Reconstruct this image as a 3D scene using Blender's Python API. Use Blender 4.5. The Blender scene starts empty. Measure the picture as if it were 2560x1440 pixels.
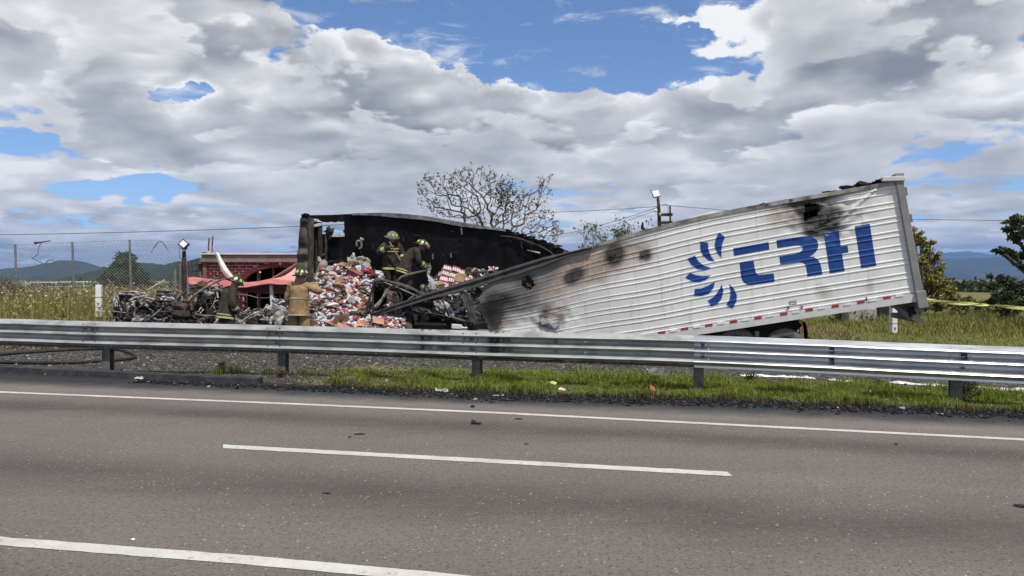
import bpy, bmesh, math, random
import numpy as np
from mathutils import Vector, Matrix, Quaternion, noise as mn

SC = bpy.context.scene
COL = SC.collection
R = math.radians
random.seed(7)
rng = np.random.default_rng(7)

# ------------------------------------------------------------------ camera
FPX, HOR, CAMH = 1849.0, 700.0, 1.75
PITCH = math.atan((720 - HOR) / FPX)
cam_data = bpy.data.cameras.new('camera')
cam = bpy.data.objects.new('camera', cam_data)
COL.objects.link(cam)
cam.location = (0, 0, CAMH)
cam.rotation_euler = (R(90) - PITCH, 0, 0)
cam_data.sensor_width = 36.0
cam_data.lens = 36.0 * FPX / 2560
cam_data.clip_start = 0.1
cam_data.clip_end = 30000
SC.camera = cam

# ------------------------------------------------------------------ light
SUN_AZ, SUN_EL = R(150), R(62)          # azimuth clockwise from +Y
SUN = Vector((math.sin(SUN_AZ) * math.cos(SUN_EL), math.cos(SUN_AZ) * math.cos(SUN_EL), math.sin(SUN_EL)))
sun_data = bpy.data.lights.new('sun', 'SUN')
sun_data.energy = 4.7
sun_data.angle = R(0.6)
sun_data.color = (1.0, 0.955, 0.88)
sun = bpy.data.objects.new('sun', sun_data)
COL.objects.link(sun)
sun.rotation_euler = SUN.to_track_quat('Z', 'Y').to_euler()
sun.location = (10, -10, 30)

SC.view_settings.view_transform = 'Standard'
SC.view_settings.look = 'None'
SC.view_settings.exposure = 0.0
SC.view_settings.gamma = 1.0
SC.view_settings.use_curve_mapping = False


# ------------------------------------------------------------------ node helpers
class S:
    """a socket (or number) with arithmetic that adds Math nodes"""
    def __init__(self, nt, v): self.nt, self.v = nt, v
    def _m(self, op, *a):
        n = self.nt.nodes.new('ShaderNodeMath'); n.operation = op
        for i, x in enumerate(a):
            x = x.v if isinstance(x, S) else x
            if isinstance(x, (int, float)): n.inputs[i].default_value = x
            else: self.nt.links.new(x, n.inputs[i])
        return S(self.nt, n.outputs[0])
    def __add__(s, o): return s._m('ADD', s, o)
    __radd__ = __add__
    def __sub__(s, o): return s._m('SUBTRACT', s, o)
    def __rsub__(s, o): return s._m('SUBTRACT', o, s)
    def __mul__(s, o): return s._m('MULTIPLY', s, o)
    __rmul__ = __mul__
    def __truediv__(s, o): return s._m('DIVIDE', s, o)
    def __rtruediv__(s, o): return s._m('DIVIDE', o, s)
    def mx(s, o): return s._m('MAXIMUM', s, o)
    def mnm(s, o): return s._m('MINIMUM', s, o)
    def pw(s, o): return s._m('POWER', s, o)
    def exp(s): return s._m('EXPONENT', s)
    def gt(s, o): return s._m('GREATER_THAN', s, o)
    def clamp(s):
        n = s.nt.nodes.new('ShaderNodeClamp'); s.nt.links.new(s.v, n.inputs[0]); return S(s.nt, n.outputs[0])
    def ss(s, a, b, lo=0.0, hi=1.0):
        n = s.nt.nodes.new('ShaderNodeMapRange'); n.interpolation_type = 'SMOOTHSTEP'
        s.nt.links.new(s.v, n.inputs[0])
        for i, x in zip((1, 2, 3, 4), (a, b, lo, hi)): n.inputs[i].default_value = x
        return S(s.nt, n.outputs[0])


class NT:
    def __init__(self, nt): self.nt = nt
    def node(self, t, **kw):
        n = self.nt.nodes.new(t)
        for k, v in kw.items(): setattr(n, k, v)
        return n
    def link(self, a, b): self.nt.links.new(a.v if isinstance(a, S) else a, b)
    def xyz(self, x, y, z):
        n = self.node('ShaderNodeCombineXYZ')
        for i, v in enumerate((x, y, z)):
            if isinstance(v, S): self.link(v, n.inputs[i])
            else: n.inputs[i].default_value = v
        return n.outputs[0]
    def sep(self, v):
        n = self.node('ShaderNodeSeparateXYZ'); self.link(v, n.inputs[0])
        return [S(self.nt, o) for o in n.outputs]
    def noise(self, vec, scale, detail=4, rough=.55, dist=0.0, dim='3D', lac=2.0):
        n = self.node('ShaderNodeTexNoise', noise_dimensions=dim)
        if vec is not None: self.link(vec, n.inputs['Vector'])
        n.inputs['Scale'].default_value = scale; n.inputs['Detail'].default_value = detail
        n.inputs['Roughness'].default_value = rough; n.inputs['Distortion'].default_value = dist
        n.inputs['Lacunarity'].default_value = lac
        return S(self.nt, n.outputs[0])
    def voro(self, vec, scale, feature='F1', rnd=1.0):
        n = self.node('ShaderNodeTexVoronoi', feature=feature)
        if vec is not None: self.link(vec, n.inputs['Vector'])
        n.inputs['Scale'].default_value = scale; n.inputs['Randomness'].default_value = rnd
        return n
    def ramp(self, fac, stops):
        n = self.node('ShaderNodeValToRGB'); self.link(fac, n.inputs[0])
        e = n.color_ramp.elements
        while len(e) < len(stops): e.new(0.5)
        for i, (p, c) in enumerate(stops):
            e[i].position = p; e[i].color = (*c, 1)
        return n.outputs[0]
    def mix(self, fac, a, b):
        n = self.node('ShaderNodeMix', data_type='RGBA')
        for s_, x in ((n.inputs[0], fac), (n.inputs[6], a), (n.inputs[7], b)):
            if isinstance(x, S): self.link(x, s_)
            elif isinstance(x, (int, float)): s_.default_value = x
            elif isinstance(x, tuple): s_.default_value = (*x, 1)
            else: self.link(x, s_)
        return n.outputs[2]
    def attr(self, name):
        n = self.node('ShaderNodeAttribute', attribute_name=name)
        return n
    def bump(self, h, strength, dist=0.02, normal=None):
        n = self.node('ShaderNodeBump'); n.inputs['Strength'].default_value = strength
        n.inputs['Distance'].default_value = dist
        self.link(h, n.inputs['Height'])
        if normal is not None: self.link(normal, n.inputs['Normal'])
        return n.outputs[0]


def new_mat(name):
    m = bpy.data.materials.new(name); m.use_nodes = True
    nt = m.node_tree; b = nt.nodes['Principled BSDF']
    return m, NT(nt), b


def mat(name, c1, c2=None, scale=6, rough=.8, metal=0.0, bump=0.0, bscale=None, detail=5, lo=.35, hi=.65, spec=.3,
        rvar=0.0, c3=None, coord='Object', stretch=None, bdist=.02, emit=None):
    m, n, b = new_mat(name)
    tc = n.node('ShaderNodeTexCoord').outputs[coord]
    if stretch:
        mp = n.node('ShaderNodeMapping'); mp.inputs['Scale'].default_value = stretch
        n.link(tc, mp.inputs[0]); tc = mp.outputs[0]
    b.inputs['Roughness'].default_value = rough
    b.inputs['Metallic'].default_value = metal
    b.inputs['Specular IOR Level'].default_value = spec
    if c2 is None:
        b.inputs['Base Color'].default_value = (*c1, 1)
    else:
        f = n.noise(tc, scale, detail)
        st = [(lo, c1), (hi, c2)] if c3 is None else [(lo, c1), ((lo + hi) / 2, c2), (hi, c3)]
        n.link(n.ramp(f, st), b.inputs['Base Color'])
        if rvar: n.link((f * rvar + (rough - rvar / 2)).clamp(), b.inputs['Roughness'])
    if bump:
        n.link(n.bump(n.noise(tc, bscale or scale * 3, 5), bump, bdist), b.inputs['Normal'])
    if emit:
        b.inputs['Emission Color'].default_value = (*emit[0], 1); b.inputs['Emission Strength'].default_value = emit[1]
    return m


def vmat(name, rough=.8, spec=.25, bump=0.0, bscale=20, transl=0.0, var=.25, vscale=3.0):
    """base colour from the vertex colours 'Col' (one colour per blade, leaf or piece)"""
    m, n, b = new_mat(name)
    a = n.attr('Col')
    tc = n.node('ShaderNodeTexCoord').outputs['Object']
    f = n.noise(tc, vscale, 3) * (2 * var) + (1 - var)
    mx = n.node('ShaderNodeVectorMath', operation='SCALE'); n.link(a.outputs['Color'], mx.inputs[0]); n.link(f, mx.inputs['Scale'])
    n.link(mx.outputs[0], b.inputs['Base Color'])
    b.inputs['Roughness'].default_value = rough; b.inputs['Specular IOR Level'].default_value = spec
    if bump: n.link(n.bump(n.noise(tc, bscale, 4), bump), b.inputs['Normal'])
    if transl:
        t = n.node('ShaderNodeBsdfTranslucent'); n.link(mx.outputs[0], t.inputs[0])
        ms = n.node('ShaderNodeMixShader'); ms.inputs[0].default_value = transl
        n.link(b.outputs[0], ms.inputs[1]); n.link(t.outputs[0], ms.inputs[2])
        n.link(ms.outputs[0], n.nt.nodes['Material Output'].inputs['Surface'])
    return m


# ------------------------------------------------------------------ sky: clear sky behind broken cumulus
def build_world():
    w = bpy.data.worlds.new('World'); SC.world = w; w.use_nodes = True
    w.cycles.sampling_method = 'MANUAL'; w.cycles.sample_map_resolution = 512
    nt = w.node_tree; nt.nodes.clear(); n = NT(nt)
    sky = n.node('ShaderNodeTexSky', sky_type='NISHITA')
    sky.sun_disc = False; sky.sun_elevation = SUN_EL; sky.sun_rotation = SUN_AZ
    sky.altitude = 2200; sky.air_density = 1.0; sky.dust_density = 0.0; sky.ozone_density = 6.0
    bg = n.node('ShaderNodeBackground'); bg.inputs[1].default_value = 0.15
    n.link(sky.outputs[0], bg.inputs[0])
    D = n.node('ShaderNodeTexCoord').outputs['Generated']
    x, y, z = n.sep(D)
    zc = z.mx(0.0)
    yf = y.mx(0.05)
    wx = n.noise(n.xyz(x, y, z * 1.8), 9.0, 5, .6) - .5; wy = n.noise(n.xyz(x + 4.0, y, z * 1.8), 9.0, 5, .6) - .5
    U, V = x / yf + wx * .26, z / yf + wy * .11
    front = y.gt(0.3)

    def px(cx, cy): return ((cx - 1280) / FPX, (HOR - cy) / FPX)

    def blob(cx, cy, rx, ry, s):
        u0, v0 = px(cx, cy)
        a = (U - u0) * (FPX / rx); b = (V - v0) * (FPX / ry)
        return (((a * a + b * b) * -1.0).exp()) * s

    def total(lst):
        t = None
        for q in lst:
            t = blob(*q) if t is None else t + blob(*q)
        return t * front

    # where the photograph's sky is open (negative) or closed (positive)
    cover = total([(1330, 50, 520, 130, -.36), (1560, 160, 330, 75, -.24), (960, 30, 200, 90, -.16), (420, 240, 110, 34, -.32),
                   (90, 352, 120, 26, -.2), (320, 455, 130, 40, -.2), (1780, 45, 190, 42, .26), (1720, 128, 240, 30, .12), (1060, 200, 120, 60, .30),
                   (420, 90, 420, 150, .22), (2300, 120, 330, 200, .22), (1900, 330, 300, 160, .12), (900, 350, 400, 160, .16),
                   (880, 130, 130, 60, .16), (1250, 300, 500, 60, .12), (1170, 18, 170, 26, .1), (470, 400, 90, 22, .05)])
    dark = total([(880, 320, 330, 70, -.12), (2280, 120, 320, 130, -.10), (1130, 380, 260, 60, -.10), (420, 150, 320, 40, .04), (2380, 470, 200, 36, -.12),
                  (1880, 265, 190, 60, .06), (1060, 205, 110, 55, .22), (1780, 45, 170, 40, .2), (1320, 235, 260, 26, .12), (1560, 330, 260, 60, .05),
                  (420, 60, 330, 70, .10), (60, 80, 200, 110, .17), (2350, 60, 260, 90, .06), (100, 395, 250, 30, .12), (2180, 180, 130, 60, -.05), (2420, 215, 90, 30, .2), (250, 530, 260, 40, .06), (1650, 390, 330, 60, .06)])
    def vor(vec, scale, det, smooth=.6):
        v = n.node('ShaderNodeTexVoronoi', feature='F1', normalize=False)
        n.link(vec, v.inputs['Vector']); v.inputs['Scale'].default_value = scale; v.inputs['Detail'].default_value = det
        v.inputs['Roughness'].default_value = .5
        return 1.0 - S(n.nt, v.outputs['Distance']) * (1.0 / (1.0 + .5 * min(1, det) + .25 * max(0, min(1, det - 1))))
    hz = zc.ss(.02, .19)                             # 0 at the horizon, 1 overhead: lumps shrink with distance

    def dens(zz, xo, det, vdet, ox=0.0):
        zl = ((zz + .085)._m('LOGARITHM', zz + .085, 2.718)) * .44
        w_ = n.noise(n.xyz(x, y, zl * 1.6), 5.0, 3, .5) - .5
        A = n.xyz(x + xo + ox + w_ * .12, y + w_ * .12, zl * 1.75 + w_ * .10)
        B = n.xyz(x + xo + ox + w_ * .06, y + 2.0, zl * 1.9 + w_ * .08)
        na = n.noise(A, 4.0, det, .56) * .70 + vor(A, 9.0, vdet) * .26 + .02
        nb = n.noise(B, 8.0, det, .56) * .74 + vor(B, 17.0, vdet) * .22 + .02
        return na * hz + nb * (1.0 - hz)
    n0 = dens(zc, 0.0, 9, 2.0)
    n1 = dens(zc + .016, .006, 5, 1.0)
    n2 = dens(zc, 0.0, 5, 1.0)
    n3 = dens(zc + .05, .01, 2, 0.0)
    n4 = dens(zc, 0.0, 2, 0.0)
    m0 = dens(zc, 0.0, 8, 2.0, 7.3)                 # a nearer sheet of puffs, its own tops lit and bases grey
    m1 = dens(zc + .02, .006, 4, 1.0, 7.3)
    wisp = n.noise(n.xyz(x * 1.0, y, zc * 4.0), 11.0, 8, .62, .5)
    d = n0 + cover + (1.0 - zc.ss(.0, .17)) * .04 + (1.0 - zc.ss(.0, .06)) * .07
    mask = d.ss(.448, .492) + (wisp + cover * .12 + n0 * .2).ss(.60, .80) * .65
    mask = mask.clamp()
    rim = 1.0 - d.ss(.45, .66)                      # thin edges scatter more light
    big = n.noise(n.xyz(x, y, zc * 1.5), 5.2, 2, .5) - .5
    lit = (n2 - n1) * 2.5 + (n4 - n3) * 1.7 + big * .42
    bri = lit + .43 + rim * .36 + dark * .95 - (d - .62).mx(0.0) * .5 + (n0 - n2) * 2.2
    bri = bri + (1.0 - zc.ss(0.0, .12)) * .05
    puff = (m0 + (1.0 - zc.ss(.03, .2)) * .02).ss(.485, .525)
    bri2 = (m0 - m1) * 2.5 + .49 + (1.0 - m0.ss(.49, .60)) * .30 + dark * .95 + big * .3
    bri = bri + (bri2 - bri) * puff * .85
    colr = n.ramp(bri.clamp(), [(.0, (.26, .275, .30)), (.26, (.385, .40, .42)), (.50, (.545, .555, .565)), (.74, (.74, .745, .745)), (.95, (1.0, .995, .985))])
    low = (1.0 - zc.ss(.0, .07)) * .45              # far layers near the horizon go blue
    colr = n.mix(low, colr, (.40, .49, .61))
    cb = n.node('ShaderNodeBackground'); cb.inputs[1].default_value = 1.0
    n.link(colr, cb.inputs[0])
    ms = n.node('ShaderNodeMixShader')
    n.link(mask, ms.inputs[0]); n.link(bg.outputs[0], ms.inputs[1]); n.link(cb.outputs[0], ms.inputs[2])
    out = n.node('ShaderNodeOutputWorld')
    n.link(ms.outputs[0], out.inputs['Surface'])


build_world()

# ------------------------------------------------------------------ geometry helpers
FWD = Vector((0, math.cos(PITCH), -math.sin(PITCH)))
UPV = Vector((0, math.sin(PITCH), math.cos(PITCH)))
CAM = Vector((0, 0, CAMH))


def ray(px, py):
    return FWD + Vector(((px - 1280) / FPX, 0, 0)) + UPV * ((720 - py) / FPX)


def P(px, py, d):
    v = ray(px, py); return CAM + v * (d / v.y)


def G(px, py, z=0.0):
    v = ray(px, py); return CAM + v * ((z - CAMH) / v.z)


def sstep(a, b, x):
    t = min(1, max(0, (x - a) / (b - a))); return t * t * (3 - 2 * t)


def lerp(a, b, t): return a + (b - a) * t


class MB:
    """collects shapes; build() links them as ONE mesh object"""
    def __init__(self): self.v, self.f, self.m, self.c = [], [], [], None
    def add(self, vs, fs, mi=0):
        o = len(self.v); self.v += [tuple(q) for q in vs]
        self.f += [tuple(i + o for i in f) for f in fs]; self.m += [mi] * len(fs)
        return self
    def box(self, c, s, rot=None, mi=0, taper=1.0):
        c = Vector(c); hx, hy, hz = s[0] / 2, s[1] / 2, s[2] / 2
        vs = [Vector((a * hx * (taper if k > 0 else 1), b * hy * (taper if k > 0 else 1), k * hz)) for k in (-1, 1) for a, b in ((-1, -1), (1, -1), (1, 1), (-1, 1))]
        if rot is not None: vs = [rot @ q for q in vs]
        return self.add([q + c for q in vs], [(3, 2, 1, 0), (4, 5, 6, 7), (0, 1, 5, 4), (1, 2, 6, 5), (2, 3, 7, 6), (3, 0, 4, 7)], mi)
    def beam(self, a, b, w, h, up=Vector((0, 0, 1)), mi=0):
        a, b = Vector(a), Vector(b); t = (b - a).normalized()
        s = t.cross(up)
        if s.length < 1e-4: s = t.cross(Vector((1, 0, 0)))
        s.normalize(); u = s.cross(t)
        vs = [p + s * (i * w / 2) + u * (j * h / 2) for p in (a, b) for i, j in ((-1, -1), (1, -1), (1, 1), (-1, 1))]
        return self.add(vs, [(3, 2, 1, 0), (4, 5, 6, 7), (0, 1, 5, 4), (1, 2, 6, 5), (2, 3, 7, 6), (3, 0, 4, 7)], mi)
    def tube(self, pts, r, n=6, mi=0, cap=True, flat=1.0):
        pts = [Vector(p) for p in pts]
        rs = r if isinstance(r, (list, tuple)) else [r] * len(pts)
        vs, fs = [], []; side = None
        for i, p in enumerate(pts):
            t = (pts[min(i + 1, len(pts) - 1)] - pts[max(i - 1, 0)])
            t = t.normalized() if t.length > 1e-9 else Vector((0, 0, 1))
            if side is None:
                side = t.cross(Vector((0, 0, 1)) if abs(t.z) < .9 else Vector((1, 0, 0)))
            side = (side - t * side.dot(t))
            if side.length < 1e-6: side = t.cross(Vector((1, 0.3, 0)))
            side.normalize(); u = t.cross(side)
            for j in range(n):
                a = 2 * math.pi * j / n
                vs.append(p + side * (math.cos(a) * rs[i]) + u * (math.sin(a) * rs[i] * flat))
        for i in range(len(pts) - 1):
            for j in range(n):
                k = (j + 1) % n
                fs.append((i * n + j, i * n + k, (i + 1) * n + k, (i + 1) * n + j))
        if cap:
            fs.append(tuple(range(n))[::-1]); e = (len(pts) - 1) * n
            fs.append(tuple(range(e, e + n)))
        return self.add(vs, fs, mi)
    def grid(self, rows, mi=0, skip=None):
        """rows: list of rows of points"""
        h, w = len(rows), len(rows[0])
        vs = [p for r_ in rows for p in r_]
        fs = [(i * w + j, i * w + j + 1, (i + 1) * w + j + 1, (i + 1) * w + j) for i in range(h - 1) for j in range(w - 1)
              if skip is None or not skip(i, j)]
        return self.add(vs, fs, mi)
    def lathe(self, prof, c, axis=Vector((0, 0, 1)), n=16, mi=0, sx=1.0, sy=1.0):
        """prof: (radius, height) pairs along axis"""
        axis = Vector(axis).normalized()
        a = axis.cross(Vector((0, 0, 1)) if abs(axis.z) < .9 else Vector((1, 0, 0))).normalized(); b = axis.cross(a)
        rows = [[Vector(c) + axis * h + a * (math.cos(2 * math.pi * j / n) * r_ * sx) + b * (math.sin(2 * math.pi * j / n) * r_ * sy) for j in range(n + 1)] for r_, h in prof]
        return self.grid(rows, mi)
    def lump(self, c, s, seed=0, rough=.35, sub=2, rot=None, mi=0):
        bm = bmesh.new(); bmesh.ops.create_icosphere(bm, subdivisions=sub, radius=1)
        off = Vector((seed * 3.1, seed * 1.7, seed * .9))
        vs = []
        for q in bm.verts:
            k = 1 + rough * mn.noise(q.co * 1.3 + off) * 1.6 + rough * .6 * mn.noise(q.co * 3.1 + off)
            p = Vector((q.co.x * s[0] * k, q.co.y * s[1] * k, q.co.z * s[2] * k))
            vs.append((rot @ p if rot is not None else p) + Vector(c))
        fs = [[l.index for l in f.verts] for f in bm.faces]
        bm.free(); return self.add(vs, fs, mi)
    def build(self, name, mats, parent=None, origin=None, smooth=False, bevel=0.0, kind=None, weld=False, solid=0.0):
        mats = mats if isinstance(mats, (list, tuple)) else [mats]
        o3 = Vector(origin) if origin is not None else (WO[parent.name] if parent is not None else Vector((0, 0, 0)))
        me = bpy.data.meshes.new(name)
        me.from_pydata([tuple(Vector(q) - o3) for q in self.v], [], self.f)
        for m_ in mats: me.materials.append(m_)
        if len(mats) > 1: me.polygons.foreach_set('material_index', self.m)
        if smooth: me.polygons.foreach_set('use_smooth', [True] * len(me.polygons))
        if weld or bevel or solid:
            bm = bmesh.new(); bm.from_mesh(me)
            if weld: bmesh.ops.remove_doubles(bm, verts=bm.verts, dist=1e-4)
            if bevel: bmesh.ops.bevel(bm, geom=list(bm.edges), offset=bevel, segments=1, affect='EDGES', clamp_overlap=True)
            if solid: bmesh.ops.solidify(bm, geom=list(bm.faces), thickness=solid)
            bm.to_mesh(me); bm.free()
        me.update()
        ob = bpy.data.objects.new(name, me); COL.objects.link(ob)
        if parent is not None:
            ob.parent = parent; ob.location = o3 - WO[parent.name]
        else: ob.location = o3
        WO[ob.name] = o3
        if kind: ob['kind'] = kind
        return ob


WO = {}


def tag(o, label=None, cat=None, group=None, kind=None):
    if label: o['label'] = label
    if cat: o['category'] = cat
    if group: o['group'] = group
    if kind: o['kind'] = kind
    return o


def thing(name, loc, label, cat, group=None):
    o = bpy.data.objects.new(name, None); COL.objects.link(o)
    o.location = loc; o.empty_display_size = .2; WO[o.name] = Vector(loc)
    return tag(o, label, cat, group)


def copy_tree(o, loc=None, parent=None, rot=None, scale=None):
    c = o.copy(); COL.objects.link(c); c.parent = parent
    if loc is not None: c.location = loc
    if rot is not None: c.rotation_euler = rot
    if scale is not None: c.scale = scale
    for ch in list(o.children): copy_tree(ch, None, c)
    return c


def vcol(ob, cols, name='Col'):
    """per-face-corner or per-vertex colours, n x 3"""
    me = ob.data; cols = np.asarray(cols, dtype=np.float32)
    at = me.color_attributes.new(name, 'FLOAT_COLOR', 'POINT')
    buf = np.ones((len(me.vertices), 4), np.float32); buf[:, :cols.shape[1]] = cols
    at.data.foreach_set('color', buf.ravel())


def np_mesh(name, V, F, mats, cols=None, kind=None, parent=None, smooth=False):
    """fast mesh from numpy: V n x 3, F m x k (same k)"""
    me = bpy.data.meshes.new(name)
    o3 = WO[parent.name] if parent is not None else Vector((0, 0, 0))
    V = np.asarray(V, np.float32) - np.array(o3, np.float32)
    F = np.asarray(F, np.int32); k = F.shape[1]
    me.vertices.add(len(V)); me.vertices.foreach_set('co', V.ravel())
    me.loops.add(F.size); me.loops.foreach_set('vertex_index', F.ravel())
    me.polygons.add(len(F)); me.polygons.foreach_set('loop_start', np.arange(len(F), dtype=np.int32) * k)
    me.polygons.foreach_set('loop_total', np.full(len(F), k, np.int32))
    if smooth: me.polygons.foreach_set('use_smooth', np.ones(len(F), bool))
    me.update(calc_edges=True)
    for m_ in (mats if isinstance(mats, (list, tuple)) else [mats]): me.materials.append(m_)
    ob = bpy.data.objects.new(name, me); COL.objects.link(ob)
    if parent is not None: ob.parent = parent
    WO[ob.name] = o3
    if cols is not None: vcol(ob, cols)
    if kind: ob['kind'] = kind
    return ob


def in_poly(x, y, poly):
    c = False; j = len(poly) - 1
    for i in range(len(poly)):
        xi, yi = poly[i]; xj, yj = poly[j]
        if (yi > y) != (yj > y) and x < (xj - xi) * (y - yi) / (yj - yi) + xi: c = not c
        j = i
    return c


def interp(pts, x):
    """piecewise linear through (x, ...) tuples"""
    if x <= pts[0][0]: return pts[0][1:]
    for a, b in zip(pts, pts[1:]):
        if x <= b[0]:
            t = (x - a[0]) / (b[0] - a[0]); return tuple(lerp(p, q, t) for p, q in zip(a[1:], b[1:]))
    return pts[-1][1:]


def smooth_path(pts, n=6):
    pts = [Vector(p) for p in pts]; out = []
    for i in range(len(pts) - 1):
        p0, p1, p2, p3 = pts[max(i - 1, 0)], pts[i], pts[i + 1], pts[min(i + 2, len(pts) - 1)]
        for k in range(n):
            t = k / n
            out.append(0.5 * ((2 * p1) + (p2 - p0) * t + (2 * p0 - 5 * p1 + 4 * p2 - p3) * t * t + (3 * p1 - p0 - 3 * p2 + p3) * t ** 3))
    out.append(pts[-1]); return out
# ================================================================== ground, road, hills, haze
RAIL = [(-700, 788, 14.9), (-80, 795, 14.15), (235, 803, 13.9), (690, 813, 13.5), (1180, 826, 12.7), (1740, 838, 11.65), (2400, 862, 10.5), (3000, 882, 9.5)]
RAIL_XY = [((a - 1280) / FPX * d, d) for a, b, d in RAIL]
RAIL_XY = [(-40.0, 19.5)] + RAIL_XY + [(26.0, 2.0)]


def rail_y(x): return interp(RAIL_XY, x)[0]


def zg(x, y):
    """ground height: gravel apron dips behind the rail, a grass bank rises beyond it"""
    r = (y - rail_y(max(-40, min(26, x)))) * .966
    if r < 0.8: return 0.0
    w = sstep(-7.5, -10.5, x)
    zb = lerp(lerp(.42, .22, sstep(4, 9, x)), .60, w)
    r0 = lerp(9.3, 4.6, w); r1 = lerp(11.2, 7.4, w)
    e = sstep(9.2, 11.0, x)                      # the cut bank at the right starts closer
    r0 = lerp(r0, 7.6, e); r1 = lerp(r1, 8.5, e)
    dip = .24 * sstep(.5, 4.0, x)
    z = -dip * sstep(.8, 4.2, r) + (dip + zb) * sstep(r0, r1, r)
    z += .05 * mn.noise(Vector((x * .35, y * .35, 0))) * sstep(1, 3, r)
    return z * (1 - sstep(60, 260, y)) + .05 * sstep(60, 260, y)


# edge of the asphalt / burnt strip / kerb (far side of the road)
EDGE = [tuple(G(*p).xy) for p in ((-260, 926), (0, 938), (330, 951), (660, 965), (1200, 992), (1800, 1008), (2560, 1040), (2900, 1058))]
EDGE = [(-60.0, 27.0)] + EDGE + [(30.0, 0.6)]


def edge_y(x): return interp(EDGE, x)[0]


LINE1 = [tuple(G(*p).xy) for p in ((-300, 969.5), (0, 981), (350, 995.5), (700, 1009.5), (1250, 1033.5), (1880, 1066), (2560, 1100.5), (3000, 1124))]
LINE1 = [(-60.0, 25.5)] + LINE1 + [(30.0, .1)]
LINE3 = [tuple(G(*p).xy) for p in ((-400, 1327), (0, 1355), (600, 1401), (1030, 1440), (1900, 1530))]
LINE3 = [(-60.0, 14.5)] + LINE3 + [(30.0, -1.2)]


def line2_y(x):
    a, b = G(550, 1117).xy, G(1825, 1187).xy
    return a.y + (b.y - a.y) * (x - a.x) / (b.x - a.x)


def asphalt_material():
    m, n, b = new_mat('asphalt')
    a = n.attr('Col'); ac = n.sep(a.outputs['Color'])      # r: position across the road
    tc = n.node('ShaderNodeTexCoord').outputs['Object']
    v = ac[0]
    mp = n.node('ShaderNodeMapping'); mp.inputs['Scale'].default_value = (.35, 1.6, 1); mp.inputs['Rotation'].default_value = (0, 0, R(-14)); n.link(tc, mp.inputs[0])
    streak = n.noise(mp.outputs[0], 1.1, 5, .6)
    blotch = n.noise(tc, .55, 4)
    fine = n.noise(tc, 95, 2, .7)
    wv = v + (streak - .5) * .10
    def band(c, w, s): return ((((wv - c) * (1.0 / w)).pw(2.0)) * -1.0).exp() * s
    wear = band(.36, .17, .44) + band(1.42, .20, .42) + band(1.02, .05, -.06) + band(-.28, .14, -.16) + band(-.62, .13, .2) + band(2.3, .2, .2)
    base = n.ramp((blotch * .55 + streak * .45 - wear * 1.0 + .06).clamp(), [(.05, (.076, .066, .058)), (.45, (.138, .122, .109)), (.85, (.183, .162, .145))])
    # thin scuffs dragged across the lanes, and tar-dark hairline cracks
    sm = n.node('ShaderNodeMapping'); sm.inputs['Scale'].default_value = (.16, 3.2, 1); sm.inputs['Rotation'].default_value = (0, 0, R(22)); n.link(tc, sm.inputs[0])
    scuff = n.noise(sm.outputs[0], 2.2, 6, .7).ss(.66, .74) * n.noise(tc, .35, 2).ss(.52, .62)
    base = n.mix(scuff * .28, base, (.27, .255, .235))
    ck = n.voro(n.xyz(*[q + (n.noise(tc, 1.4, 4) - .5) * .9 for q in n.sep(tc)]), .33, 'DISTANCE_TO_EDGE')
    crack = (1.0 - S(n.nt, ck.outputs['Distance']).ss(.002, .010)) * n.noise(tc, .5, 2).ss(.50, .62)
    base = n.mix(crack * .10, base, (.035, .032, .030))
    patch = n.noise(tc, .22, 3, .5).ss(.56, .60)
    base = n.mix(patch * .10, base, (.09, .085, .08))
    grit = n.noise(tc, 42, 3, .75)
    base = n.mix(grit.ss(.32, .50, .80, 0.0), base, (.035, .033, .031))
    gr2 = n.noise(tc, 22, 4, .8)
    base = n.mix(gr2.ss(.56, .72, 0, .55), base, (.27, .25, .23))
    base = n.mix(gr2.ss(.44, .28, 0, .55), base, (.05, .047, .045))
    base = n.mix(fine.ss(.55, .75, 0.0, .30), base, (.26, .245, .225))
    vo = n.voro(tc, 19.0)                                   # pale chips of aggregate
    rs = n.sep(vo.outputs['Color'])
    chip = (1.0 - S(n.nt, vo.outputs['Distance']).ss(.08, .20)) * rs[0].gt(.66) * (n.noise(tc, 1.3, 2).ss(.35, .6, .25, 1.0))
    base = n.mix(chip, base, (.42, .40, .37))
    soot = (v + (n.noise(tc, 2.2, 5) - .5) * .34).ss(-.28, -.80)
    base = n.mix(soot * .96, base, (.024, .025, .028))
    n.link(base, b.inputs['Base Color'])
    b.inputs['Roughness'].default_value = .86; b.inputs['Specular IOR Level'].default_value = .25
    n.link(n.bump(n.noise(tc, 60, 4, .7) + chip * .4 + n.noise(tc, 24, 4, .8) * 1.2, .8, .012), b.inputs['Normal'])
    return m


def strip_xs():
    xs = list(np.arange(-60, -14, 3.0)) + list(np.arange(-14, 10, .35)) + list(np.arange(10, 30.1, 2.0))
    return xs


road_rows = []; road_v = []
for x in strip_xs():
    e, l1, l3 = edge_y(x), LINE1 and interp(LINE1, x)[0], interp(LINE3, x)[0]
    l2 = line2_y(x) if -14 < x < 10 else (l1 + l3) / 2
    gap = max(.9, l1 - l2)
    ys = [(e, -1.0), (l1 + (e - l1) * .66, -.66), (l1 + (e - l1) * .33, -.33), (l1, 0), ((l1 + l2) / 2, .5), (l2, 1), ((l2 + l3) / 2, 1.5), (l3, 2), (l3 - 1.2, 2.6), (l3 - 6, 5), (l3 - 14, 9)]
    road_rows.append([(x, y, .004) for y, _ in ys]); road_v.append([v for _, v in ys])
mb = MB(); mb.grid(road_rows)
road = tag(mb.build('road', asphalt_material()), kind='structure')
vcol(road, np.array([[v, 0, 0] for r_ in road_v for v in r_]))

m_paint = None


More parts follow.
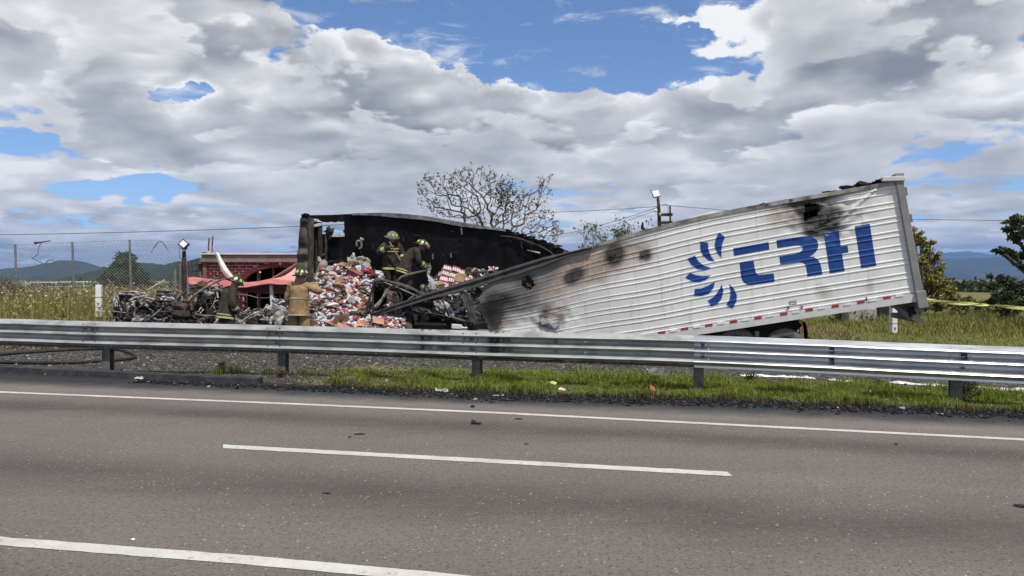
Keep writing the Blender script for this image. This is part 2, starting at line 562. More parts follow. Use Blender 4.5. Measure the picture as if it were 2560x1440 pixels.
def paint_material():
    m, n, b = new_mat('road_paint')
    tc = n.node('ShaderNodeTexCoord').outputs['Object']
    w = n.noise(tc, 30, 5, .7); w2 = n.noise(tc, 2.5, 4)
    c = n.ramp(w2, [(.3, (.40, .39, .36)), (.7, (.54, .53, .49))])
    w3 = n.noise(tc, 9, 5, .7)
    c = n.mix((w * .55 + w3 * .45).ss(.34, .47, .85, 0.0), c, (.15, .138, .127))
    c = n.mix(w3.ss(.5, .7, 0, .35), c, (.24, .225, .205))
    n.link(c, b.inputs['Base Color']); b.inputs['Roughness'].default_value = .7
    n.link(n.bump(n.noise(tc, 60, 4, .7), .35, .004), b.inputs['Normal'])
    return m


m_paint = paint_material()


def road_line(name, yf, x0, x1, w, step=.07, tip=0):
    mb = MB(); rows = []
    n_ = int((x1 - x0) / step)
    for i in range(n_ + 1):
        x = x0 + (x1 - x0) * i / n_
        s = (yf(x + .2) - yf(x - .2)) / .4; k = math.sqrt(1 + s * s)
        j1 = .012 * mn.noise(Vector((x * 7, 1, 0))); j2 = .012 * mn.noise(Vector((x * 7, 9, 0)))
        y = yf(x)
        t = 1.0
        lo_x = x + (tip if i == 0 else 0)
        rows.append([(lo_x, y - w * k / 2 + j1, .008), (x, y + w * k / 2 + j2, .008)])
    mb.grid(rows)
    o = mb.build(name, m_paint, road)
    return o


tag(road_line('edge_line', lambda x: interp(LINE1, x)[0], -30, 14, .118), label='thin white edge line beside the burnt shoulder')
a_, b_ = G(550, 1117), G(1825, 1187)
tag(road_line('lane_dash', line2_y, a_.x, b_.x, .15, tip=.06), label='single white lane dash in the middle of the road')
for k_ in (-1, 1):
    d_ = (b_.x - a_.x)
    if k_ == 1: continue
    road_line('lane_dash', line2_y, a_.x - 2.4 * d_, a_.x - 1.4 * d_, .165)
tag(road_line('edge_line', lambda x: interp(LINE3, x)[0], -26, 6, .138), label='broad white line nearest the camera')


# ---- the ground itself, one sheet out to the horizon
def ground_material():
    m, n, b = new_mat('ground')
    a = n.attr('Col'); ac = n.sep(a.outputs['Color'])       # r: grass amount, g: burnt amount, b: dry amount
    tc = n.node('ShaderNodeTexCoord').outputs['Object']
    big = n.noise(tc, .6, 5); mid = n.noise(tc, 5, 5, .6); fine = n.noise(tc, 38, 4, .7)
    vo = n.voro(tc, 26.0); rs = n.sep(vo.outputs['Color'])
    grav = n.ramp((fine * .6 + mid * .4), [(.32, (.020, .018, .017)), (.52, (.058, .052, .048)), (.72, (.125, .114, .106))])
    grav = n.mix(rs[0].gt(.93) * .7, grav, (.36, .34, .31))
    grav = n.mix(mid.ss(.5, .7, 0, .5), grav, (.10, .075, .055))
    gr = n.ramp((mid * .5 + fine * .5), [(.3, (.05, .062, .014)), (.5, (.105, .115, .028)), (.7, (.17, .16, .055))])
    dry = n.ramp((mid * .5 + fine * .5), [(.3, (.10, .085, .035)), (.7, (.24, .20, .10))])
    gr = n.mix(ac[2], gr, dry)
    g_ = (ac[0] + (mid - .5) * .9).ss(.35, .65)
    c = n.mix(g_, grav, gr)
    bu = (ac[1] + (mid - .5) * .7 + (fine - .5) * .4).ss(.30, .75)
    c = n.mix(bu, c, n.ramp(fine, [(.3, (.012, .012, .013)), (.6, (.034, .033, .034)), (.8, (.09, .09, .095))]))
    n.link(c, b.inputs['Base Color']); b.inputs['Roughness'].default_value = .95; b.inputs['Specular IOR Level'].default_value = .2
    n.link(n.bump(fine + mid * .6, .9, .025), b.inputs['Normal'])
    return m


gx = np.unique(np.concatenate([np.geomspace(60, 9000, 26) * -1, np.arange(-60, -16, 2.5), np.arange(-16, 13, .16), np.arange(13, 60, 2.5), np.geomspace(60, 9000, 26)]))
gy = np.unique(np.concatenate([np.array([-900, -300, -100, -40, -15]), np.arange(-6, 9, 1.5), np.arange(9, 27, .16), np.arange(27, 60, 1.2), np.geomspace(60, 12000, 34)]))


def ground_paint(x, y):
    ry = rail_y(max(-40, min(26, x))); r = (y - ry) * .966
    ey = edge_y(max(-60, min(30, x)))
    grass = 0.0; burnt = 0.0; dry = .3
    if -2.6 < r < 2.8:
        grass = sstep(-4.6, -2.2, x) * sstep(2.4, 1.4, r + .25 * mn.noise(Vector((x * .9, 2, 0)))) * .95
        grass = max(grass, .45 * sstep(.5, .0, abs(r - .2)) * sstep(-7, -5, x))
        dry = .55 * sstep(0, -3.5, x)
    q = y - ey
    if q < 2.2:
        w = lerp(.32, .55, sstep(-3, 0, x))
        burnt = sstep(w + .25, w - .1, q + .22 * mn.noise(Vector((x * 1.3, 5, 0))))
    burnt = max(burnt, .85 * sstep(3.0, 4.6, r) * sstep(9.2, 7.2, r) * sstep(-11, -9, x) * sstep(3.8, 2.0, x))
    w = sstep(-7.5, -10.5, x)
    far = sstep(lerp(8.5, 4.4, w), lerp(10, 6.4, w), r)
    far = max(far, sstep(6.2, 7.4, r + .5 * mn.noise(Vector((x * .6, 8, 0)))) * sstep(9.0, 10.5, x))
    grass = max(grass, far)
    if r > 4: dry = lerp(.25, .8, sstep(-4, -9, x))
    if y > 50: dry = .4
    return grass, burnt, dry


gv, gc = [], []
for y in gy:
    for x in gx:
        gv.append((x, y, zg(x, y) if -60 < x < 60 and 5 < y < 300 else (0.0 if y < 300 else .05)))
        gc.append(ground_paint(x, y) if -60 < x < 60 and 5 < y < 60 else (1.0, 0.0, .35))
nx_ = len(gx)
ii, jj = np.meshgrid(np.arange(len(gy) - 1), np.arange(nx_ - 1), indexing='ij')
b0 = (ii * nx_ + jj).ravel()
np_mesh('ground', gv, np.stack([b0, b0 + 1, b0 + nx_ + 1, b0 + nx_], 1), ground_material(), gc, kind='structure', smooth=True)


# ---- hills
def hill(name, ridge, D, depth, colour, wood):
    m, n, b = new_mat(name + '_cover')
    tc = n.node('ShaderNodeTexCoord').outputs['Object']
    f = n.noise(tc, wood, 8, .7)
    n.link(n.ramp(f, [(.36, tuple(c * .45 for c in colour)), (.52, colour), (.66, tuple(c * 1.7 for c in colour))]), b.inputs['Base Color'])
    b.inputs['Roughness'].default_value = 1; b.inputs['Specular IOR Level'].default_value = 0
    n.link(n.bump(f, 1.0, 12), b.inputs['Normal'])
    rows = []; K = 14
    px0, px1 = ridge[0][0], ridge[-1][0]; N = int((px1 - px0) / 5)
    mb = MB()
    for k in range(K + 1):
        t = k / K; row = []
        for i in range(N + 1):
            px = px0 + (px1 - px0) * i / N
            top = P(px, interp(ridge, px)[0], D)
            x = top.x; h = max(0, top.z)
            q = lerp(-1, 1, t)
            y = D + q * depth * .5
            prof = max(0.0, 1 - abs(q) ** 1.4)
            tre = (mn.noise(Vector((i * .9, k * 1.7, D))) * .5 + mn.noise(Vector((i * .33, k * .8, D + 4))) * .9) * D * .0014
            z = h * prof * (1 + .25 * (1 - prof) * mn.noise(Vector((x / D * 9, q * 2.2, 3.0)))) + tre * prof ** .3
            row.append((x * y / D, y, z - 2 * (1 - prof)))
        rows.append(row)
    mb.grid(rows)
    return tag(mb.build(name, m, smooth=True), kind='structure')


hill('hills', [(-900, 690), (-420, 640), (-200, 668), (0, 673), (60, 668), (110, 660), (150, 651), (185, 650), (215, 656), (255, 668), (330, 675), (480, 664), (640, 660), (800, 672), (1000, 690), (1250, 699)], 3400, 1500, (.018, .026, .014), .012)
hill('hills', [(-300, 704), (120, 702), (180, 690), (230, 677), (300, 664), (335, 655), (380, 658), (410, 662), (445, 653), (500, 655), (600, 648), (760, 668), (1000, 696)], 1500, 700, (.018, .030, .012), .03)
hill('hills', [(1300, 698), (1700, 672), (1900, 655), (2100, 650), (2340, 648), (2430, 646), (2500, 644), (2560, 645), (2800, 640), (3300, 655), (3800, 690)], 6200, 2500, (.040, .046, .026), .006)
hill('hills', [(1700, 680), (2150, 655), (2330, 634), (2420, 628), (2480, 636), (2600, 642), (3000, 660), (3600, 690)], 10500, 2500, (.040, .046, .030), .004)

# ---- the air
hz = MB().box((0, 3400, 249), (34000, 19000, 502))
hm = bpy.data.materials.new('haze'); hm.use_nodes = True
hm.node_tree.nodes.clear()
vo_ = hm.node_tree.nodes.new('ShaderNodeVolumePrincipled')
vo_.inputs['Color'].default_value = (.30, .52, 1.0, 1); vo_.inputs['Density'].default_value = 0.00010; vo_.inputs['Anisotropy'].default_value = 0.2
ho_ = hm.node_tree.nodes.new('ShaderNodeOutputMaterial')
hm.node_tree.links.new(vo_.outputs[0], ho_.inputs['Volume'])
HAZE = tag(hz.build('haze', hm), kind='stuff')
# ================================================================== guardrails
m_galv = mat('weathered_galvanised_steel', (.24, .25, .242), (.36, .37, .355), scale=2.2, rough=.5, metal=.4, bump=.06, bscale=30, c3=(.42, .43, .41), rvar=.2, stretch=(1, 1, 3))
nn_ = NT(m_galv.node_tree); b_ = m_galv.node_tree.nodes['Principled BSDF']; old = b_.inputs['Base Color'].links[0].from_socket
tc_ = nn_.node('ShaderNodeTexCoord').outputs['Object']; mp_ = nn_.node('ShaderNodeMapping'); mp_.inputs['Scale'].default_value = (9, 9, .8); nn_.link(tc_, mp_.inputs[0])
st_ = (nn_.sep(nn_.attr('Darkening').outputs['Color'])[0] + (nn_.noise(mp_.outputs[0], 1.6, 4, .6) - .5) * .9).ss(.35, .75)  # soot streaks together with the painted shade of lip and valleys
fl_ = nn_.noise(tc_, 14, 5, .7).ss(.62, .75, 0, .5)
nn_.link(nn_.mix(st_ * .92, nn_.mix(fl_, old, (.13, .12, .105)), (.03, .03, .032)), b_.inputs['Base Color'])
m_new = mat('bright_galvanised_steel', (.50, .515, .535), (.70, .71, .73), scale=3, rough=.36, metal=.95, bump=.05, bscale=18, rvar=.2, stretch=(.4, .4, 6))
m_post = mat('rail_post_steel', (.085, .083, .078), (.16, .15, .14), scale=7, rough=.75, metal=.3, bump=.15)
m_bolt = mat('bolt_steel', (.05, .05, .05), (.12, .12, .12), scale=20, rough=.5, metal=.8)
m_boltn = mat('new_bolt_steel', (.45, .45, .46), rough=.35, metal=.9)
m_white = mat('white_plastic', (.78, .78, .76), (.66, .66, .64), scale=9, rough=.5)
# thrie-beam profile: (height below the top edge, distance proud of the posts)
PROF = [(0, .010), (.070, .115), (.084, .125), (.097, .114), (.122, .036), (.140, .022), (.165, .022), (.178, .030), (.228, .112), (.243, .125), (.256, .114),
        (.280, .036), (.298, .022), (.325, .022), (.338, .030), (.392, .112), (.408, .125), (.422, .114), (.448, .030), (.475, .012), (.506, .018)]
RP = smooth_path([P(*q) for q in RAIL[:]], 24)


def rail_at(px):
    """point of the beam's top edge and its outward direction at photo column px"""
    q = P(px, 800, 12).x / 12
    for a, b in zip(RP, RP[1:]):
        ka, kb = a.x / a.y, b.x / b.y
        if ka <= q <= kb:
            t = (q - ka) / (kb - ka); p = a.lerp(b, t)
            tg = (b - a); tg.z = 0; tg.normalize()
            return p, Vector((tg.y, -tg.x, 0))
    return RP[-1], Vector((-.25, -.97, 0))


def beam_panel(px0, px1, parent, m, off):
    n_ = max(3, int(abs(px1 - px0) / 12)); rows = []
    for i in range(n_ + 1):
        px = px0 + (px1 - px0) * i / n_
        p, nr = rail_at(px)
        dent = .010 * mn.noise(Vector((px * .006, 0, 3)))
        rows.append([p + nr * (o_ * (1 + dent * 2) + off + dent) + Vector((0, 0, -h + dent * .4)) for h, o_ in PROF])
    mb = MB(); mb.grid(rows); back = [[q - rail_at(px0 + (px1 - px0) * i / n_)[1] * .005 for q in r_] for i, r_ in enumerate(rows)]
    mb.grid([r_[::-1] for r_ in back])
    o = mb.build('rail_beam', m, parent, smooth=False)
    c = []
    for i in range(n_ + 1):
        px = px0 + (px1 - px0) * i / n_
        for h, o_ in PROF:
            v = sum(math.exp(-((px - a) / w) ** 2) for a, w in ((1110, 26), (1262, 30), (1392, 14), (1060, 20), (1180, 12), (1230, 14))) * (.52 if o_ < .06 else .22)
            v += .62 * (o_ < .03 and h > .45) + .12 * (o_ < .06)  # shade of the bottom lip and valleys painted in over the soot stains
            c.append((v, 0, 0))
    vcol(o, c + c, 'Darkening')
    return o


def rail_post(px, parent, m):
    p, nr = rail_at(px); tg = Vector((-nr.y, nr.x, 0))
    mb = MB(); w = .15
    c = p - nr * .09; top = p.z - .03; bot = -.25
    rot = Matrix.Rotation(math.atan2(tg.y, tg.x), 3, 'Z')
    h = top - bot
    mb.box(c + nr * .066 + Vector((0, 0, (bot - p.z) + h / 2)), (w, .010, h), rot)
    mb.box(c - nr * .066 + Vector((0, 0, (bot - p.z) + h / 2)), (w, .010, h), rot)
    mb.box(c + Vector((0, 0, (bot - p.z) + h / 2)), (.010, .122, h), rot)
    mb.build('post', m, parent)


def rail_bolts(px, parent, m, n=8):
    p, nr = rail_at(px)
    for dx in (-.12, .12):
        for h, o_ in ((.050, .085), (.152, .022), (.210, .085), (.372, .082))[: n // 2]:
            tg = Vector((-nr.y, nr.x, 0))
            q = p + tg * dx + nr * (o_ + .006) + Vector((0, 0, -h))
            MB().lathe([(0.0001, .010), (.009, .009), (.015, .003), (.015, -.004)], q, nr, 8).build('bolt', m, parent)
    for h in (.151, .321):
        q = p + nr * .034 + Vector((0, 0, -h)) + Vector((-nr.y, nr.x, 0)) * .03
        MB().box(q, (.055, .02, .018), Matrix.Rotation(math.atan2(nr.x, -nr.y), 3, 'Z')).build('slot_washer', m_bolt, parent)


p0_, _ = rail_at(1180)
gr = thing('guardrail', (p0_.x, p0_.y, 0), 'long weathered grey three-ridge guardrail with soot stains', 'guardrail')
for i, (a, b) in enumerate(((-640, 222), (222, 684), (684, 1166), (1166, 1737))):
    beam_panel(a, b + 14, gr, m_galv, .004 * (i % 2))
for px in (-230, 262, 702, 1189): rail_post(px, gr, m_post)
for px in (230, 690, 1178): rail_bolts(px, gr, m_bolt)
for px, h in ((1465, .151), (1465, .321), (931, .151), (34, .10), (458, .11)):
    p, nr = rail_at(px)
    MB().box(p + nr * .034 + Vector((0, 0, -h)), (.05, .012, .022), Matrix.Rotation(math.atan2(nr.x, -nr.y), 3, 'Z')).build('reflector', m_white, gr)
# a scribble of white paint on the lowest ridge
pts = []
for px, py in ((938, 884), (941, 880), (944, 875), (941, 872), (938, 879), (945, 878), (948, 876), (951, 879), (954, 876), (957, 879), (962, 876), (965, 879), (969, 878)):
    p, nr = rail_at(px); pts.append(P(px, py, (p + nr * .1).y - .004))
MB().tube(pts, .006, 4).build('painted_scribble', m_white, gr)
p1_, _ = rail_at(2390)
gn = thing('guardrail', (p1_.x, p1_.y, 0), 'bright new galvanised guardrail section joined to the weathered rail', 'guardrail')
for i, (a, b) in enumerate(((1736, 2398), (2398, 2980))):
    beam_panel(a, b + 14, gn, m_new, .008 + .004 * (i % 2))
for px in (1746, 2393, 2860): rail_post(px, gn, m_post)
for px in (1752, 2400): rail_bolts(px, gn, m_boltn)
for px in (2084, 2415):
    for h in (.13, .30):
        if px == 2415 and h == .30: continue
        p, nr = rail_at(px)
        rot = Matrix.Rotation(math.atan2(nr.x, -nr.y), 3, 'Z')
        mb = MB(); mb.box(p + nr * .06 + Vector((0, 0, -h)), (.008, .05, .11), rot); mb.box(p + nr * .05 + Vector((0, 0, -h)) + Vector((nr.y, -nr.x, 0)) * .03, (.06, .02, .03), rot)
        mb.build('bracket', m_bolt, gn)

# ---- dark kerb along the road at the left, and a loose kerb stone
m_kerb = mat('sooty_concrete', (.018, .019, .022), (.045, .046, .05), scale=5, rough=.9, bump=.4)
mb = MB(); rows = []
for px in range(-400, 661, 40):
    yb = 922 + (px / 660) * 33
    p = G(px, yb + 9, 0.0); q = p + Vector((.05, .20, 0))
    rows.append([p, p + Vector((0, .02, .10)), q + Vector((0, 0, .11)), q + Vector((0, .02, -.05))])
mb.grid(rows); e = len(mb.v); mb.f.append((e - 1, e - 2, e - 3, e - 4))
tag(mb.build('kerb', m_kerb, bevel=0), kind='structure')
# ================================================================== burnt semi-trailer, broken in the middle
TA = R(15.0)
TU = Vector((-math.cos(TA), math.sin(TA), 0))      # rear -> front
TW = Vector((math.sin(TA), math.cos(TA), 0))       # near side -> far side
TR = Vector((P(2290, 700, 16.0).x, 16.0, 0))       # rear corner of the near side
TLEN, TWID = 15.05, 2.5


def tp(t, w, z): return TR + TU * t + TW * w + Vector((0, 0, z))


def hit(px, py, p0, nrm):
    v = ray(px, py); return CAM + v * ((p0 - CAM).dot(nrm) / v.dot(nrm))


def near(px, py, w=0.0): return hit(px, py, TR + TW * w, TW)
def front(px, py, t=TLEN): return hit(px, py, TR + TU * t, TU)
def tcoord(p):
    q = p - TR; return q.dot(TU), q.dot(TW), p.z


trailer = thing('semi_trailer', tp(7, 1.2, 0), 'burnt white box trailer with blue emblem lettering, broken and sagging in the middle', 'trailer')

# ---- materials
m_char = mat('charred_panel', (.0025, .0026, .003), (.006, .006, .007), scale=3.5, rough=.6, bump=.35, bscale=14, c3=(.016, .016, .016), spec=.12, stretch=(1, 1, .5), lo=.3, hi=.85)
m_char2 = mat('charred_brown', (.012, .010, .009), (.040, .032, .027), scale=5, rough=.8, bump=.5, bscale=16, c3=(.10, .085, .07), lo=.3, hi=.8)
m_ash = mat('ashen_metal', (.06, .056, .05), (.20, .19, .17), scale=7, rough=.85, bump=.5, bscale=20, c3=(.38, .36, .33))
m_dull = mat('dull_aluminium', (.15, .15, .145), (.27, .265, .255), scale=4, rough=.55, metal=.5, bump=.1)
m_frame = mat('grey_frame_paint', (.19, .185, .175), (.26, .25, .235), scale=3, rough=.6, metal=.1, bump=.05)
m_black = mat('black_chassis', (.010, .010, .011), (.022, .021, .021), scale=6, rough=.7, bump=.2)
m_tyre = mat('tyre_rubber', (.075, .071, .066), (.14, .132, .122), scale=10, rough=.85, bump=.2)
m_rim = mat('wheel_rim', (.05, .048, .045), (.12, .115, .105), scale=9, rough=.6, metal=.4)
m_red = mat('red_reflector', (.36, .035, .025), (.26, .03, .025), scale=20, rough=.35)
m_blue = mat('blue_vinyl', (.004, .038, .185), (.007, .052, .235), scale=1.6, rough=.45, spec=.4)
m_lightblue = mat('pale_blue_vinyl', (.46, .52, .68), rough=.5)


def wall_material():
    m, n, b = new_mat('trailer_panel')
    tc = n.node('ShaderNodeTexCoord').outputs['Object']
    s = n.sep(n.attr('Darkening').outputs['Color'])
    n1 = n.noise(tc, 2.2, 6, .6); n2 = n.noise(tc, 9, 5, .65); n3 = n.noise(tc, .8, 3)
    c = n.ramp(n3 * .5 + n1 * .5, [(.32, (.60, .60, .575)), (.5, (.70, .695, .665)), (.68, (.77, .765, .73))])
    drip = n.node('ShaderNodeMapping'); drip.inputs['Scale'].default_value = (3, 3, .35); n.link(tc, drip.inputs[0])
    c = n.mix(n.noise(drip.outputs[0], 2.6, 5).ss(.52, .75, 0, .35), c, (.40, .37, .32))
    br = (s[1] * 1.0 + (n1 - .5) * 1.1 * s[1].ss(.02, .3) + (n2 - .5) * .25 * s[1].ss(.02, .3)).ss(.04, 1.0)
    c = n.mix(br * .9, c, n.ramp(n2, [(.35, (.19, .125, .085)), (.65, (.40, .315, .25))]))
    gy_ = (s[2] + (n1 - .5) * .6 * s[2].ss(.05, .4) + (n2 - .5) * .12 * s[2].ss(.02, .2)).ss(.06, .95)
    c = n.mix(gy_ * .9, c, n.ramp(n1, [(.3, (.075, .068, .062)), (.55, (.15, .138, .125)), (.75, (.26, .24, .22))]))
    so = (s[0] + (n1 - .5) * .7 * s[0].ss(.04, .4) + (n2 - .5) * .25 * s[0].ss(.04, .3)).ss(.05, .95)
    c = n.mix(so * .96, c, n.ramp(n2, [(.35, (.010, .009, .009)), (.65, (.050, .044, .040))]))
    n.link(c, b.inputs['Base Color'])
    n.link((so * .35 + .42), b.inputs['Roughness'])
    b.inputs['Specular IOR Level'].default_value = .45
    n.link(n.bump(n1 + n2 * .35, .18, .03), b.inputs['Normal'])
    return m


m_wall = wall_material()

# ---- near side wall: stations (top pixel, bottom pixel) from the rear to the break
STA = [((2240, 455), (2291, 754)), ((1960, 503), (2010, 796)), ((1779, 537), (1830, 824)), ((1692, 557), (1738, 838)), ((1575, 588), (1604, 859)),
       ((1500, 610), (1500, 874)), ((1400, 643), (1392, 888)), ((1300, 676), (1295, 892)), ((1200, 708), (1206, 890)), ((1130, 728), (1135, 888))]
_tt = [tcoord(near(*a))[0] for a, b in STA]
A_END = len(STA) - 1.0


def wall_px(a, v):
    i = min(int(a), len(STA) - 2); f = a - i
    p0, p1 = STA[i], STA[i + 1]
    x = lerp(lerp(p0[0][0], p1[0][0], f), lerp(p0[1][0], p1[1][0], f), v)
    y = lerp(lerp(p0[0][1], p1[0][1], f), lerp(p0[1][1], p1[1][1], f), v)
    # the ribs sag in an S where the box has folded
    k = math.exp(-((x - 1560) / 170.0) ** 2)
    y += k * 5 * math.sin((x - 1560) / 95.0) * math.sin(math.pi * v)
    return x, y


def wall_inv(px, py):
    lo, hi = 0.0, A_END
    for _ in range(40):
        a = (lo + hi) / 2
        x0, y0 = wall_px(a, 0); x1, y1 = wall_px(a, 1)
        side = (x1 - x0) * (py - y0) - (y1 - y0) * (px - x0)
        if side > 0: lo = a       # pixel lies further to the front
        else: hi = a
    a = (lo + hi) / 2
    v = .5
    for _ in range(25):
        x, y = wall_px(a, v); v += (py - y) / 280.0
    return a, v


NRIB = 9
BEADS = (.36, .71)


def rib(v):
    """two pressed beads per panel pitch"""
    if v >= .93: return 0.0
    u = (v * .935 * NRIB) % 1.0
    for c in BEADS:
        q = abs(u - c)
        if q < .075: return 1.0 if q < .03 else (.075 - q) / .045
    return 0.0


RIBF = [0.0] + [c + q for c in BEADS for q in (-.075, -.03, .03, .075)]
VBREAK = sorted({0.0, 1.0, .93, .965} | {(k + f) / (.935 * NRIB) for k in range(NRIB) for f in RIBF if (k + f) / (.935 * NRIB) < .93})
HOLE = [(2010, 512), (2028, 508), (2046, 511), (2048, 524), (2044, 538), (2030, 545), (2014, 552), (2008, 540), (2012, 526)]
HOLE2 = [(1302, 700), (1318, 688), (1330, 694), (1338, 712), (1326, 722), (1308, 718)]
TORN = [(1130, 640), (1300, 660), (1209, 716), (1204, 735), (1194, 748), (1203, 756), (1182, 772), (1190, 790), (1200, 806), (1206, 830), (1212, 900), (1120, 900)]


def fold_amp(x): return sstep(1520, 1260, x)


def wall_pt(a, v, off=0.0):
    x, y = wall_px(a, v)
    p = near(x, y)
    ribk = lerp(.0115, .006, sstep(1640, 1400, x)) * (1 if v < .93 else 0)
    d = rib(v) * ribk
    f = fold_amp(x)
    d += .025 * mn.noise(Vector((p.x * .8, p.z * 1.1, 1))) * (.35 + f)
    d += f * .20 * (mn.noise(Vector((x * .011 + v * .8, v * 2.1, 6))) - .2)
    q = math.exp(-(((x - 2060) / 75) ** 2 + ((y - 545) / 55) ** 2))
    d += q * (.09 * mn.noise(Vector((x * .045, y * .06, 3))) - .05)
    q = math.exp(-(((x - 1378) / 55) ** 2 + ((y - 800) / 35) ** 2)); d += q * .05 * mn.noise(Vector((x * .06, y * .07, 3)))
    # diagonal crease from the roof corner
    cx = (2205 - x) * .60 + (y - 462) * -.80
    if 462 < y < 560 and x > 2050: d += .03 * max(0, 1 - abs((x - 2200) * .66 + (y - 465) * .75 + 2) / 6.0)
    # last panel turns back into the box
    b = sstep(1262, 1196, x) * sstep(.25, .5, v)
    d -= b * .55
    return p - TW * (d + off)


avals = [i * .02 for i in range(int(A_END / .02) + 1)]
# even spacing along the wall
_len = [0.0]
for a0, a1 in zip(avals, avals[1:]): _len.append(_len[-1] + (near(*wall_px(a1, .5)) - near(*wall_px(a0, .5))).length)
NA = int(_len[-1] / .05); AV = [float(np.interp(_len[-1] * i / NA, _len, avals)) for i in range(NA + 1)]
VV = []
for v0, v1 in zip(VBREAK, VBREAK[1:]): VV += [v0, (v0 + v1) / 2] if v1 - v0 > .016 else [v0]
VV.append(1.0)
rows = [[wall_pt(a, v) for a in AV] for v in VV]
pxs = [[wall_px(a, v) for a in AV] for v in VV]


def gone(i, j):
    x = (pxs[i][j][0] + pxs[i + 1][j + 1][0]) / 2; y = (pxs[i][j][1] + pxs[i + 1][j + 1][1]) / 2
    if x > 1900: return in_poly(x, y, HOLE)
    if x > 1420: return False
    return in_poly(x, y, HOLE2) or in_poly(x, y, TORN)


mb = MB(); mb.grid(rows, 0, gone)
side = mb.build('side_panel', m_wall, trailer, smooth=False)
# stains: (x, y, rx, ry, degrees, strength, channel 0 soot 1 brown 2 bare grey)
STAIN = [(2030, 530, 42, 40, 0, .95, 0), (2080, 545, 46, 22, 0, .50, 0), (2060, 570, 50, 20, 0, .60, 0), (2012, 508, 60, 16, -12, .45, 0), (1990, 545, 70, 34, 0, .42, 1),
         (2095, 520, 40, 14, 0, .35, 0), (2020, 488, 40, 12, -15, .55, 0), (2150, 530, 60, 14, -50, .30, 1), (2130, 540, 20, 40, 40, .25, 2), (1940, 555, 26, 50, 0, .28, 1),
         (2060, 585, 50, 14, 0, .45, 0), (2075, 738, 28, 20, 25, .40, 1), (2050, 725, 18, 22, 0, .35, 1), (2180, 700, 16, 30, 10, .42, 1), (2170, 720, 14, 20, 0, .3, 1),
         (1532, 640, 22, 26, 0, .80, 0), (1540, 628, 26, 22, 0, .45, 0), (1616, 638, 16, 18, 0, .72, 0), (1600, 635, 30, 18, 0, .28, 1), (1435, 686, 24, 14, -25, .95, 0), (1425, 700, 16, 14, 0, .55, 0),
         (1492, 680, 10, 18, 15, .55, 1), (1500, 650, 40, 24, -10, .60, 1), (1440, 660, 60, 26, -15, .62, 1), (1560, 672, 40, 12, -5, .30, 1), (1400, 690, 50, 30, -15, .40, 1), (1580, 610, 60, 12, -15, .35, 1),
         (1378, 795, 34, 30, 0, .85, 1), (1368, 775, 22, 24, 0, .55, 0), (1400, 795, 12, 14, 0, .6, 0), (1352, 800, 14, 14, 0, .55, 0), (1375, 815, 34, 10, 0, .5, 0), (1330, 805, 26, 8, 10, .5, 1), (1410, 770, 14, 10, 0, .4, 1), (1425, 776, 10, 8, 0, .35, 1),
         (1320, 705, 30, 26, 0, .62, 0), (1270, 735, 70, 30, -8, .78, 2), (1225, 720, 60, 28, -15, .85, 2), (1340, 690, 60, 26, -15, .70, 2), (1300, 760, 60, 26, -5, .42, 2), (1230, 790, 30, 40, 0, .50, 2), (1250, 742, 36, 14, 0, .6, 0),
         (1228, 790, 14, 26, 20, .50, 1), (1262, 805, 40, 14, 10, .55, 1), (1300, 745, 70, 18, -8, .32, 1), (1250, 750, 30, 10, 0, .45, 0), (1390, 660, 40, 12, -17, .5, 2), (1260, 712, 70, 10, -18, .40, 0), (1640, 800, 60, 22, 0, .16, 1), (1560, 810, 22, 10, 0, .22, 1), (1530, 830, 30, 8, 0, .25, 1),
         (1470, 760, 200, 110, -12, .15, 2), (1260, 715, 90, 30, -16, .55, 2), (1240, 745, 50, 20, -10, .45, 0), (1350, 700, 40, 20, -20, .4, 2), (1236, 795, 40, 34, 20, .55, 1), (1480, 655, 190, 46, -16, .50, 1), (1440, 688, 30, 16, -25, .6, 0), (1536, 640, 26, 26, 0, .5, 0), (1614, 638, 18, 20, 0, .45, 0), (1400, 740, 60, 40, 0, .35, 1), (1500, 700, 60, 20, 0, .3, 1), (1420, 720, 170, 90, -12, .08, 2), (1300, 720, 150, 60, -15, .30, 1), (1330, 800, 120, 60, 0, .08, 2), (2010, 520, 110, 50, -12, .28, 1), (2060, 560, 70, 50, 0, .30, 0), (1960, 500, 120, 16, -14, .25, 0), (1570, 790, 130, 60, 0, .16, 2), (1435, 686, 40, 26, -25, .35, 1), (1532, 640, 44, 40, 0, .35, 1), (1616, 638, 34, 30, 0, .30, 1), (1260, 750, 90, 50, 0, .2, 2), (1240, 800, 60, 40, 0, .35, 1),
         (1790, 545, 300, 9, -14, .13, 2), (2080, 490, 120, 8, -12, .55, 0)]
cols = np.zeros((len(VV) * len(AV), 3), np.float32)
PX = np.array(pxs, dtype=np.float32).reshape(-1, 2)
for x, y, rx, ry, dg, s_, ch in STAIN:
    c_, q_ = math.cos(R(dg)), math.sin(R(dg))
    dx, dy = PX[:, 0] - x, PX[:, 1] - y
    u_ = (dx * c_ + dy * q_) / rx; v_ = (-dx * q_ + dy * c_) / ry
    cols[:, ch] = np.maximum(cols[:, ch], 0) + s_ * np.exp(-(u_ ** 2 + v_ ** 2))
vcol(side, np.clip(cols, 0, 1), 'Darkening')
# inner lining, charred, 5 cm behind
mb = MB()
mb.grid([[wall_pt(a, v) + TW * (.06 + .45 * fold_amp(wall_px(a, v)[0])) for a in AV[::4]] for v in (0, .2, .4, .6, .8, 1)], 0,
        lambda i, j: (lambda q: in_poly(q[0], q[1], TORN) or (q[0] > 1900 and in_poly(q[0], q[1], [(1990, 495), (2065, 495), (2065, 565), (1990, 565)])))(wall_px(AV[min(4 * j + 2, NA)], (0, .2, .4, .6, .8, 1)[i] + .1)))
mb.build('inner_lining', m_char, trailer)


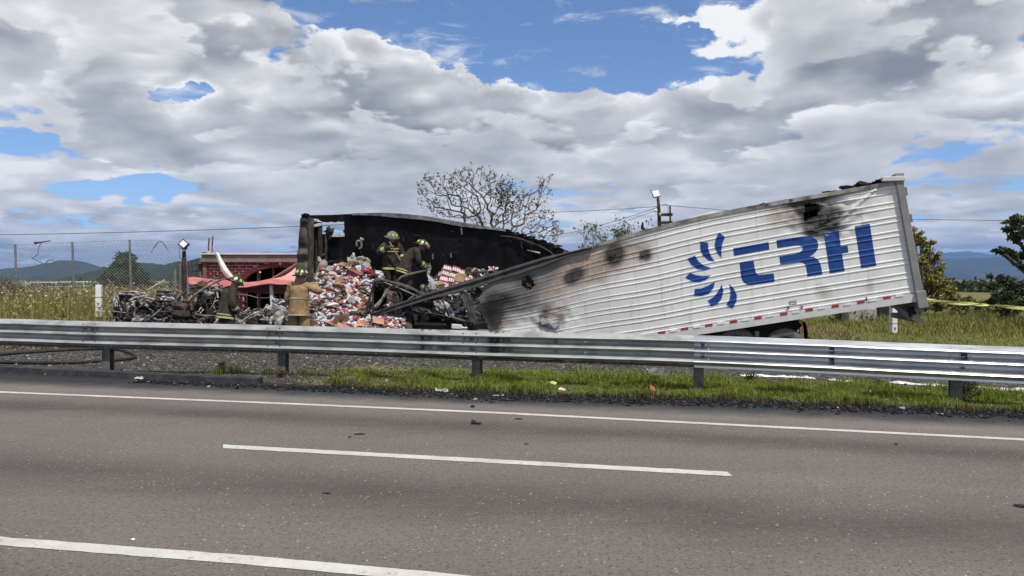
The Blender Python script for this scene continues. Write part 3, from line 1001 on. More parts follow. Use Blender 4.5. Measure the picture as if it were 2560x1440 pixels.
def rail_along(name, v0, v1, a0, a1, proud, th, m, n_=60):
    mb = MB(); rws = []
    for i in range(n_ + 1):
        a = lerp(a0, a1, i / n_)
        x0, y0 = wall_px(a, v0); x1, y1 = wall_px(a, v1)
        p, q = near(x0, y0), near(x1, y1)
        rws.append([p - TW * proud, q - TW * proud, q + TW * th, p + TW * th, p - TW * proud])
    mb.grid(rws)
    mb.f.append((0, 1, 2, 3)); e = len(mb.v) - 5; mb.f.append((e + 3, e + 2, e + 1, e))
    return mb.build(name, m, trailer)


m_rail = mat('bottom_rail_paint', (.50, .495, .47), (.60, .595, .565), scale=3, rough=.5, bump=.05)
m_sooty = mat('sooty_rail', (.06, .055, .05), (.22, .20, .18), scale=3, rough=.7, c3=(.36, .345, .32), bump=.2)
rail_along('bottom_rail', .935, 1.0, -.0, 5.6, .035, .12, m_rail)
rail_along('top_rail', -.012, .022, 0.0, 5.4, .03, .09, m_sooty, 80)

# reflective strips on the bottom rail
for i, (zx, zy) in enumerate(((15, 1340), (212, 1308), (420, 1277), (630, 1247), (840, 1215), (1060, 1182), (1278, 1147), (1500, 1115), (1720, 1080), (1943, 1042))):
    for k, (dx, m_) in enumerate(((0, m_red), (30, m_white))):
        x, y = 1650 + zx / 3.4286 + dx, 440 + zy / 3.4286 - dx * .155
        if x > 2262: continue
        a, v = wall_inv(x, y)
        q = [near(x + sx * 9, y + sy * 2.6 - sx * 9 * .155) - TW * (.045 + .001 * k) for sx, sy in ((-1, 1), (1, 1), (1, -1), (-1, -1))]
        q2 = [p + TW * .03 for p in q]
        o = MB().add(q + q2, [(0, 1, 2, 3), (4, 7, 6, 5), (0, 4, 5, 1), (1, 5, 6, 2), (2, 6, 7, 3), (3, 7, 4, 0)]).build('reflector', m_, trailer)
        o['label'] = ('red' if k == 0 else 'white') + ' reflective strip'

# rivets along the lower seam and the panel joints
mb = MB()


def rivet(x, y, r=.011):
    a, v = wall_inv(x, y); c = wall_pt(a, v, .004)
    mb.add([c + TU * r, c + Vector((0, 0, r)), c - TU * r, c - Vector((0, 0, r)), c - TW * .008], [(0, 1, 4), (1, 2, 4), (2, 3, 4), (3, 0, 4)])


for i in range(95): rivet(lerp(1650, 2283, i / 94), lerp(824, 733, i / 94))
for px in (1350, 1400, 1460, 1520, 1590, 1650, 1760, 1900, 2030, 2160):
    x0, y0 = px - 12, interp([(b[0][0], b[0][1]) for b in STA[::-1]], px)[0] + 12
    for k in range(26):
        t = k / 25; rivet(x0 + 24 * t, y0 + 215 * t, .009)
mb.build('rivet_rows', mat('dark_rivet', (.10, .095, .09), rough=.6), trailer, kind='stuff')


# ---- lettering and emblem, vinyl that follows the ribs
def decal(name, pts, m, off=.0045, grow=0.0, label=None):
    if grow:
        cx = sum(p[0] for p in pts) / len(pts); cy = sum(p[1] for p in pts) / len(pts); out = []
        n_ = len(pts); ar = sum(pts[i][0] * pts[(i + 1) % n_][1] - pts[(i + 1) % n_][0] * pts[i][1] for i in range(n_))
        for i in range(n_):
            a, b, c = Vector(pts[i - 1]), Vector(pts[i]), Vector(pts[(i + 1) % n_])
            d1 = (b - a).normalized(); d2 = (c - b).normalized()
            n1 = Vector((d1.y, -d1.x)); n2 = Vector((d2.y, -d2.x)); q = n1 + n2
            q = q / max(.35, q.length_squared / 2) if q.length > 1e-6 else n1
            out.append(tuple(b + q * (grow if ar > 0 else -grow)))
        pts = out
    uv = [wall_inv(*p) for p in pts]
    bm = bmesh.new()
    f = bm.faces.new([bm.verts.new((a, v, 0)) for a, v in uv])
    bmesh.ops.triangulate(bm, faces=[f])
    a0, a1 = min(q[0] for q in uv), max(q[0] for q in uv); v0, v1 = min(q[1] for q in uv), max(q[1] for q in uv)
    for v in VV:
        if v0 < v < v1: bmesh.ops.bisect_plane(bm, geom=bm.verts[:] + bm.edges[:] + bm.faces[:], plane_co=(0, v, 0), plane_no=(0, 1, 0), dist=1e-6)
    for a in AV[::2]:
        if a0 < a < a1: bmesh.ops.bisect_plane(bm, geom=bm.verts[:] + bm.edges[:] + bm.faces[:], plane_co=(a, 0, 0), plane_no=(1, 0, 0), dist=1e-6)
    mb = MB(); bm.verts.index_update()
    mb.v = [tuple(wall_pt(q.co.x, q.co.y, off)) for q in bm.verts]
    mb.f = [tuple(l.index for l in fc.verts) for fc in bm.faces]; mb.m = [0] * len(mb.f)
    bm.free()
    o = mb.build(name, m, trailer)
    if label: o['label'] = label
    return o


def z5(pts): return [(1650 + x / 3.4286, 440 + y / 3.4286) for x, y in pts]
def z5b(pts): return [(1400 + x / 3.4286, 440 + y / 3.4286) for x, y in pts]


LETTERS = [z5([(627, 620), (930, 566), (938, 630), (634, 685)]),
           z5([(682, 742), (803, 726), (812, 790), (820, 822), (832, 840), (850, 848), (975, 833), (982, 906), (775, 936), (745, 930), (715, 910), (697, 870), (690, 820)]),
           z5([(998, 550), (1215, 517), (1262, 514), (1310, 522), (1345, 548), (1358, 585), (1356, 612), (1338, 648), (1308, 674), (1278, 690), (1318, 694), (1352, 716), (1375, 752), (1384, 790), (1392, 843),
                   (1265, 862), (1258, 815), (1250, 770), (1232, 746), (1195, 738), (1032, 758), (1024, 690), (1150, 670), (1195, 656), (1220, 634), (1226, 614), (1214, 602), (1190, 596), (1150, 596), (1006, 618)]),
           z5([(1405, 492), (1530, 463), (1550, 603), (1607, 595), (1616, 656), (1560, 666), (1583, 815), (1455, 835)]),
           z5([(1668, 432), (1798, 410), (1854, 768), (1725, 790)])]
PETALS = [z5b(q) for q in ([(1363, 487), (1413, 522), (1390, 585), (1383, 640), (1384, 697), (1345, 655), (1325, 600), (1335, 545)],
                           [(1203, 563), (1268, 573), (1272, 630), (1290, 680), (1325, 733), (1275, 725), (1225, 680), (1203, 630)],
                           [(1093, 708), (1158, 684), (1190, 735), (1235, 770), (1292, 787), (1240, 805), (1180, 800), (1130, 765)],
                           [(1115, 830), (1165, 850), (1220, 858), (1290, 853), (1250, 890), (1200, 910), (1140, 908), (1075, 872)],
                           [(1328, 907), (1315, 960), (1275, 1010), (1215, 1030), (1150, 1028), (1157, 970), (1210, 965), (1270, 940)],
                           [(1386, 932), (1400, 985), (1385, 1050), (1350, 1095), (1297, 1120), (1270, 1070), (1320, 1035), (1360, 985)],
                           [(1453, 930), (1490, 965), (1515, 1020), (1512, 1075), (1477, 1137), (1428, 1103), (1455, 1060), (1462, 1000)])]
for q in LETTERS: decal('letter', q, m_blue)
for q in PETALS:
    decal('emblem_border', q, m_lightblue, .003, 1.6); decal('emblem_petal', q, m_blue)

# ---- rear frame, bumper
pt, pb = near(2246, 449), near(2303, 768)
dv = (pb - pt).normalized()
mb = MB()
mb.beam(pt, pb, .17, .15, TU)
o = mb.build('rear_post', m_frame, trailer, bevel=.012)
mb = MB(); mb.beam(pb - dv * .36 - TU * .02, pb + dv * .02 - TU * .02, .22, .20, TU); mb.build('corner_casting', m_frame, trailer, bevel=.015)
mb = MB(); mb.beam(pt + TU * .34 - dv * .01, pt - TU * .12 - dv * .01, .24, .10); mb.build('corner_cap', m_rail, trailer, bevel=.01)
mb = MB(); mb.beam(pt - TU * .05 + TW * 2.45, pb - TU * .05 + TW * 2.45, .2, .17, TU); mb.build('rear_post', m_frame, trailer)
mb = MB(); mb.beam(pt + TW * .1 - TU * .05, pt + TW * 2.4 - TU * .05, .17, .3); mb.build('rear_header', m_frame, trailer)
mb = MB(); mb.beam(pb + TW * .1, pb + TW * 2.4, .17, .2); mb.build('rear_sill', m_frame, trailer)
mb = MB(); c0 = (pt + pb) / 2
mb.add([pt + TW * .1 + TU * .05, pt + TW * 2.4 + TU * .05, pb + TW * 2.4 + TU * .05, pb + TW * .1 + TU * .05], [(0, 1, 2, 3)]); mb.build('rear_door', m_wall, trailer, solid=.04)
for k, (px, py) in enumerate(((2259, 478), (2271, 545), (2287, 638), (2296, 712))):
    q = near(px, py) - TU * .06
    MB().lathe([(.0001, .09), (.028, .09), (.028, -.09), (.0001, -.09)], q + TW * .05, dv, 8).build('hinge', m_dull, trailer)
a_, b_ = near(2252, 766) + TW * .5, near(2292, 800) + TW * .35
mb = MB(); mb.beam(a_, b_, .09, .11); mb.build('bumper_strut', m_frame, trailer)
mb = MB(); mb.beam(near(2286, 768) + TW * .3, near(2290, 792) + TW * .3, .10, .13); mb.build('bumper_hanger', m_black, trailer)
mb = MB(); mb.beam(near(2283, 792) + TW * .1, near(2303, 803) + TW * .1, .14, .12); mb.beam(near(2296, 799) + TW * .15, near(2296, 799) + TW * 2.2, .12, .12); mb.build('bumper_bar', m_frame, trailer)

# ---- floor, far side, roof remains of the rear half
mb = MB()
BA = [i * .25 for i in range(25)]
mb.grid([[near(*wall_px(a, .995)) + TW * w for a in BA] for w in (.08, 1.25, 2.45)]); mb.build('floor', m_black, trailer, solid=.14)
FARZ = []
mb = MB()
rws = []
for v in (0, .25, .5, .75, 1):
    rws.append([near(*wall_px(a, v)) + TW * 2.5 + Vector((0, 0, -(.03 if a < 2.2 else .25) * (1 - v))) for a in BA])
mb.grid(rws); mb.build('far_side_panel', m_char, trailer, solid=.05)
mb = MB(); rws = []
for w in (.12, .5, 1.0, 1.6, 2.45):
    rws.append([near(*wall_px(a, 0)) + TW * w + Vector((0, 0, -.03 + .05 * mn.noise(Vector((a * 3, w * 3, 1))))) for a in BA[:9]])
mb.grid(rws); mb.build('roof_remnant', m_char, trailer, solid=.03)
for i, (px, py, sx, sz) in enumerate(((2165, 461, .20, .07), (2130, 468, .22, .06), (2195, 455, .12, .06), (2090, 478, .20, .04), (1912, 512, .10, .06), (1990, 499, .18, .03), (2045, 489, .22, .03))):
    MB().lump(near(px, py) + TW * .12, (sx, .12, sz), i + 3, .6, 2).build('charred_scrap', m_char, trailer)
# peeled sheet along the top, pale, curling over the edge
m_pale = mat('peeled_liner', (.42, .37, .32), (.58, .53, .47), scale=3, rough=.8, bump=.2)
top_ = [(1560, 590, 1), (1620, 572, 4), (1680, 559, 5), (1730, 550, 12), (1775, 540, 15), (1810, 531, 8), (1850, 524, 1)]
mb = MB(); mb.grid([[near(x, y) + TW * .12 for x, y, h in top_], [near(x, y - h * .7) + TW * .3 for x, y, h in top_], [near(x, y - h) + TW * .55 for x, y, h in top_]])
mb.build('peeled_sheet', m_pale, trailer, solid=.01)
for pts in (((1451, 624), (1455, 606), (1462, 619), (1480, 617)), ((1607, 585), (1609, 567), (1616, 574), (1622, 577)), ((1400, 640), (1410, 628), (1420, 634), (1440, 628)), ((1500, 607), (1560, 588), (1580, 583), (1600, 580))):
    mb = MB(); rws = [[near(x, y) + TW * w for x, y in pts] for w in (.03, .10)]
    mb.grid(rws); bot = [near(x, y + 9) + TW * .08 for x, y in pts]; mb.grid([rws[0], bot]); mb.build('torn_strip', m_sooty, trailer, solid=.008)

# ---- wheels and bogie
for px, wz in ((1843, .205), (1965, .20)):
    t_ = tcoord(near(px, 870))[0]
    for w in (.22, .55, 1.95, 2.28):
        c = tp(t_, w, wz)
        mb = MB()
        mb.lathe([(.27, -.13), (.33, -.145), (.41, -.14), (.443, -.11), (.45, -.05), (.45, .05), (.443, .11), (.41, .14), (.33, .145), (.27, .13)], c, TW, 40)
        wh = mb.build('wheel', m_tyre, trailer, smooth=True)
        mb = MB(); mb.lathe([(.275, -.12), (.265, -.09), (.22, -.07), (.16, -.02), (.10, -.03), (.095, -.10), (.0001, -.11)], c, TW, 24)
        ob = mb.build('rim', m_rim, wh, origin=tuple(WO[wh.name]), smooth=True)
ta = tcoord(near(1905, 870))[0]
mb = MB()
pts = [near(*p) + TW * .35 for p in ((1735, 842), (1995, 800), (2012, 815), (1985, 840), (1960, 862), (1750, 875))]
mb.add(pts + [p + TW * 1.8 for p in pts], [(0, 5, 4, 3, 2, 1), (6, 7, 8, 9, 10, 11)] + [(i, (i + 1) % 6, (i + 1) % 6 + 6, i + 6) for i in range(6)])
mb.build('bogie_frame', m_black, trailer)
for px in (1843, 1965):
    t_ = tcoord(near(px, 870))[0]; mb = MB(); mb.tube([tp(t_, .1, .2), tp(t_, 2.4, .2)], .09, 10); mb.build('axle', m_black, trailer)
mb = MB(); mb.grid([[near(x, y) + TW * w for x, y in ((2000, 800), (2014, 806), (2019, 815), (2021, 830), (2023, 850), (2027, 868))] for w in (.12, .75)]); mb.build('mudflap', m_black, trailer, solid=.02)
mb = MB(); mb.tube([near(1998, 800) + TW * .2, near(2001, 812) + TW * .2, near(2002, 838) + TW * .2], .012, 5); mb.build('air_hose', m_black, trailer)
mb = MB(); mb.box(near(1893, 836) + TW * .1, (.10, .06, .14)); mb.build('brake_chamber', m_ash, trailer, bevel=.02)
for px, py in ((1970, 766), (2004, 764)):      # small dark hooks and a plate outline on the wall
    for s in (-1, 1):
        mb = MB(); a, v = wall_inv(px + s * 2, py + 3); mb.tube([wall_pt(*wall_inv(px + s * 3, py), .02), wall_pt(*wall_inv(px, py + 8), .02)], .010, 4); mb.build('hook', m_black, trailer)
mb = MB(); fr = [(1973, 754), (1990, 751), (1991, 759), (1974, 761), (1973, 754)]
mb.tube([wall_pt(*wall_inv(*q), .012) for q in fr], .007, 4); mb.build('placard_frame', m_dull, trailer)
mb = MB(); mb.tube([wall_pt(*wall_inv(*q), .03) for q in ((2165, 742), (2166, 756), (2172, 757))], .012, 4); mb.build('hook', m_black, trailer)
# curled pale flake under the lower burn
fl = [(1351, 801), (1356, 792), (1366, 797), (1378, 795), (1386, 804), (1399, 803), (1398, 812), (1388, 822), (1376, 820), (1368, 812), (1356, 811)]
mb = MB(); c = [wall_pt(*wall_inv(x, y), .03 + .03 * mn.noise(Vector((x * .1, y * .1, 0)))) for x, y in fl]; c.append(wall_pt(*wall_inv(1376, 808), .055))
mb.add(c, [(i, (i + 1) % 11, 11) for i in range(11)]); mb.build('peeled_flake', mat('peeled_flake', (.26, .26, .245), (.40, .395, .375), scale=8, rough=.6), trailer, solid=.01)
mb = MB(); mb.tube([wall_pt(*wall_inv(*q), .03) for q in fl + fl[:1]], .009, 5); mb.build('flake_rim', m_ash, trailer)
for c, s_ in (((1532, 645), 9), ((1613, 640), 7), ((1321, 705), 11), ((2055, 560), 12), ((2080, 545), 10), ((2040, 580), 10)):
    for k in range(3):
        x, y = c[0] + random.uniform(-s_, s_), c[1] + random.uniform(-s_, s_)
        a, v = wall_inv(x, y)
        MB().lump(wall_pt(a, v, .01), (.055, .02, .04), int(x), .7, 1).build('blister', m_char2, trailer)

# ---- front half: far wall, front wall, corner post, floor
FT = [(1040, 3), (1040, 3)]
fw_top = [(862, 536), (900, 534), (960, 533), (1010, 536), (1060, 541), (1100, 547), (1160, 558), (1210, 566), (1270, 576), (1330, 594), (1380, 610), (1425, 630), (1480, 655)]
N = 90; rws = []
for k in range(13):
    v = k / 12; row = []
    for i in range(N + 1):
        px = lerp(862, 1480, i / N); top = near(px, interp(fw_top, px)[0] + 1.2 * mn.noise(Vector((px * .12, 0, 2))), TWID)
        d = .10 * mn.noise(Vector((px * .012, v * 3, 5))) + .05 * sstep(1150, 1350, px) * mn.noise(Vector((px * .05, v * 5, 9)))
        q = lerp(top.z, .35, v)
        row.append(Vector((top.x, top.y, q)) + TW * d)
    rws.append(row)
mb = MB(); mb.grid(rws); mb.build('far_side_panel', m_char, trailer, solid=.05)
mb = MB(); rws = []
for px in range(880, 1276, 12):
    y = interp(fw_top, px)[0]; th = 6 * sstep(880, 1000, px) * sstep(1275, 1150, px) + 3
    p = near(px, y - 1.5, TWID - .12); q = near(px, y + th + 2 * mn.noise(Vector((px * .2, 0, 0))), TWID - .16)
    rws.append([p + TW * .2, p, q])
mb.grid(rws); mb.build('bent_roof_edge', mat('smoked_aluminium', (.05, .05, .048), (.16, .158, .15), scale=5, rough=.55, metal=.4, bump=.2), trailer, solid=.012)
for i in range(12):
    px = random.uniform(1200, 1420); y = interp(fw_top, px)[0]
    MB().lump(near(px, y + 2, TWID - .05), (.14, .06, .05), i + 40, .8, 1).build('charred_scrap', m_char, trailer)
for pts in (((1250, 590), (1290, 594), (1330, 606), (1370, 628)), ((1305, 600), (1303, 615), (1306, 622)), ((1345, 612), (1375, 630), (1392, 645)), ((1318, 626), (1350, 633)), ((1283, 596), (1310, 601), (1332, 612))):
    mb = MB(); mb.tube([near(x, y, TWID - .15) for x, y in pts], [.022, .03, .02, .014][:len(pts)], 5); mb.build('bent_rib', m_ash if len(pts) == 2 else m_char2, trailer)
for i in range(24):     # small scorched strips and rivet lines on the black lining
    px, py = random.uniform(900, 1240), random.uniform(575, 700)
    mb = MB(); L_ = random.choice((3, 6, 14)); dr = random.random() < .55
    mb.beam(near(px, py, TWID - .14), near(px + (L_ if dr else 1), py + (0.5 if dr else L_), TWID - .14), .02, .02); mb.build('scorched_strip', m_char2, trailer)
for (x, y, dx, dy) in ((1082, 634, 0, 14), (1127, 632, 1, 12), (1153, 570, 2, 16), (975, 632, 0, 30), (985, 642, 14, -1)):
    mb = MB(); mb.beam(near(x, y, TWID - .16), near(x + dx, y + dy, TWID - .16), .03, .03); mb.build('scorched_strip', m_dull, trailer)

# front wall with its burnt-out opening
def fpoly(name, pts, m, th=.06, dt=0.0, wob=0.0):
    q = [front(x + wob * mn.noise(Vector((x, y, 1))), y + wob * mn.noise(Vector((x, y, 7))), TLEN + dt) for x, y in pts]
    n_ = len(q); mb = MB(); mb.add(q + [p + TU * th for p in q], [tuple(range(n_))[::-1], tuple(range(n_, 2 * n_))] + [(i, (i + 1) % n_, (i + 1) % n_ + n_, i + n_) for i in range(n_)])
    return mb.build(name, m, trailer)


fpoly('front_header', [(762, 538), (830, 537), (869, 535), (869, 553), (855, 555), (848, 553), (840, 556), (830, 554), (820, 556), (808, 554), (800, 548), (780, 545), (762, 545)], m_char)
fpoly('front_panel', [(772, 552), (806, 556), (806, 640), (808, 655), (770, 655)], m_char)
fpoly('front_pillar', [(797, 562), (806, 562), (807, 650), (799, 650)], m_char2, .04, -.08)
fpoly('front_panel', [(806, 585), (872, 586), (874, 650), (806, 655)], m_char)
fpoly('front_pillar', [(866, 540), (875, 540), (877, 655), (867, 655)], m_char)
fpoly('front_panel', [(766, 653), (876, 648), (880, 760), (764, 760)], m_char2)
fpoly('insulation_edge', [(775, 560), (790, 561), (806, 558), (806, 563), (790, 567), (776, 565)], m_pale, .10, -.10)
fpoly('insulation_edge', [(772, 551), (794, 551), (794, 554), (772, 554)], m_ash, .05, -.06)
fpoly('insulation_edge', [(826, 587), (840, 585), (855, 587), (868, 584), (877, 589), (868, 591), (850, 592), (828, 592)], mat('pale_foam', (.50, .48, .42), (.66, .64, .58), scale=9, rough=.9, bump=.6), .10, -.12)
for pts, r_ in ((((813, 650), (815, 620), (814, 592), (819, 580), (827, 577)), .05), (((768, 556), (776, 590), (774, 620), (771, 650)), .035), (((764, 560), (768, 600), (770, 650)), .03), (((806, 640), (811, 635), (816, 648)), .05), (((782, 590), (783, 650)), .02), (((790, 600), (792, 655)), .025),
                (((768, 656), (790, 654), (810, 657), (830, 653), (870, 651)), .03), (((862, 578), (868, 582), (875, 586)), .05), (((873, 590), (876, 620), (875, 648)), .03)):
    mb = MB(); mb.tube([front(x, y, TLEN - .12) for x, y in pts], [r_ * random.uniform(.6, 1.2) for _ in pts], 6); mb.build('burnt_pipe', m_char2, trailer)
MB().lump(front(822, 580, TLEN - .2), (.12, .10, .14), 5, .7, 2).build('charred_scrap', m_char2, trailer)
# corner post, buckled
mb = MB(); rws = []
for k in range(61):
    t = k / 60; y = lerp(545, 830, t); xl = lerp(751, 727, min(1, t * 1.0)); xr = lerp(773, 771, t)
    wv = .04 * math.sin(t * 46 + 2 * mn.noise(Vector((t * 6, 0, 0)))) + .03 * mn.noise(Vector((t * 14, 2, 0)))
    rws.append([near(xl, y) + TW * .25, near(xl, y) - TW * wv * .4, near(lerp(xl, xr, .3), y) - TW * (.03 + wv), near(lerp(xl, xr, .7), y) - TW * (.03 + wv), near(xr, y) - TW * wv * .3, near(xr, y) + TW * .25])
rws[0] = [q + (Vector((0, 0, .04)) if 1 < i < 5 else Vector((0, 0, 0))) for i, q in enumerate(rws[0])]
mb.grid(rws); mb.build('corner_post', mat('scorched_post', (.022, .017, .014), (.075, .060, .052), scale=4, rough=.75, bump=.4, c3=(.16, .14, .125), lo=.3, hi=.8), trailer, smooth=False)
mb = MB(); mb.tube([near(x, y) - TW * .02 for x, y in ((757, 541), (764, 538), (772, 540))], .06, 8); mb.build('corner_cap', m_char, trailer)
mb = MB(); mb.tube([near(x, y) - TW * .03 for x, y in ((770, 560), (776, 590), (775, 640), (770, 700))], [.02, .03, .02, .02], 6); mb.build('burnt_pipe', m_char2, trailer)
mb = MB(); mb.grid([[tp(t, w, .42 + .05 * mn.noise(Vector((t, w, 0)))) for t in np.linspace(10.3, 15, 12)] for w in (.05, 1.2, 2.45)]); mb.build('floor', m_black, trailer, solid=.15)
# underside and landing gear remains in the dark gap below the break
mb = MB(); mb.add([tp(10.3, .3, -.2), tp(13.2, .3, -.2), tp(13.2, .3, .40), tp(10.3, .3, .40)], [(0, 1, 2, 3)]); mb.build('side_skirt', m_black, trailer, solid=.05)

# ---- the top rail of the near side, torn away and hanging down to the left
tpx = [(880, 798, 803), (930, 782, 794), (997, 757, 772), (1075, 730, 748), (1140, 710, 732), (1178, 699, 722), (1240, 680, 702), (1300, 661, 684), (1360, 643, 664), (1420, 630, 640), (1480, 616, 624)]
rws = []
for i in range(61):
    x = lerp(880, 1480, i / 60); a, b = interp(tpx, x); a += 1.0 * mn.noise(Vector((x * .07, 0, 0)))
    w = lerp(-.35, -.03, sstep(880, 1250, x))
    p, q = near(x, a, w), near(x, b, w)
    rws.append([p + TW * .10, p - TW * .02, p * .7 + q * .3 - TW * .05, p * .35 + q * .65 - TW * .02, q - TW * .045, q + TW * .05])
mb = MB(); mb.grid(rws); mb.build('torn_top_rail', mat('burnt_rail', (.014, .013, .012), (.045, .042, .039), scale=5, rough=.55, bump=.3, c3=(.12, .115, .105), lo=.3, hi=.9, spec=.5), trailer)

# ---- shredded side skin below it
def crumple(name, poly_rows, m, amp=.12, freq=3.0, w=.15, n=14, seed=0, th=.012):
    """poly_rows: two or more pixel polylines; a crumpled sheet through them"""
    rws = []
    K = len(poly_rows)
    for k in range((K - 1) * 5 + 1):
        a, b = poly_rows[min(k // 5, K - 2)], poly_rows[min(k // 5, K - 2) + 1]; f = (k - 5 * min(k // 5, K - 2)) / 5
        row = []
        for i in range(n + 1):
            s = i / n * (len(a) - 1); j = min(int(s), len(a) - 2); e = s - j
            s2 = i / n * (len(b) - 1); j2 = min(int(s2), len(b) - 2); e2 = s2 - j2
            x = lerp(lerp(a[j][0], a[j + 1][0], e), lerp(b[j2][0], b[j2 + 1][0], e2), f); y = lerp(lerp(a[j][1], a[j + 1][1], e), lerp(b[j2][1], b[j2 + 1][1], e2), f)
            q = near(x, y, w)
            ns = 1 - abs(2 * mn.noise(Vector((i * freq / n * 2, k * freq * .15, seed)))) 
            row.append(q - TW * amp * ns + Vector((0, 0, amp * .25 * mn.noise(Vector((i * .7, k * .6, seed + 3))))))
        rws.append(row)
    mb = MB(); mb.grid(rws); return mb.build(name, m, trailer, solid=th)


m_dirty = mat('scorched_sheet', (.035, .033, .030), (.10, .095, .088), scale=3, rough=.5, metal=.3, bump=.3, c3=(.30, .28, .26), lo=.3, hi=.85)
crumple('torn_sheet', [[(1000, 772), (1060, 757), (1098, 748)], [(1020, 782), (1085, 774), (1120, 790)], [(1050, 785), (1105, 796), (1180, 806)]], m_dirty, .16, 3.2, .1, 18, 2)
crumple('torn_sheet', [[(1088, 752), (1110, 748), (1128, 764)], [(1095, 775), (1120, 790), (1140, 796)]], m_ash, .14, 3, -.05, 10, 5)
crumple('torn_sheet', [[(1030, 768), (1050, 766), (1075, 774)], [(1036, 776), (1056, 782), (1084, 784)]], m_ash, .10, 3, -.02, 10, 8)
crumple('torn_sheet', [[(1110, 796), (1150, 802), (1186, 808)], [(1120, 814), (1150, 820), (1184, 824)]], m_black, .10, 3, .1, 10, 11)
crumple('torn_sheet', [[(1147, 728), (1162, 728), (1172, 730)], [(1165, 765), (1176, 765), (1184, 764)], [(1174, 800), (1184, 805), (1196, 806)]], mat('bent_strut', (.05, .047, .043), (.12, .112, .10), scale=4, rough=.6, bump=.2), .03, 2, -.05, 8, 14)
# ================================================================== spilled cargo
m_pw = mat('white_wrapper', (.36, .35, .36), (.66, .65, .65), scale=6, rough=.45, bump=.3, bscale=18)
m_pr = mat('red_wrapper', (.30, .035, .04), (.44, .08, .08), scale=6, rough=.45, bump=.3, bscale=18)
m_pb = mat('blue_wrapper', (.05, .07, .22), (.13, .16, .36), scale=6, rough=.45, bump=.3, bscale=18)
m_pp = mat('pink_wrapper', (.48, .24, .25), (.62, .40, .40), scale=6, rough=.5, bump=.3, bscale=18)
m_pl = mat('lilac_wrapper', (.40, .38, .52), (.55, .54, .66), scale=6, rough=.5, bump=.3, bscale=18)
m_card = mat('brown_cardboard', (.21, .125, .065), (.33, .21, .12), scale=4, rough=.9, bump=.1)
m_mar = mat('maroon_card', (.075, .018, .022), (.14, .045, .045), scale=5, rough=.7, bump=.1)
m_or = mat('salmon_card', (.34, .16, .10), (.48, .28, .20), scale=5, rough=.8, bump=.2)
m_burnt = mat('burnt_packet', (.010, .009, .009), (.05, .042, .036), scale=9, rough=.8, bump=.5, c3=(.12, .10, .085))
m_tan = mat('scorched_paper', (.20, .155, .105), (.40, .33, .24), scale=7, rough=.9, bump=.4)
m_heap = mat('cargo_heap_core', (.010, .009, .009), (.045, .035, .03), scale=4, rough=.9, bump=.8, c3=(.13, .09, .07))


def pack_mesh(name, sx, sy, sz, mats, seed, crush=.3):
    """a dented packet: 26-vertex box with bulging faces, a second colour on its band"""
    r_ = random.Random(seed); vs = []; idx = {}
    for i in range(4):
        for j in range(3):
            for k in range(3):
                if 0 < i < 3 and j == 1 and k == 1: continue
                x, y, z = i / 1.5 - 1, j - 1.0, k - 1.0
                b = 1.0 - .22 * (abs(x) > .9) - .12 * (abs(y) > .9) * (abs(z) > .9)
                q = (x * sx * (1 - .1 * (abs(y) > .9)), y * sy * b, z * sz * (b if abs(x) < .9 else .55))
                idx[i, j, k] = len(vs); vs.append(tuple(c + r_.uniform(-1, 1) * crush * s_ * .5 for c, s_ in zip(q, (sx * .5, sy, sz))))
    fs, mi = [], []
    def quad(a, b, c, d, m_): fs.append(tuple(idx[q] for q in (a, b, c, d))); mi.append(m_)
    for i in range(3):
        band = 1 if (len(mats) > 1 and i == 1) else (2 if len(mats) > 2 and i == 2 else 0)
        for t in range(2):
            quad((i, t, 0), (i, t + 1, 0), (i + 1, t + 1, 0), (i + 1, t, 0), band); quad((i, t, 2), (i + 1, t, 2), (i + 1, t + 1, 2), (i, t + 1, 2), band)
            quad((i, 0, t), (i + 1, 0, t), (i + 1, 0, t + 1), (i, 0, t + 1), band); quad((i, 2, t), (i, 2, t + 1), (i + 1, 2, t + 1), (i + 1, 2, t), band)
    for i, e in ((0, 0), (3, len(mats) - 1)):
        for j in range(2):
            for k in range(2): quad((i, j, k), (i, j, k + 1), (i, j + 1, k + 1), (i, j + 1, k), e if len(mats) > 2 else 0)
    me = bpy.data.meshes.new(name); me.from_pydata(vs, [], fs)
    for m_ in mats: me.materials.append(m_)
    me.polygons.foreach_set('material_index', mi); me.update()
    return me


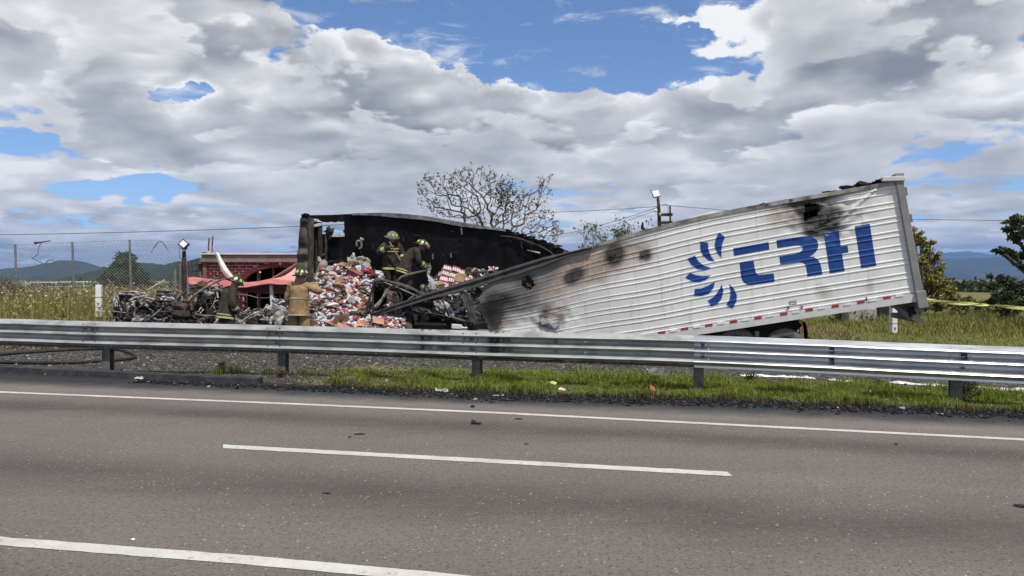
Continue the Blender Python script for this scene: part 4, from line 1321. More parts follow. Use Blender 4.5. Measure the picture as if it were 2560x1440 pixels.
KINDS = [('package', 'white and red wrapped packet in the spilled cargo heap', 'white and red packets spilled from the trailer', [pack_mesh('white_red_packet', .105, .046, .030, [m_pw, m_pr], i, .35) for i in range(4)], 22),
         ('package', 'white and blue wrapped packet in the spilled cargo heap', 'white and blue packets spilled from the trailer', [pack_mesh('white_blue_packet', .10, .044, .030, [m_pw, m_pb], 10 + i, .35) for i in range(3)], 20),
         ('package', 'plain white crumpled packet in the spilled cargo heap', 'plain white packets spilled from the trailer', [pack_mesh('white_packet', .095, .05, .024, [m_pw], 20 + i, .45) for i in range(3)], 13),
         ('package', 'pink and lilac wrapped packet in the spilled cargo heap', 'pink and lilac packets spilled from the trailer', [pack_mesh('pink_packet', .105, .046, .030, [m_pp, m_pw, m_pl], 30 + i, .4) for i in range(3)], 30),
         ('carton', 'crushed red carton in the spilled cargo heap', 'crushed red cartons spilled from the trailer', [pack_mesh('red_carton', .10, .06, .04, [m_pr, m_pw, m_pr], 40 + i, .35) for i in range(2)], 6),
         ('cardboard_piece', 'torn brown cardboard piece in the spilled cargo heap', 'torn cardboard pieces among the packets', [pack_mesh('cardboard_piece', .11, .085, .012, [m_card], 50 + i, .5) for i in range(3)], 10),
         ('package', 'blackened burnt packet in the spilled cargo heap', 'burnt packets among the cargo', [pack_mesh('burnt_packet', .08, .055, .035, [m_burnt], 60 + i, .55) for i in range(3)], 26),
         ('paper_scrap', 'scorched tan paper scrap in the spilled cargo heap', 'scorched paper scraps among the packets', [pack_mesh('paper_scrap', .09, .05, .012, [m_tan], 70 + i, .8) for i in range(2)], 10)]
KW = [k[4] for k in KINDS]
HTOP = [(760, 700), (775, 690), (800, 682), (830, 668), (850, 660), (880, 664), (910, 668), (940, 680), (965, 700), (985, 712), (1000, 745), (1010, 780)]


def heap_d(px, py):
    if px > 1020 and py < 745 - (px - 1040) * .20: return lerp(21.0, 19.9, sstep(670, 745, py))
    if px > 1080: return tcoord(near(px, py))[0] * 0 + near(px, py).y + .28
    return lerp(20.9, 18.55, (py - 650) / 175.0)


def in_heap(px, py):
    if px < 1010: return py > interp(HTOP, px)[0] and py < 892 and not (px > 955 and py < 770 - (px - 955) * .2 and py > 700)
    return False


# dark core under the packets
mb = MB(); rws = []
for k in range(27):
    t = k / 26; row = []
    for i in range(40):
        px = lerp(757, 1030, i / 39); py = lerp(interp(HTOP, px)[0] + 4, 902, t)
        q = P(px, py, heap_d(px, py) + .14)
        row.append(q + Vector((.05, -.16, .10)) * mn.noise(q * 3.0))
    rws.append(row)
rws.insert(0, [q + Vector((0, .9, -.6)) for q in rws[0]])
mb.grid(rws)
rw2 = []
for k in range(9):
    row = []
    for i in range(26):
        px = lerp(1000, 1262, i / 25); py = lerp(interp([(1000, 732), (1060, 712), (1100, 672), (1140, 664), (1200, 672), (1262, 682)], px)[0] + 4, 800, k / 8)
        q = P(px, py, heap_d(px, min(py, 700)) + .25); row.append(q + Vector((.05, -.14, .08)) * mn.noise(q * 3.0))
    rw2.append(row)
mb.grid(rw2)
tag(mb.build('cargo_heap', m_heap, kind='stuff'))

prng = random.Random(11)
done = []
pick_l = [i for i, w in enumerate(KW) for _ in range(w)]


def drop(px, py, lst, big=1.0, kinds=None, lift=.04):
    ki = prng.choice(kinds or pick_l)
    d = heap_d(px, py)
    q = P(px, py, d) + Vector((prng.uniform(-.04, .04), -lift - prng.uniform(0, .05), prng.uniform(-.02, .04)))
    rot = (prng.uniform(-.9, .9) + .5, prng.uniform(-.7, .7), prng.uniform(0, 6.28))
    lst.append((ki, q, rot, big * (prng.uniform(.7, 1.3) if prng.random() < .82 else prng.uniform(1.4, 2.0)), where(q, px, py)))


def where(q, px, py):
    if px > 1165 and py < 705: return 'on the dark slope behind the carton stack'
    if px > 1035 and py < 745: return 'strewn below the tilted carton stack'
    if px > 1100: return 'seen in the gap under the torn rail'
    if py > 798: return 'at the foot of the cargo heap'
    if px > 890: return 'by the charred hoop frame on the heap'
    if px < 815 and py < 745: return 'beside the scorched corner post'
    if py < 712: return 'on the crest of the cargo heap'
    if px < 835: return 'low on the heap beside the tan firefighter'
    return 'halfway up the cargo heap'


big_l, small_l = [], []
tries = 0
while len(big_l) < 205 and tries < 9000:
    tries += 1
    px, py = prng.uniform(764, 1000), prng.uniform(662, 822)
    if not in_heap(px, py): continue
    if px > 925 and py < 800 and prng.random() < .55: continue
    if any((px - a) ** 2 + ((py - b) * 1.3) ** 2 < 78 for a, b in done): continue
    done.append((px, py))
    kinds = None
    if py > 795 and px > 870: kinds = [0, 0, 2, 4, 5, 5, 5, 1]
    elif 795 < px < 880 and 735 < py < 775 and prng.random() < .5: kinds = [6, 6, 7, 1, 2]
    if kinds is None and mn.noise(Vector((px * .028, py * .036, 2))) > .16: kinds = [6, 6, 6, 5, 7, 7, 4, 0, 2]
    drop(px, py, big_l, 1.1, kinds)
for n_, (x0, x1, y0, y1) in ((34, (1042, 1180, 700, 742)), (38, (1112, 1200, 738, 792)), (14, (1170, 1240, 672, 695))):
    k = 0
    while k < n_:
        px, py = prng.uniform(x0, x1), prng.uniform(y0, y1)
        if y0 == 700 and not (728 - (px - 1042) * .2 > py - 14 > 735 - (px - 1042) * .36): 
            if prng.random() < .985: k += .02; continue
        if y0 == 738 and py > 745 + (px - 1112) * .55: k += .03; continue
        drop(px, py, big_l, .95, [0, 0, 2, 4, 3, 5, 6] if y0 == 700 else ([6, 6, 6, 7, 2, 0] if y0 == 672 else [0, 0, 1, 2, 3, 6])); k += 1
for ki, q, rot, s_, wh_ in big_l[:290]:
    nm, lb, gp, mes, _ = KINDS[ki]
    o = bpy.data.objects.new(nm, prng.choice(mes)); COL.objects.link(o)
    o.location = q; o.rotation_euler = rot; o.scale = (s_, s_, s_)
    tag(o, lb.replace('in the spilled cargo heap', wh_), nm.replace('_', ' '), gp)
# the many smaller bits between them: one object
for _ in range(3300):
    px, py = prng.uniform(762, 1010), prng.uniform(660, 890)
    if in_heap(px, py): drop(px, py, small_l, .62, [0, 1, 3, 3, 6, 6, 6, 6, 7, 7, 1, 4, 5] if mn.noise(Vector((px * .028, py * .036, 2))) < .12 else [6, 6, 6, 6, 7, 5, 7, 0], .0)
for _ in range(260):
    px, py = prng.uniform(1040, 1250), prng.uniform(664, 742)
    if py > interp([(1040, 722), (1100, 690), (1190, 668), (1250, 684)], px)[0]: drop(px, py, small_l, .6, [6, 6, 6, 7, 2, 0], 0)
for _ in range(170): drop(prng.uniform(1110, 1196), prng.uniform(736, 800), small_l, .6, [0, 2, 3, 6, 6, 1], 0)
for _ in range(120): drop(prng.uniform(880, 1010), prng.uniform(796, 826), small_l, .7, [0, 2, 6, 5, 6, 4], .1)
mats_all = [m_pw, m_pr, m_pb, m_pp, m_pl, m_card, m_burnt, m_tan]
mb = MB()
for ki, q, rot, s_, _ in small_l:
    me = prng.choice(KINDS[ki][3]); M_ = Matrix.Translation(q) @ (Matrix(Quaternion((0, 0, 1), rot[2]).to_matrix().to_4x4()) @ Matrix.Rotation(rot[0], 4, 'X') @ Matrix.Rotation(rot[1], 4, 'Y')) @ Matrix.Scale(s_, 4)
    o_ = len(mb.v); mb.v += [tuple(M_ @ v.co) for v in me.vertices]
    for p in me.polygons:
        mb.f.append(tuple(i + o_ for i in p.vertices)); mb.m.append(mats_all.index(me.materials[p.material_index]))
tag(mb.build('cargo_litter', mats_all), kind='stuff')

# tilted stack of shrink-wrapped cartons at the right of the heap
m_cart = [mat('carton_white', (.62, .60, .58), (.74, .72, .70), scale=9, rough=.45), m_pr, m_mar]
rot = Matrix.Rotation(R(15), 3, 'Y') @ Matrix.Rotation(R(20), 3, 'Z') @ Matrix.Rotation(R(-24), 3, 'X')
base = P(1096, 712, 20.25)
cme = None
for k in range(4):
    for i in range(4):
        if k == 3 and i == 3: continue
        mb = MB(); w, h, dp = .205, .165, .26
        mb.box((0, 0, 0), (w, dp, h * .62), None, 0); mb.box((0, -.002, h * .40), (w * 1.0, dp, h * .26), None, 1 if (i + k) % 3 else 2)
        for s in (-.5, 0, .5): mb.box((s * w * .62, -dp / 2 - .002, -.01), (.012, .008, h * .52), None, 2)
        o = mb.build('carton', m_cart)
        o.location = base + rot @ Vector((.08 + i * .212 + .03 * k + prng.uniform(-.02, .02), .09 * prng.random(), .02 + k * .172 + prng.uniform(-.015, .015))); o.rotation_euler = (rot @ Matrix.Rotation(prng.uniform(-.22, .22), 3, 'Z') @ Matrix.Rotation(prng.uniform(-.14, .14), 3, 'Y')).to_euler()
        tag(o, 'red and white carton, %s in the %s row of the tilted stack' % (('first', 'second', 'third', 'last')[i], ('lowest', 'second lowest', 'second highest', 'top')[k]), 'carton', 'cartons in the tilted stack')

# single pieces that stand out
def slab(name, px, py, d, size, rot, m, label, cat):
    mb = MB(); w, l, h = size
    vs = [[Vector((lerp(-w, w, i / 4) / 2, lerp(-l, l, j / 3) / 2, .10 * h / .05 * .3 * mn.noise(Vector((i * .8, j * .8, px))))) for i in range(5)] for j in range(4)]
    mb.grid(vs); o = mb.build(name, m, solid=max(.006, h * .3)); o.location = P(px, py, d); o.rotation_euler = tuple(R(a) for a in rot)
    return tag(o, label, cat)


def crate(name, px, py, d, size, rot, mats, label, cat):
    mb = MB(); mb.box((0, 0, 0), size, None, 0, .96); mb.box((0, 0, size[2] / 2 + .006), (size[0] * 1.02, size[1] * 1.02, .014), None, 1)
    o = mb.build(name, mats, bevel=.006); o.location = P(px, py, d); o.rotation_euler = tuple(R(a) for a in rot)
    return tag(o, label, cat)


slab('cardboard_flap', 849, 703, 20.0, (.24, .26, .05), (62, 12, 30), m_card, 'clean brown cardboard flap standing high on the packet heap', 'cardboard')
crate('carton', 888, 688, 20.3, (.46, .26, .20), (8, 22, -18), [m_mar, mat('maroon_lid', (.16, .06, .055), (.24, .11, .10), scale=5, rough=.6)], 'large maroon carton lying tilted at the top of the packet heap', 'carton')
slab('cardboard_flap', 868, 664, 20.6, (.50, .20, .04), (30, 14, -12), m_card, 'long brown cardboard strip at the back of the heap below the empty window', 'cardboard')
slab('cardboard_flap', 835, 690, 20.2, (.36, .16, .03), (25, -8, 10), m_tan, 'pale tan sheet lying beside the grey sack on the heap', 'cardboard')
crate('cardboard_box', 1098, 716, 19.9, (.22, .22, .20), (20, -10, 35), [m_card, m_card], 'brown cardboard box leaning below the tilted carton stack', 'box')
slab('cardboard_flap', 1150, 693, 20.2, (.30, .26, .05), (55, 10, -20), m_card, 'crumpled tan cardboard beside the right end of the carton stack', 'cardboard')
for px, py, c, lb in ((946, 801, (.30, .2, .05), 'orange cardboard scrap under the low end of the torn rail'), (858, 815, (.34, .12, .04), 'flat salmon cardboard strip at the foot of the heap'), (902, 809, (.24, .2, .06), 'folded salmon carton end at the foot of the heap')):
    slab('cardboard_scrap', px, py, 18.5, c, (50, 14, px % 50 - 20), m_or, lb, 'cardboard')
m_foam = mat('melted_foam', (.14, .13, .11), (.28, .26, .22), scale=8, rough=.95, bump=.9, c3=(.42, .40, .34))
m_sack = mat('grey_sack', (.16, .145, .125), (.30, .28, .245), scale=5, rough=.9, bump=.5)
mb = MB(); mb.lump(P(803, 672, 20.9), (.17, .12, .30), 3, .35, 3); tag(mb.build('sack', m_sack, smooth=True), 'grey scorched sack slumped against the front wall of the trailer', 'sack')
mb = MB(); mb.lump(P(842, 668, 21.1), (.22, .12, .24), 6, .4, 3); tag(mb.build('sack', m_char, smooth=True), 'black charred sack beside the grey sack', 'sack')
mb = MB(); mb.lump(P(882, 654, 21.2), (.13, .12, .17), 8, .6, 3); mb.lump(P(903, 655, 21.1), (.17, .12, .15), 9, .6, 3); mb.lump(P(916, 668, 20.8), (.12, .1, .12), 12, .7, 2)
tag(mb.build('foam_lump', m_foam), 'pale melted foam mass at the back of the heap', 'foam')
mb = MB(); mb.tube(smooth_path([near(x, y, TWID - .12) for x, y in ((892, 616), (893, 604), (902, 604), (903, 618), (898, 622))], 5), .035, 7); mb.lump(near(905, 598, TWID - .12), (.05, .04, .05), 3, .5, 2)
mb.build('melted_bracket', m_ash, trailer)
for px, py, s_, lb in ((945, 684, (.15, .10, .09), 'white rounded bundle on the crest of the heap'), (920, 676, (.12, .1, .08), 'red cloth lump on the crest of the heap')):
    mb = MB(); mb.lump(P(px, py, 20.3), s_, px, .4, 2); tag(mb.build('bundle', m_pw if 'white' in lb else m_pr), lb, 'bundle')
for px, py, a, lb in ((1141, 815, (8, 4, 12), 'cream foam block lying in the dark under the trailer'), (1163, 817, (30, 0, -20), 'second cream foam block, thinner, under the trailer')):
    mb = MB(); mb.box((0, 0, 0), (.26 if px < 1150 else .18, .2, .11 if px < 1150 else .08)); o = mb.build('foam_block', mat('cream_foam', (.62, .58, .47), (.75, .71, .6), scale=6, rough=.9, bump=.3), bevel=.01); o.location = P(px, py, 18.75); o.rotation_euler = [R(q) for q in a]
    tag(o, lb, 'foam block')

# ---- charred hoop frame lying over the right of the heap
fr_ = thing('charred_hoop', P(1000, 780, 19.0), 'charred black hoop frame with melted cover lying over the cargo', 'frame')
def hoop(pts, d, r_, m, nm='frame_tube'):
    mb = MB(); q = smooth_path([P(x, y, d) for x, y in pts], 5); mb.tube(q, [r_ * (1 + .5 * mn.noise(p * 4)) for p in q], 6); mb.build(nm, m, fr_)
m_soot = mat('sooty_tube', (.012, .011, .011), (.05, .046, .042), scale=9, rough=.6, bump=.5, c3=(.16, .15, .14), lo=.3, hi=.85)
hoop([(905, 815), (918, 770), (930, 722), (936, 706), (950, 702)], 18.75, .028, m_soot)
hoop([(933, 712), (945, 699), (975, 706), (1010, 716), (1045, 730), (1090, 752)], 18.9, .055, m_soot)
hoop([(940, 716), (980, 720), (1020, 728), (1060, 742)], 18.95, .03, m_soot)
hoop([(932, 790), (932, 740), (935, 715)], 18.85, .03, m_soot)
hoop([(938, 768), (952, 752), (963, 735), (968, 722)], 18.7, .04, m_ash)
hoop([(968, 728), (978, 716), (1000, 714)], 18.75, .03, m_soot)
hoop([(1000, 768), (1004, 740), (990, 722)], 18.85, .02, m_soot)
hoop([(1022, 748), (1038, 736)], 18.75, .022, m_ash)
hoop([(960, 706), (1000, 722), (1050, 744), (1075, 752)], 18.82, .022, m_dirty)
def fsheet(nm, rowpx, d, m, amp, seed):
    mb = MB(); rws = []
    for k in range(9):
        row = []
        for i in range(15):
            a, b = rowpx[0], rowpx[1]; s = i / 14 * (len(a) - 1); j = min(int(s), len(a) - 2); e = s - j
            x = lerp(lerp(a[j][0], a[j + 1][0], e), lerp(b[j][0], b[j + 1][0], e), k / 8); y = lerp(lerp(a[j][1], a[j + 1][1], e), lerp(b[j][1], b[j + 1][1], e), k / 8)
            row.append(P(x, y, d - amp * (1 - abs(2 * mn.noise(Vector((i * .5, k * .5, seed)))))))
        rws.append(row)
    mb.grid(rws); mb.build(nm, m, fr_, solid=.01)
fsheet('melted_cover', [[(935, 702), (975, 704), (1030, 722), (1092, 750)], [(945, 722), (985, 728), (1040, 740), (1092, 758)]], 19.0, m_burnt, .16, 3)
fsheet('melted_cover', [[(990, 722), (1030, 732), (1070, 745)], [(1004, 766), (1030, 760), (1050, 752)]], 19.1, mat('melted_plastic', (.014, .016, .022), (.035, .038, .05), scale=5, rough=.3, bump=.3, spec=.6), .14, 7)
fsheet('melted_cover', [[(932, 712), (950, 716), (966, 720)], [(934, 790), (950, 770), (968, 756)]], 19.15, m_char, .08, 11)

# ---- fan of water from the hose nozzle
mb = MB(); wr = random.Random(4)
for _ in range(420):
    t = wr.random() ** .7; a0 = P(1070, 688, 19.75); a1 = P(lerp(1076, 1100, wr.random()), lerp(728, 712, wr.random()), 19.75)
    c = a0.lerp(a1, t) + Vector((wr.gauss(0, .02), wr.gauss(0, .05), wr.gauss(0, .02))); r_ = wr.uniform(.004, .011)
    mb.add([c + Vector(v) * r_ for v in ((1, 0, 0), (-1, 0, 0), (0, 1, 0), (0, -1, 0), (0, 0, 1.6), (0, 0, -1.6))], [(0, 2, 4), (2, 1, 4), (1, 3, 4), (3, 0, 4), (2, 0, 5), (1, 2, 5), (3, 1, 5), (0, 3, 5)])
tag(mb.build('water_spray', mat('water_drops', (.80, .82, .84), rough=.15, spec=.6), kind='stuff'))
# ================================================================== firefighters
m_skin = mat('skin', (.30, .165, .105), (.36, .20, .13), scale=14, rough=.6)
m_dark_coat = mat('dark_turnout_cloth', (.013, .011, .009), (.030, .025, .021), scale=7, rough=.9, bump=.5, bscale=12, c3=(.048, .040, .034))
m_brown_coat = mat('brown_turnout_cloth', (.022, .017, .014), (.042, .033, .026), scale=5, rough=.9, bump=.5, bscale=11, c3=(.060, .047, .038))
m_tan_coat = mat('tan_turnout_cloth', (.165, .098, .047), (.26, .160, .080), scale=4, rough=.9, bump=.5, bscale=10, c3=(.32, .21, .115))
m_boot = mat('rubber_boot', (.015, .014, .013), (.03, .028, .026), scale=8, rough=.5)
m_helm = mat('black_helmet', (.012, .012, .012), (.025, .025, .024), scale=9, rough=.28, spec=.6)
m_helm2 = mat('ash_grey_helmet', (.10, .10, .085), (.17, .165, .14), scale=12, rough=.6, bump=.2)
m_lime = mat('lime_reflector', (.36, .47, .05), (.48, .57, .12), scale=20, rough=.4)
m_stripe = mat('lime_silver_stripe', (.26, .30, .07), (.38, .38, .19), scale=25, rough=.5)
m_stripe2 = mat('worn_silver_stripe', (.26, .23, .17), (.36, .33, .26), scale=15, rough=.6)
m_glove = mat('leather_glove', (.22, .15, .09), (.33, .24, .15), scale=12, rough=.9, bump=.3)
m_visor = mat('scratched_visor', (.16, .16, .145), (.30, .30, .28), scale=10, rough=.3, spec=.6)
m_wood = mat('tool_wood', (.25, .16, .08), (.38, .26, .14), scale=12, rough=.7, stretch=(1, 1, 1))


def skin_body(joints, bones, radii, root):
    names = list(joints)
    me = bpy.data.meshes.new('tmp'); me.from_pydata([tuple(joints[k]) for k in names], [(names.index(a), names.index(b)) for a, b in bones], [])
    ob = bpy.data.objects.new('tmp', me); COL.objects.link(ob)
    md = ob.modifiers.new('s', 'SKIN'); md.branch_smoothing = .4
    sv = me.skin_vertices[0].data
    for i, k in enumerate(names):
        r_ = radii[k]; sv[i].radius = r_ if isinstance(r_, tuple) else (r_, r_); sv[i].use_root = (k == root)
    ss = ob.modifiers.new('u', 'SUBSURF'); ss.levels = 1; ss.render_levels = 1
    dg = bpy.context.evaluated_depsgraph_get(); ev = ob.evaluated_get(dg); m2 = ev.to_mesh()
    V = [tuple(v.co) for v in m2.vertices]; F = [tuple(p.vertices) for p in m2.polygons]
    ev.to_mesh_clear(); bpy.data.objects.remove(ob); bpy.data.meshes.remove(me)
    return V, F


def person(label, base, heading, J, coat_m, trous_m, stripes, helmet_m, look=(0, 0), gloves=True, visor=False, belt=None, stripe_m=None, hold=None):
    """J: joints in the person's own frame (x to their right, y ahead, z up), metres"""
    root = thing('person', base, label, 'person')
    Rz = Matrix.Rotation(heading, 3, 'Z'); B = Vector(base)
    W = lambda p: B + Rz @ Vector(p)
    J = {k: Vector(v) for k, v in J.items()}
    # head and face directions
    hd = Matrix.Rotation(look[0], 3, 'Z') @ Matrix.Rotation(look[1], 3, 'X')      # yaw, pitch (negative looks down)
    f_ = hd @ Vector((0, 1, 0)); u_ = hd @ Vector((0, 0, 1)); r_ = f_.cross(u_)
    j = {k: W(v) for k, v in J.items()}
    bones = [('pelvis', 'spine'), ('spine', 'chest'), ('chest', 'neck'), ('neck', 'head'), ('head', 'crown')]
    rad = {'pelvis': (.15, .12), 'spine': (.14, .115), 'chest': (.17, .13), 'neck': .062, 'head': (.080, .098), 'crown': .075}
    for s in 'LR':
        bones += [('chest', 'sh' + s), ('sh' + s, 'el' + s), ('el' + s, 'wr' + s), ('wr' + s, 'pa' + s), ('pelvis', 'hi' + s), ('hi' + s, 'kn' + s), ('kn' + s, 'an' + s), ('an' + s, 'to' + s)]
        rad.update({'sh' + s: .075, 'el' + s: .052, 'wr' + s: .036, 'pa' + s: (.042, .026), 'hi' + s: .095, 'kn' + s: .068, 'an' + s: .052, 'to' + s: (.045, .035)})
        d = (j['wr' + s] - j['el' + s]).normalized(); j['pa' + s] = j['wr' + s] + d * .075
        j.setdefault('to' + s, j['an' + s] + Rz @ Vector((0, .17, -.03)))
    j['crown'] = j['head'] + (Rz @ u_) * .09
    V, F = skin_body(j, bones, rad, 'pelvis')
    body = MB(); body.add(V, F)
    # face on the front of the head
    hc = j['head']; ff, uu, rr = Rz @ f_, Rz @ u_, Rz @ r_
    Rm = Matrix((rr, ff, uu)).transposed()
    body.lump(hc + ff * .012 + uu * .03, (.078, .096, .118), 2, .06, 2, Rm)
    body.lump(hc + ff * .104 + uu * .015, (.016, .024, .026), 1, .1, 1, Rm)                 # nose
    body.lump(hc + ff * .080 - uu * .065, (.040, .030, .026), 4, .1, 1, Rm)                 # chin
    for s in (-1, 1): body.lump(hc + rr * s * .084 + uu * .01, (.014, .026, .036), 3, .1, 1, Rm)   # ears
    # fingers: four of different lengths and a thumb from the side of each palm
    for s in 'LR':
        d = (j['pa' + s] - j['wr' + s]).normalized(); side_ = d.cross(Vector((0, 0, 1)) if abs(d.z) < .9 else ff).normalized(); nn = d.cross(side_)
        for k, ln in enumerate((.062, .074, .070, .054)):
            p0 = j['pa' + s] + side_ * ((k - 1.5) * .019) - d * .01
            p1 = p0 + d * ln * .55 + nn * .004; p2 = p1 + (d * .6 + nn * .8).normalized() * ln * .35; p3 = p2 + (nn * .95 - d * .2).normalized() * ln * .28
            body.tube([p0, p1, p2, p3], [.0105, .010, .009, .007], 6)
        p0 = j['wr' + s] + d * .035 + side_ * .03; body.tube([p0, p0 + side_ * .028 + d * .03, p0 + side_ * .03 + d * .058 + nn * .02], [.013, .011, .009], 6)
    # materials by nearest limb
    body.m = []
    legs = [('hiL', 'knL'), ('hiR', 'knR'), ('pelvis', 'hiL'), ('pelvis', 'hiR'), ('knL', 'anL'), ('knR', 'anR')]
    hand_pts = [j['paL'], j['paR']]
    for f in body.f:
        c = sum((Vector(body.v[i]) for i in f), Vector()) / len(f)
        z = (c - B).z
        if (c - hc).length < .19: m_ = 0
        elif min((c - h).length for h in hand_pts) < .12: m_ = 3 if gloves else 0
        elif min((c - j['anL']).length, (c - j['toL']).length, (c - j['anR']).length, (c - j['toR']).length) < .17: m_ = 2
        else: m_ = 1
        body.m.append(m_)
    bo = body.build('body', [m_skin, trous_m, m_boot, m_glove], root, smooth=True)
    for s in (-1, 1):
        mb = MB(); mb.lump(hc + ff * .098 + rr * s * .032 + uu * .032, (.013, .008, .009), 1, 0, 1, Rm); mb.build('eye', m_boot, root)
    mb = MB(); mb.lump(hc + ff * .101 - uu * .038, (.024, .008, .007), 1, 0, 1, Rm); mb.build('mouth', mat('lips', (.20, .075, .06), rough=.5), root)
    # ---- coat: torso shell along the spine, sleeves, collar
    sp = [j['pelvis'] + (j['pelvis'] - j['spine']).normalized() * .20, j['pelvis'] + (j['pelvis'] - j['spine']).normalized() * .05, j['spine'], j['chest'], j['chest'].lerp(j['neck'], .55), j['neck'] + (j['neck'] - j['chest']) * .1]
    wx = [.255, .235, .215, .235, .19, .09]; wy = [.20, .185, .165, .175, .125, .085]
    q = smooth_path(sp, 5); n_ = 22; rows = []
    across = (j['shR'] - j['shL']).normalized()
    for i, c in enumerate(q):
        t = (q[min(i + 1, len(q) - 1)] - q[max(0, i - 1)]).normalized()
        ax = (across - t * across.dot(t)).normalized(); ay = t.cross(ax) * -1
        s = i / (len(q) - 1) * 5; k = min(int(s), 4); a_, b_ = lerp(wx[k], wx[k + 1], s - k), lerp(wy[k], wy[k + 1], s - k)
        rows.append([c + ax * math.cos(2 * math.pi * e / n_) * a_ * (1 + .09 * mn.noise(Vector((math.cos(6.28 * e / n_) * 2, math.sin(6.28 * e / n_) * 2, i * .5 + B.x)))) + ay * math.sin(2 * math.pi * e / n_) * b_ * (1 + .12 * mn.noise(Vector((math.cos(6.28 * e / n_) * 2.4, math.sin(6.28 * e / n_) * 2.4, i * .6 + 9)))) for e in range(n_ + 1)])
    ct = MB(); ct.grid([[rows[0][e] * .35 + q[0] * .65 for e in range(n_ + 1)]] + rows)
    for s in 'LR':
        a = smooth_path([j['chest'].lerp(j['sh' + s], .45) + Vector((0, 0, .02)), j['sh' + s], j['sh' + s].lerp(j['el' + s], .5), j['el' + s], j['el' + s].lerp(j['wr' + s], .55), j['wr' + s]], 5)
        rr_ = [lerp(.105, .066, i / (len(a) - 1)) * (1 + .16 * mn.noise(Vector((i * .9, B.x, 3)))) for i in range(len(a))]
        ct.tube(a, rr_, 12)
    ct.tube([j['neck'] - (j['neck'] - j['chest']) * .3, j['neck'] + (j['head'] - j['neck']) * .25], [.115, .095], 12)
    ct.build('coat', coat_m, root, smooth=True)
    # trouser legs, loose
    for s in 'LR':
        tr = MB(); a = smooth_path([j['hi' + s] + Vector((0, 0, .05)), j['kn' + s], j['an' + s] + Vector((0, 0, .05))], 7)
        tr.tube(a, [lerp(.135, .105, i / (len(a) - 1)) * (1 + .14 * mn.noise(Vector((i * .8, B.x, 7)))) for i in range(len(a))], 12); tr.build('trouser_leg', trous_m, root, smooth=True)
    # reflective bands
    sm = stripe_m or m_stripe
    for kind, t, w in stripes:
        mb = MB()
        if kind == 'torso':
            i = t * (len(rows) - 1); k = min(int(i), len(rows) - 2)
            def ringat(v):
                k = min(int(v), len(rows) - 2); f = v - k; c = q[k].lerp(q[k + 1], f)
                return [rows[k][e].lerp(rows[k + 1][e], f) + (rows[k][e].lerp(rows[k + 1][e], f) - c).normalized() * .010 for e in range(n_ + 1)]
            h = w * (len(rows) - 1)
            mb.grid([ringat(max(0, i - h)), ringat(i), ringat(min(len(rows) - 1.01, i + h))])
            mb.build('reflective_band', sm, root, smooth=True)
        else:
            s = kind[-1]; a, b = (j['el' + s], j['wr' + s]) if kind.startswith('fore') else ((j['sh' + s], j['el' + s]) if kind.startswith('upper') else (j['kn' + s], j['an' + s]))
            c0, c1 = a.lerp(b, t - w), a.lerp(b, t + w); rad_ = {'fore': lerp(.090, .074, t), 'uppe': .105, 'shin': .125}[kind[:4]]
            mb.tube([c0, c1], rad_, 14, cap=False); mb.build('reflective_band', sm, root, smooth=True)
    # ---- helmet: shell, brim, comb, lime patches round the crown
    top = hc + uu * .055
    hm_ = MB(); rws = []
    for k in range(9):
        ph = k / 8 * math.pi / 2
        rws.append([top + rr * math.cos(2 * math.pi * e / 24) * math.cos(ph) * .148 + ff * math.sin(2 * math.pi * e / 24) * math.cos(ph) * .178 + uu * math.sin(ph) * .150 for e in range(25)])
    brim = [top + rr * math.cos(2 * math.pi * e / 24) * .200 + ff * (math.sin(2 * math.pi * e / 24) * .238 - .03) - uu * (.030 - .012 * math.sin(2 * math.pi * e / 24)) for e in range(25)]
    brim2 = [p + uu * .014 for p in brim]
    hm_.grid([brim, brim2] + rws); hm_.grid([[top + (p - top) * .7 for p in brim], brim])
    hm_.tube([top + ff * math.cos(a) * .150 + uu * (.004 + math.sin(a) * .142) for a in np.linspace(.25, math.pi - .25, 9)], .012, 6)
    hel = hm_.build('helmet', helmet_m, root, smooth=True)
    for e in range(8):
        a = 2 * math.pi * (e + .5) / 8
        pts = []
        for da, ph in ((-.24, .22), (.24, .22), (.17, .66), (-.17, .66)):
            pts.append(top + (rr * math.cos(a + da) * .148 + ff * math.sin(a + da) * .178) * math.cos(ph) * 1.05 + uu * math.sin(ph) * .150 * 1.05)
        MB().add(pts + [p - (p - top) * .04 for p in pts], [(0, 1, 2, 3), (7, 6, 5, 4), (0, 4, 5, 1), (1, 5, 6, 2), (2, 6, 7, 3), (3, 7, 4, 0)]).build('reflective_patch', m_lime, hel, origin=tuple(WO[hel.name]))
    if visor:
        mb = MB(); mb.grid([[top + rr * math.sin(a) * .160 * k_ + ff * math.cos(a) * .205 * k_ - uu * dz for a in np.linspace(-1.15, 1.15, 9)] for k_, dz in ((1.0, -.055), (1.06, .01), (1.0, .055))]); mb.build('visor', m_visor, hel, origin=tuple(WO[hel.name]), solid=.004)
    return root, j


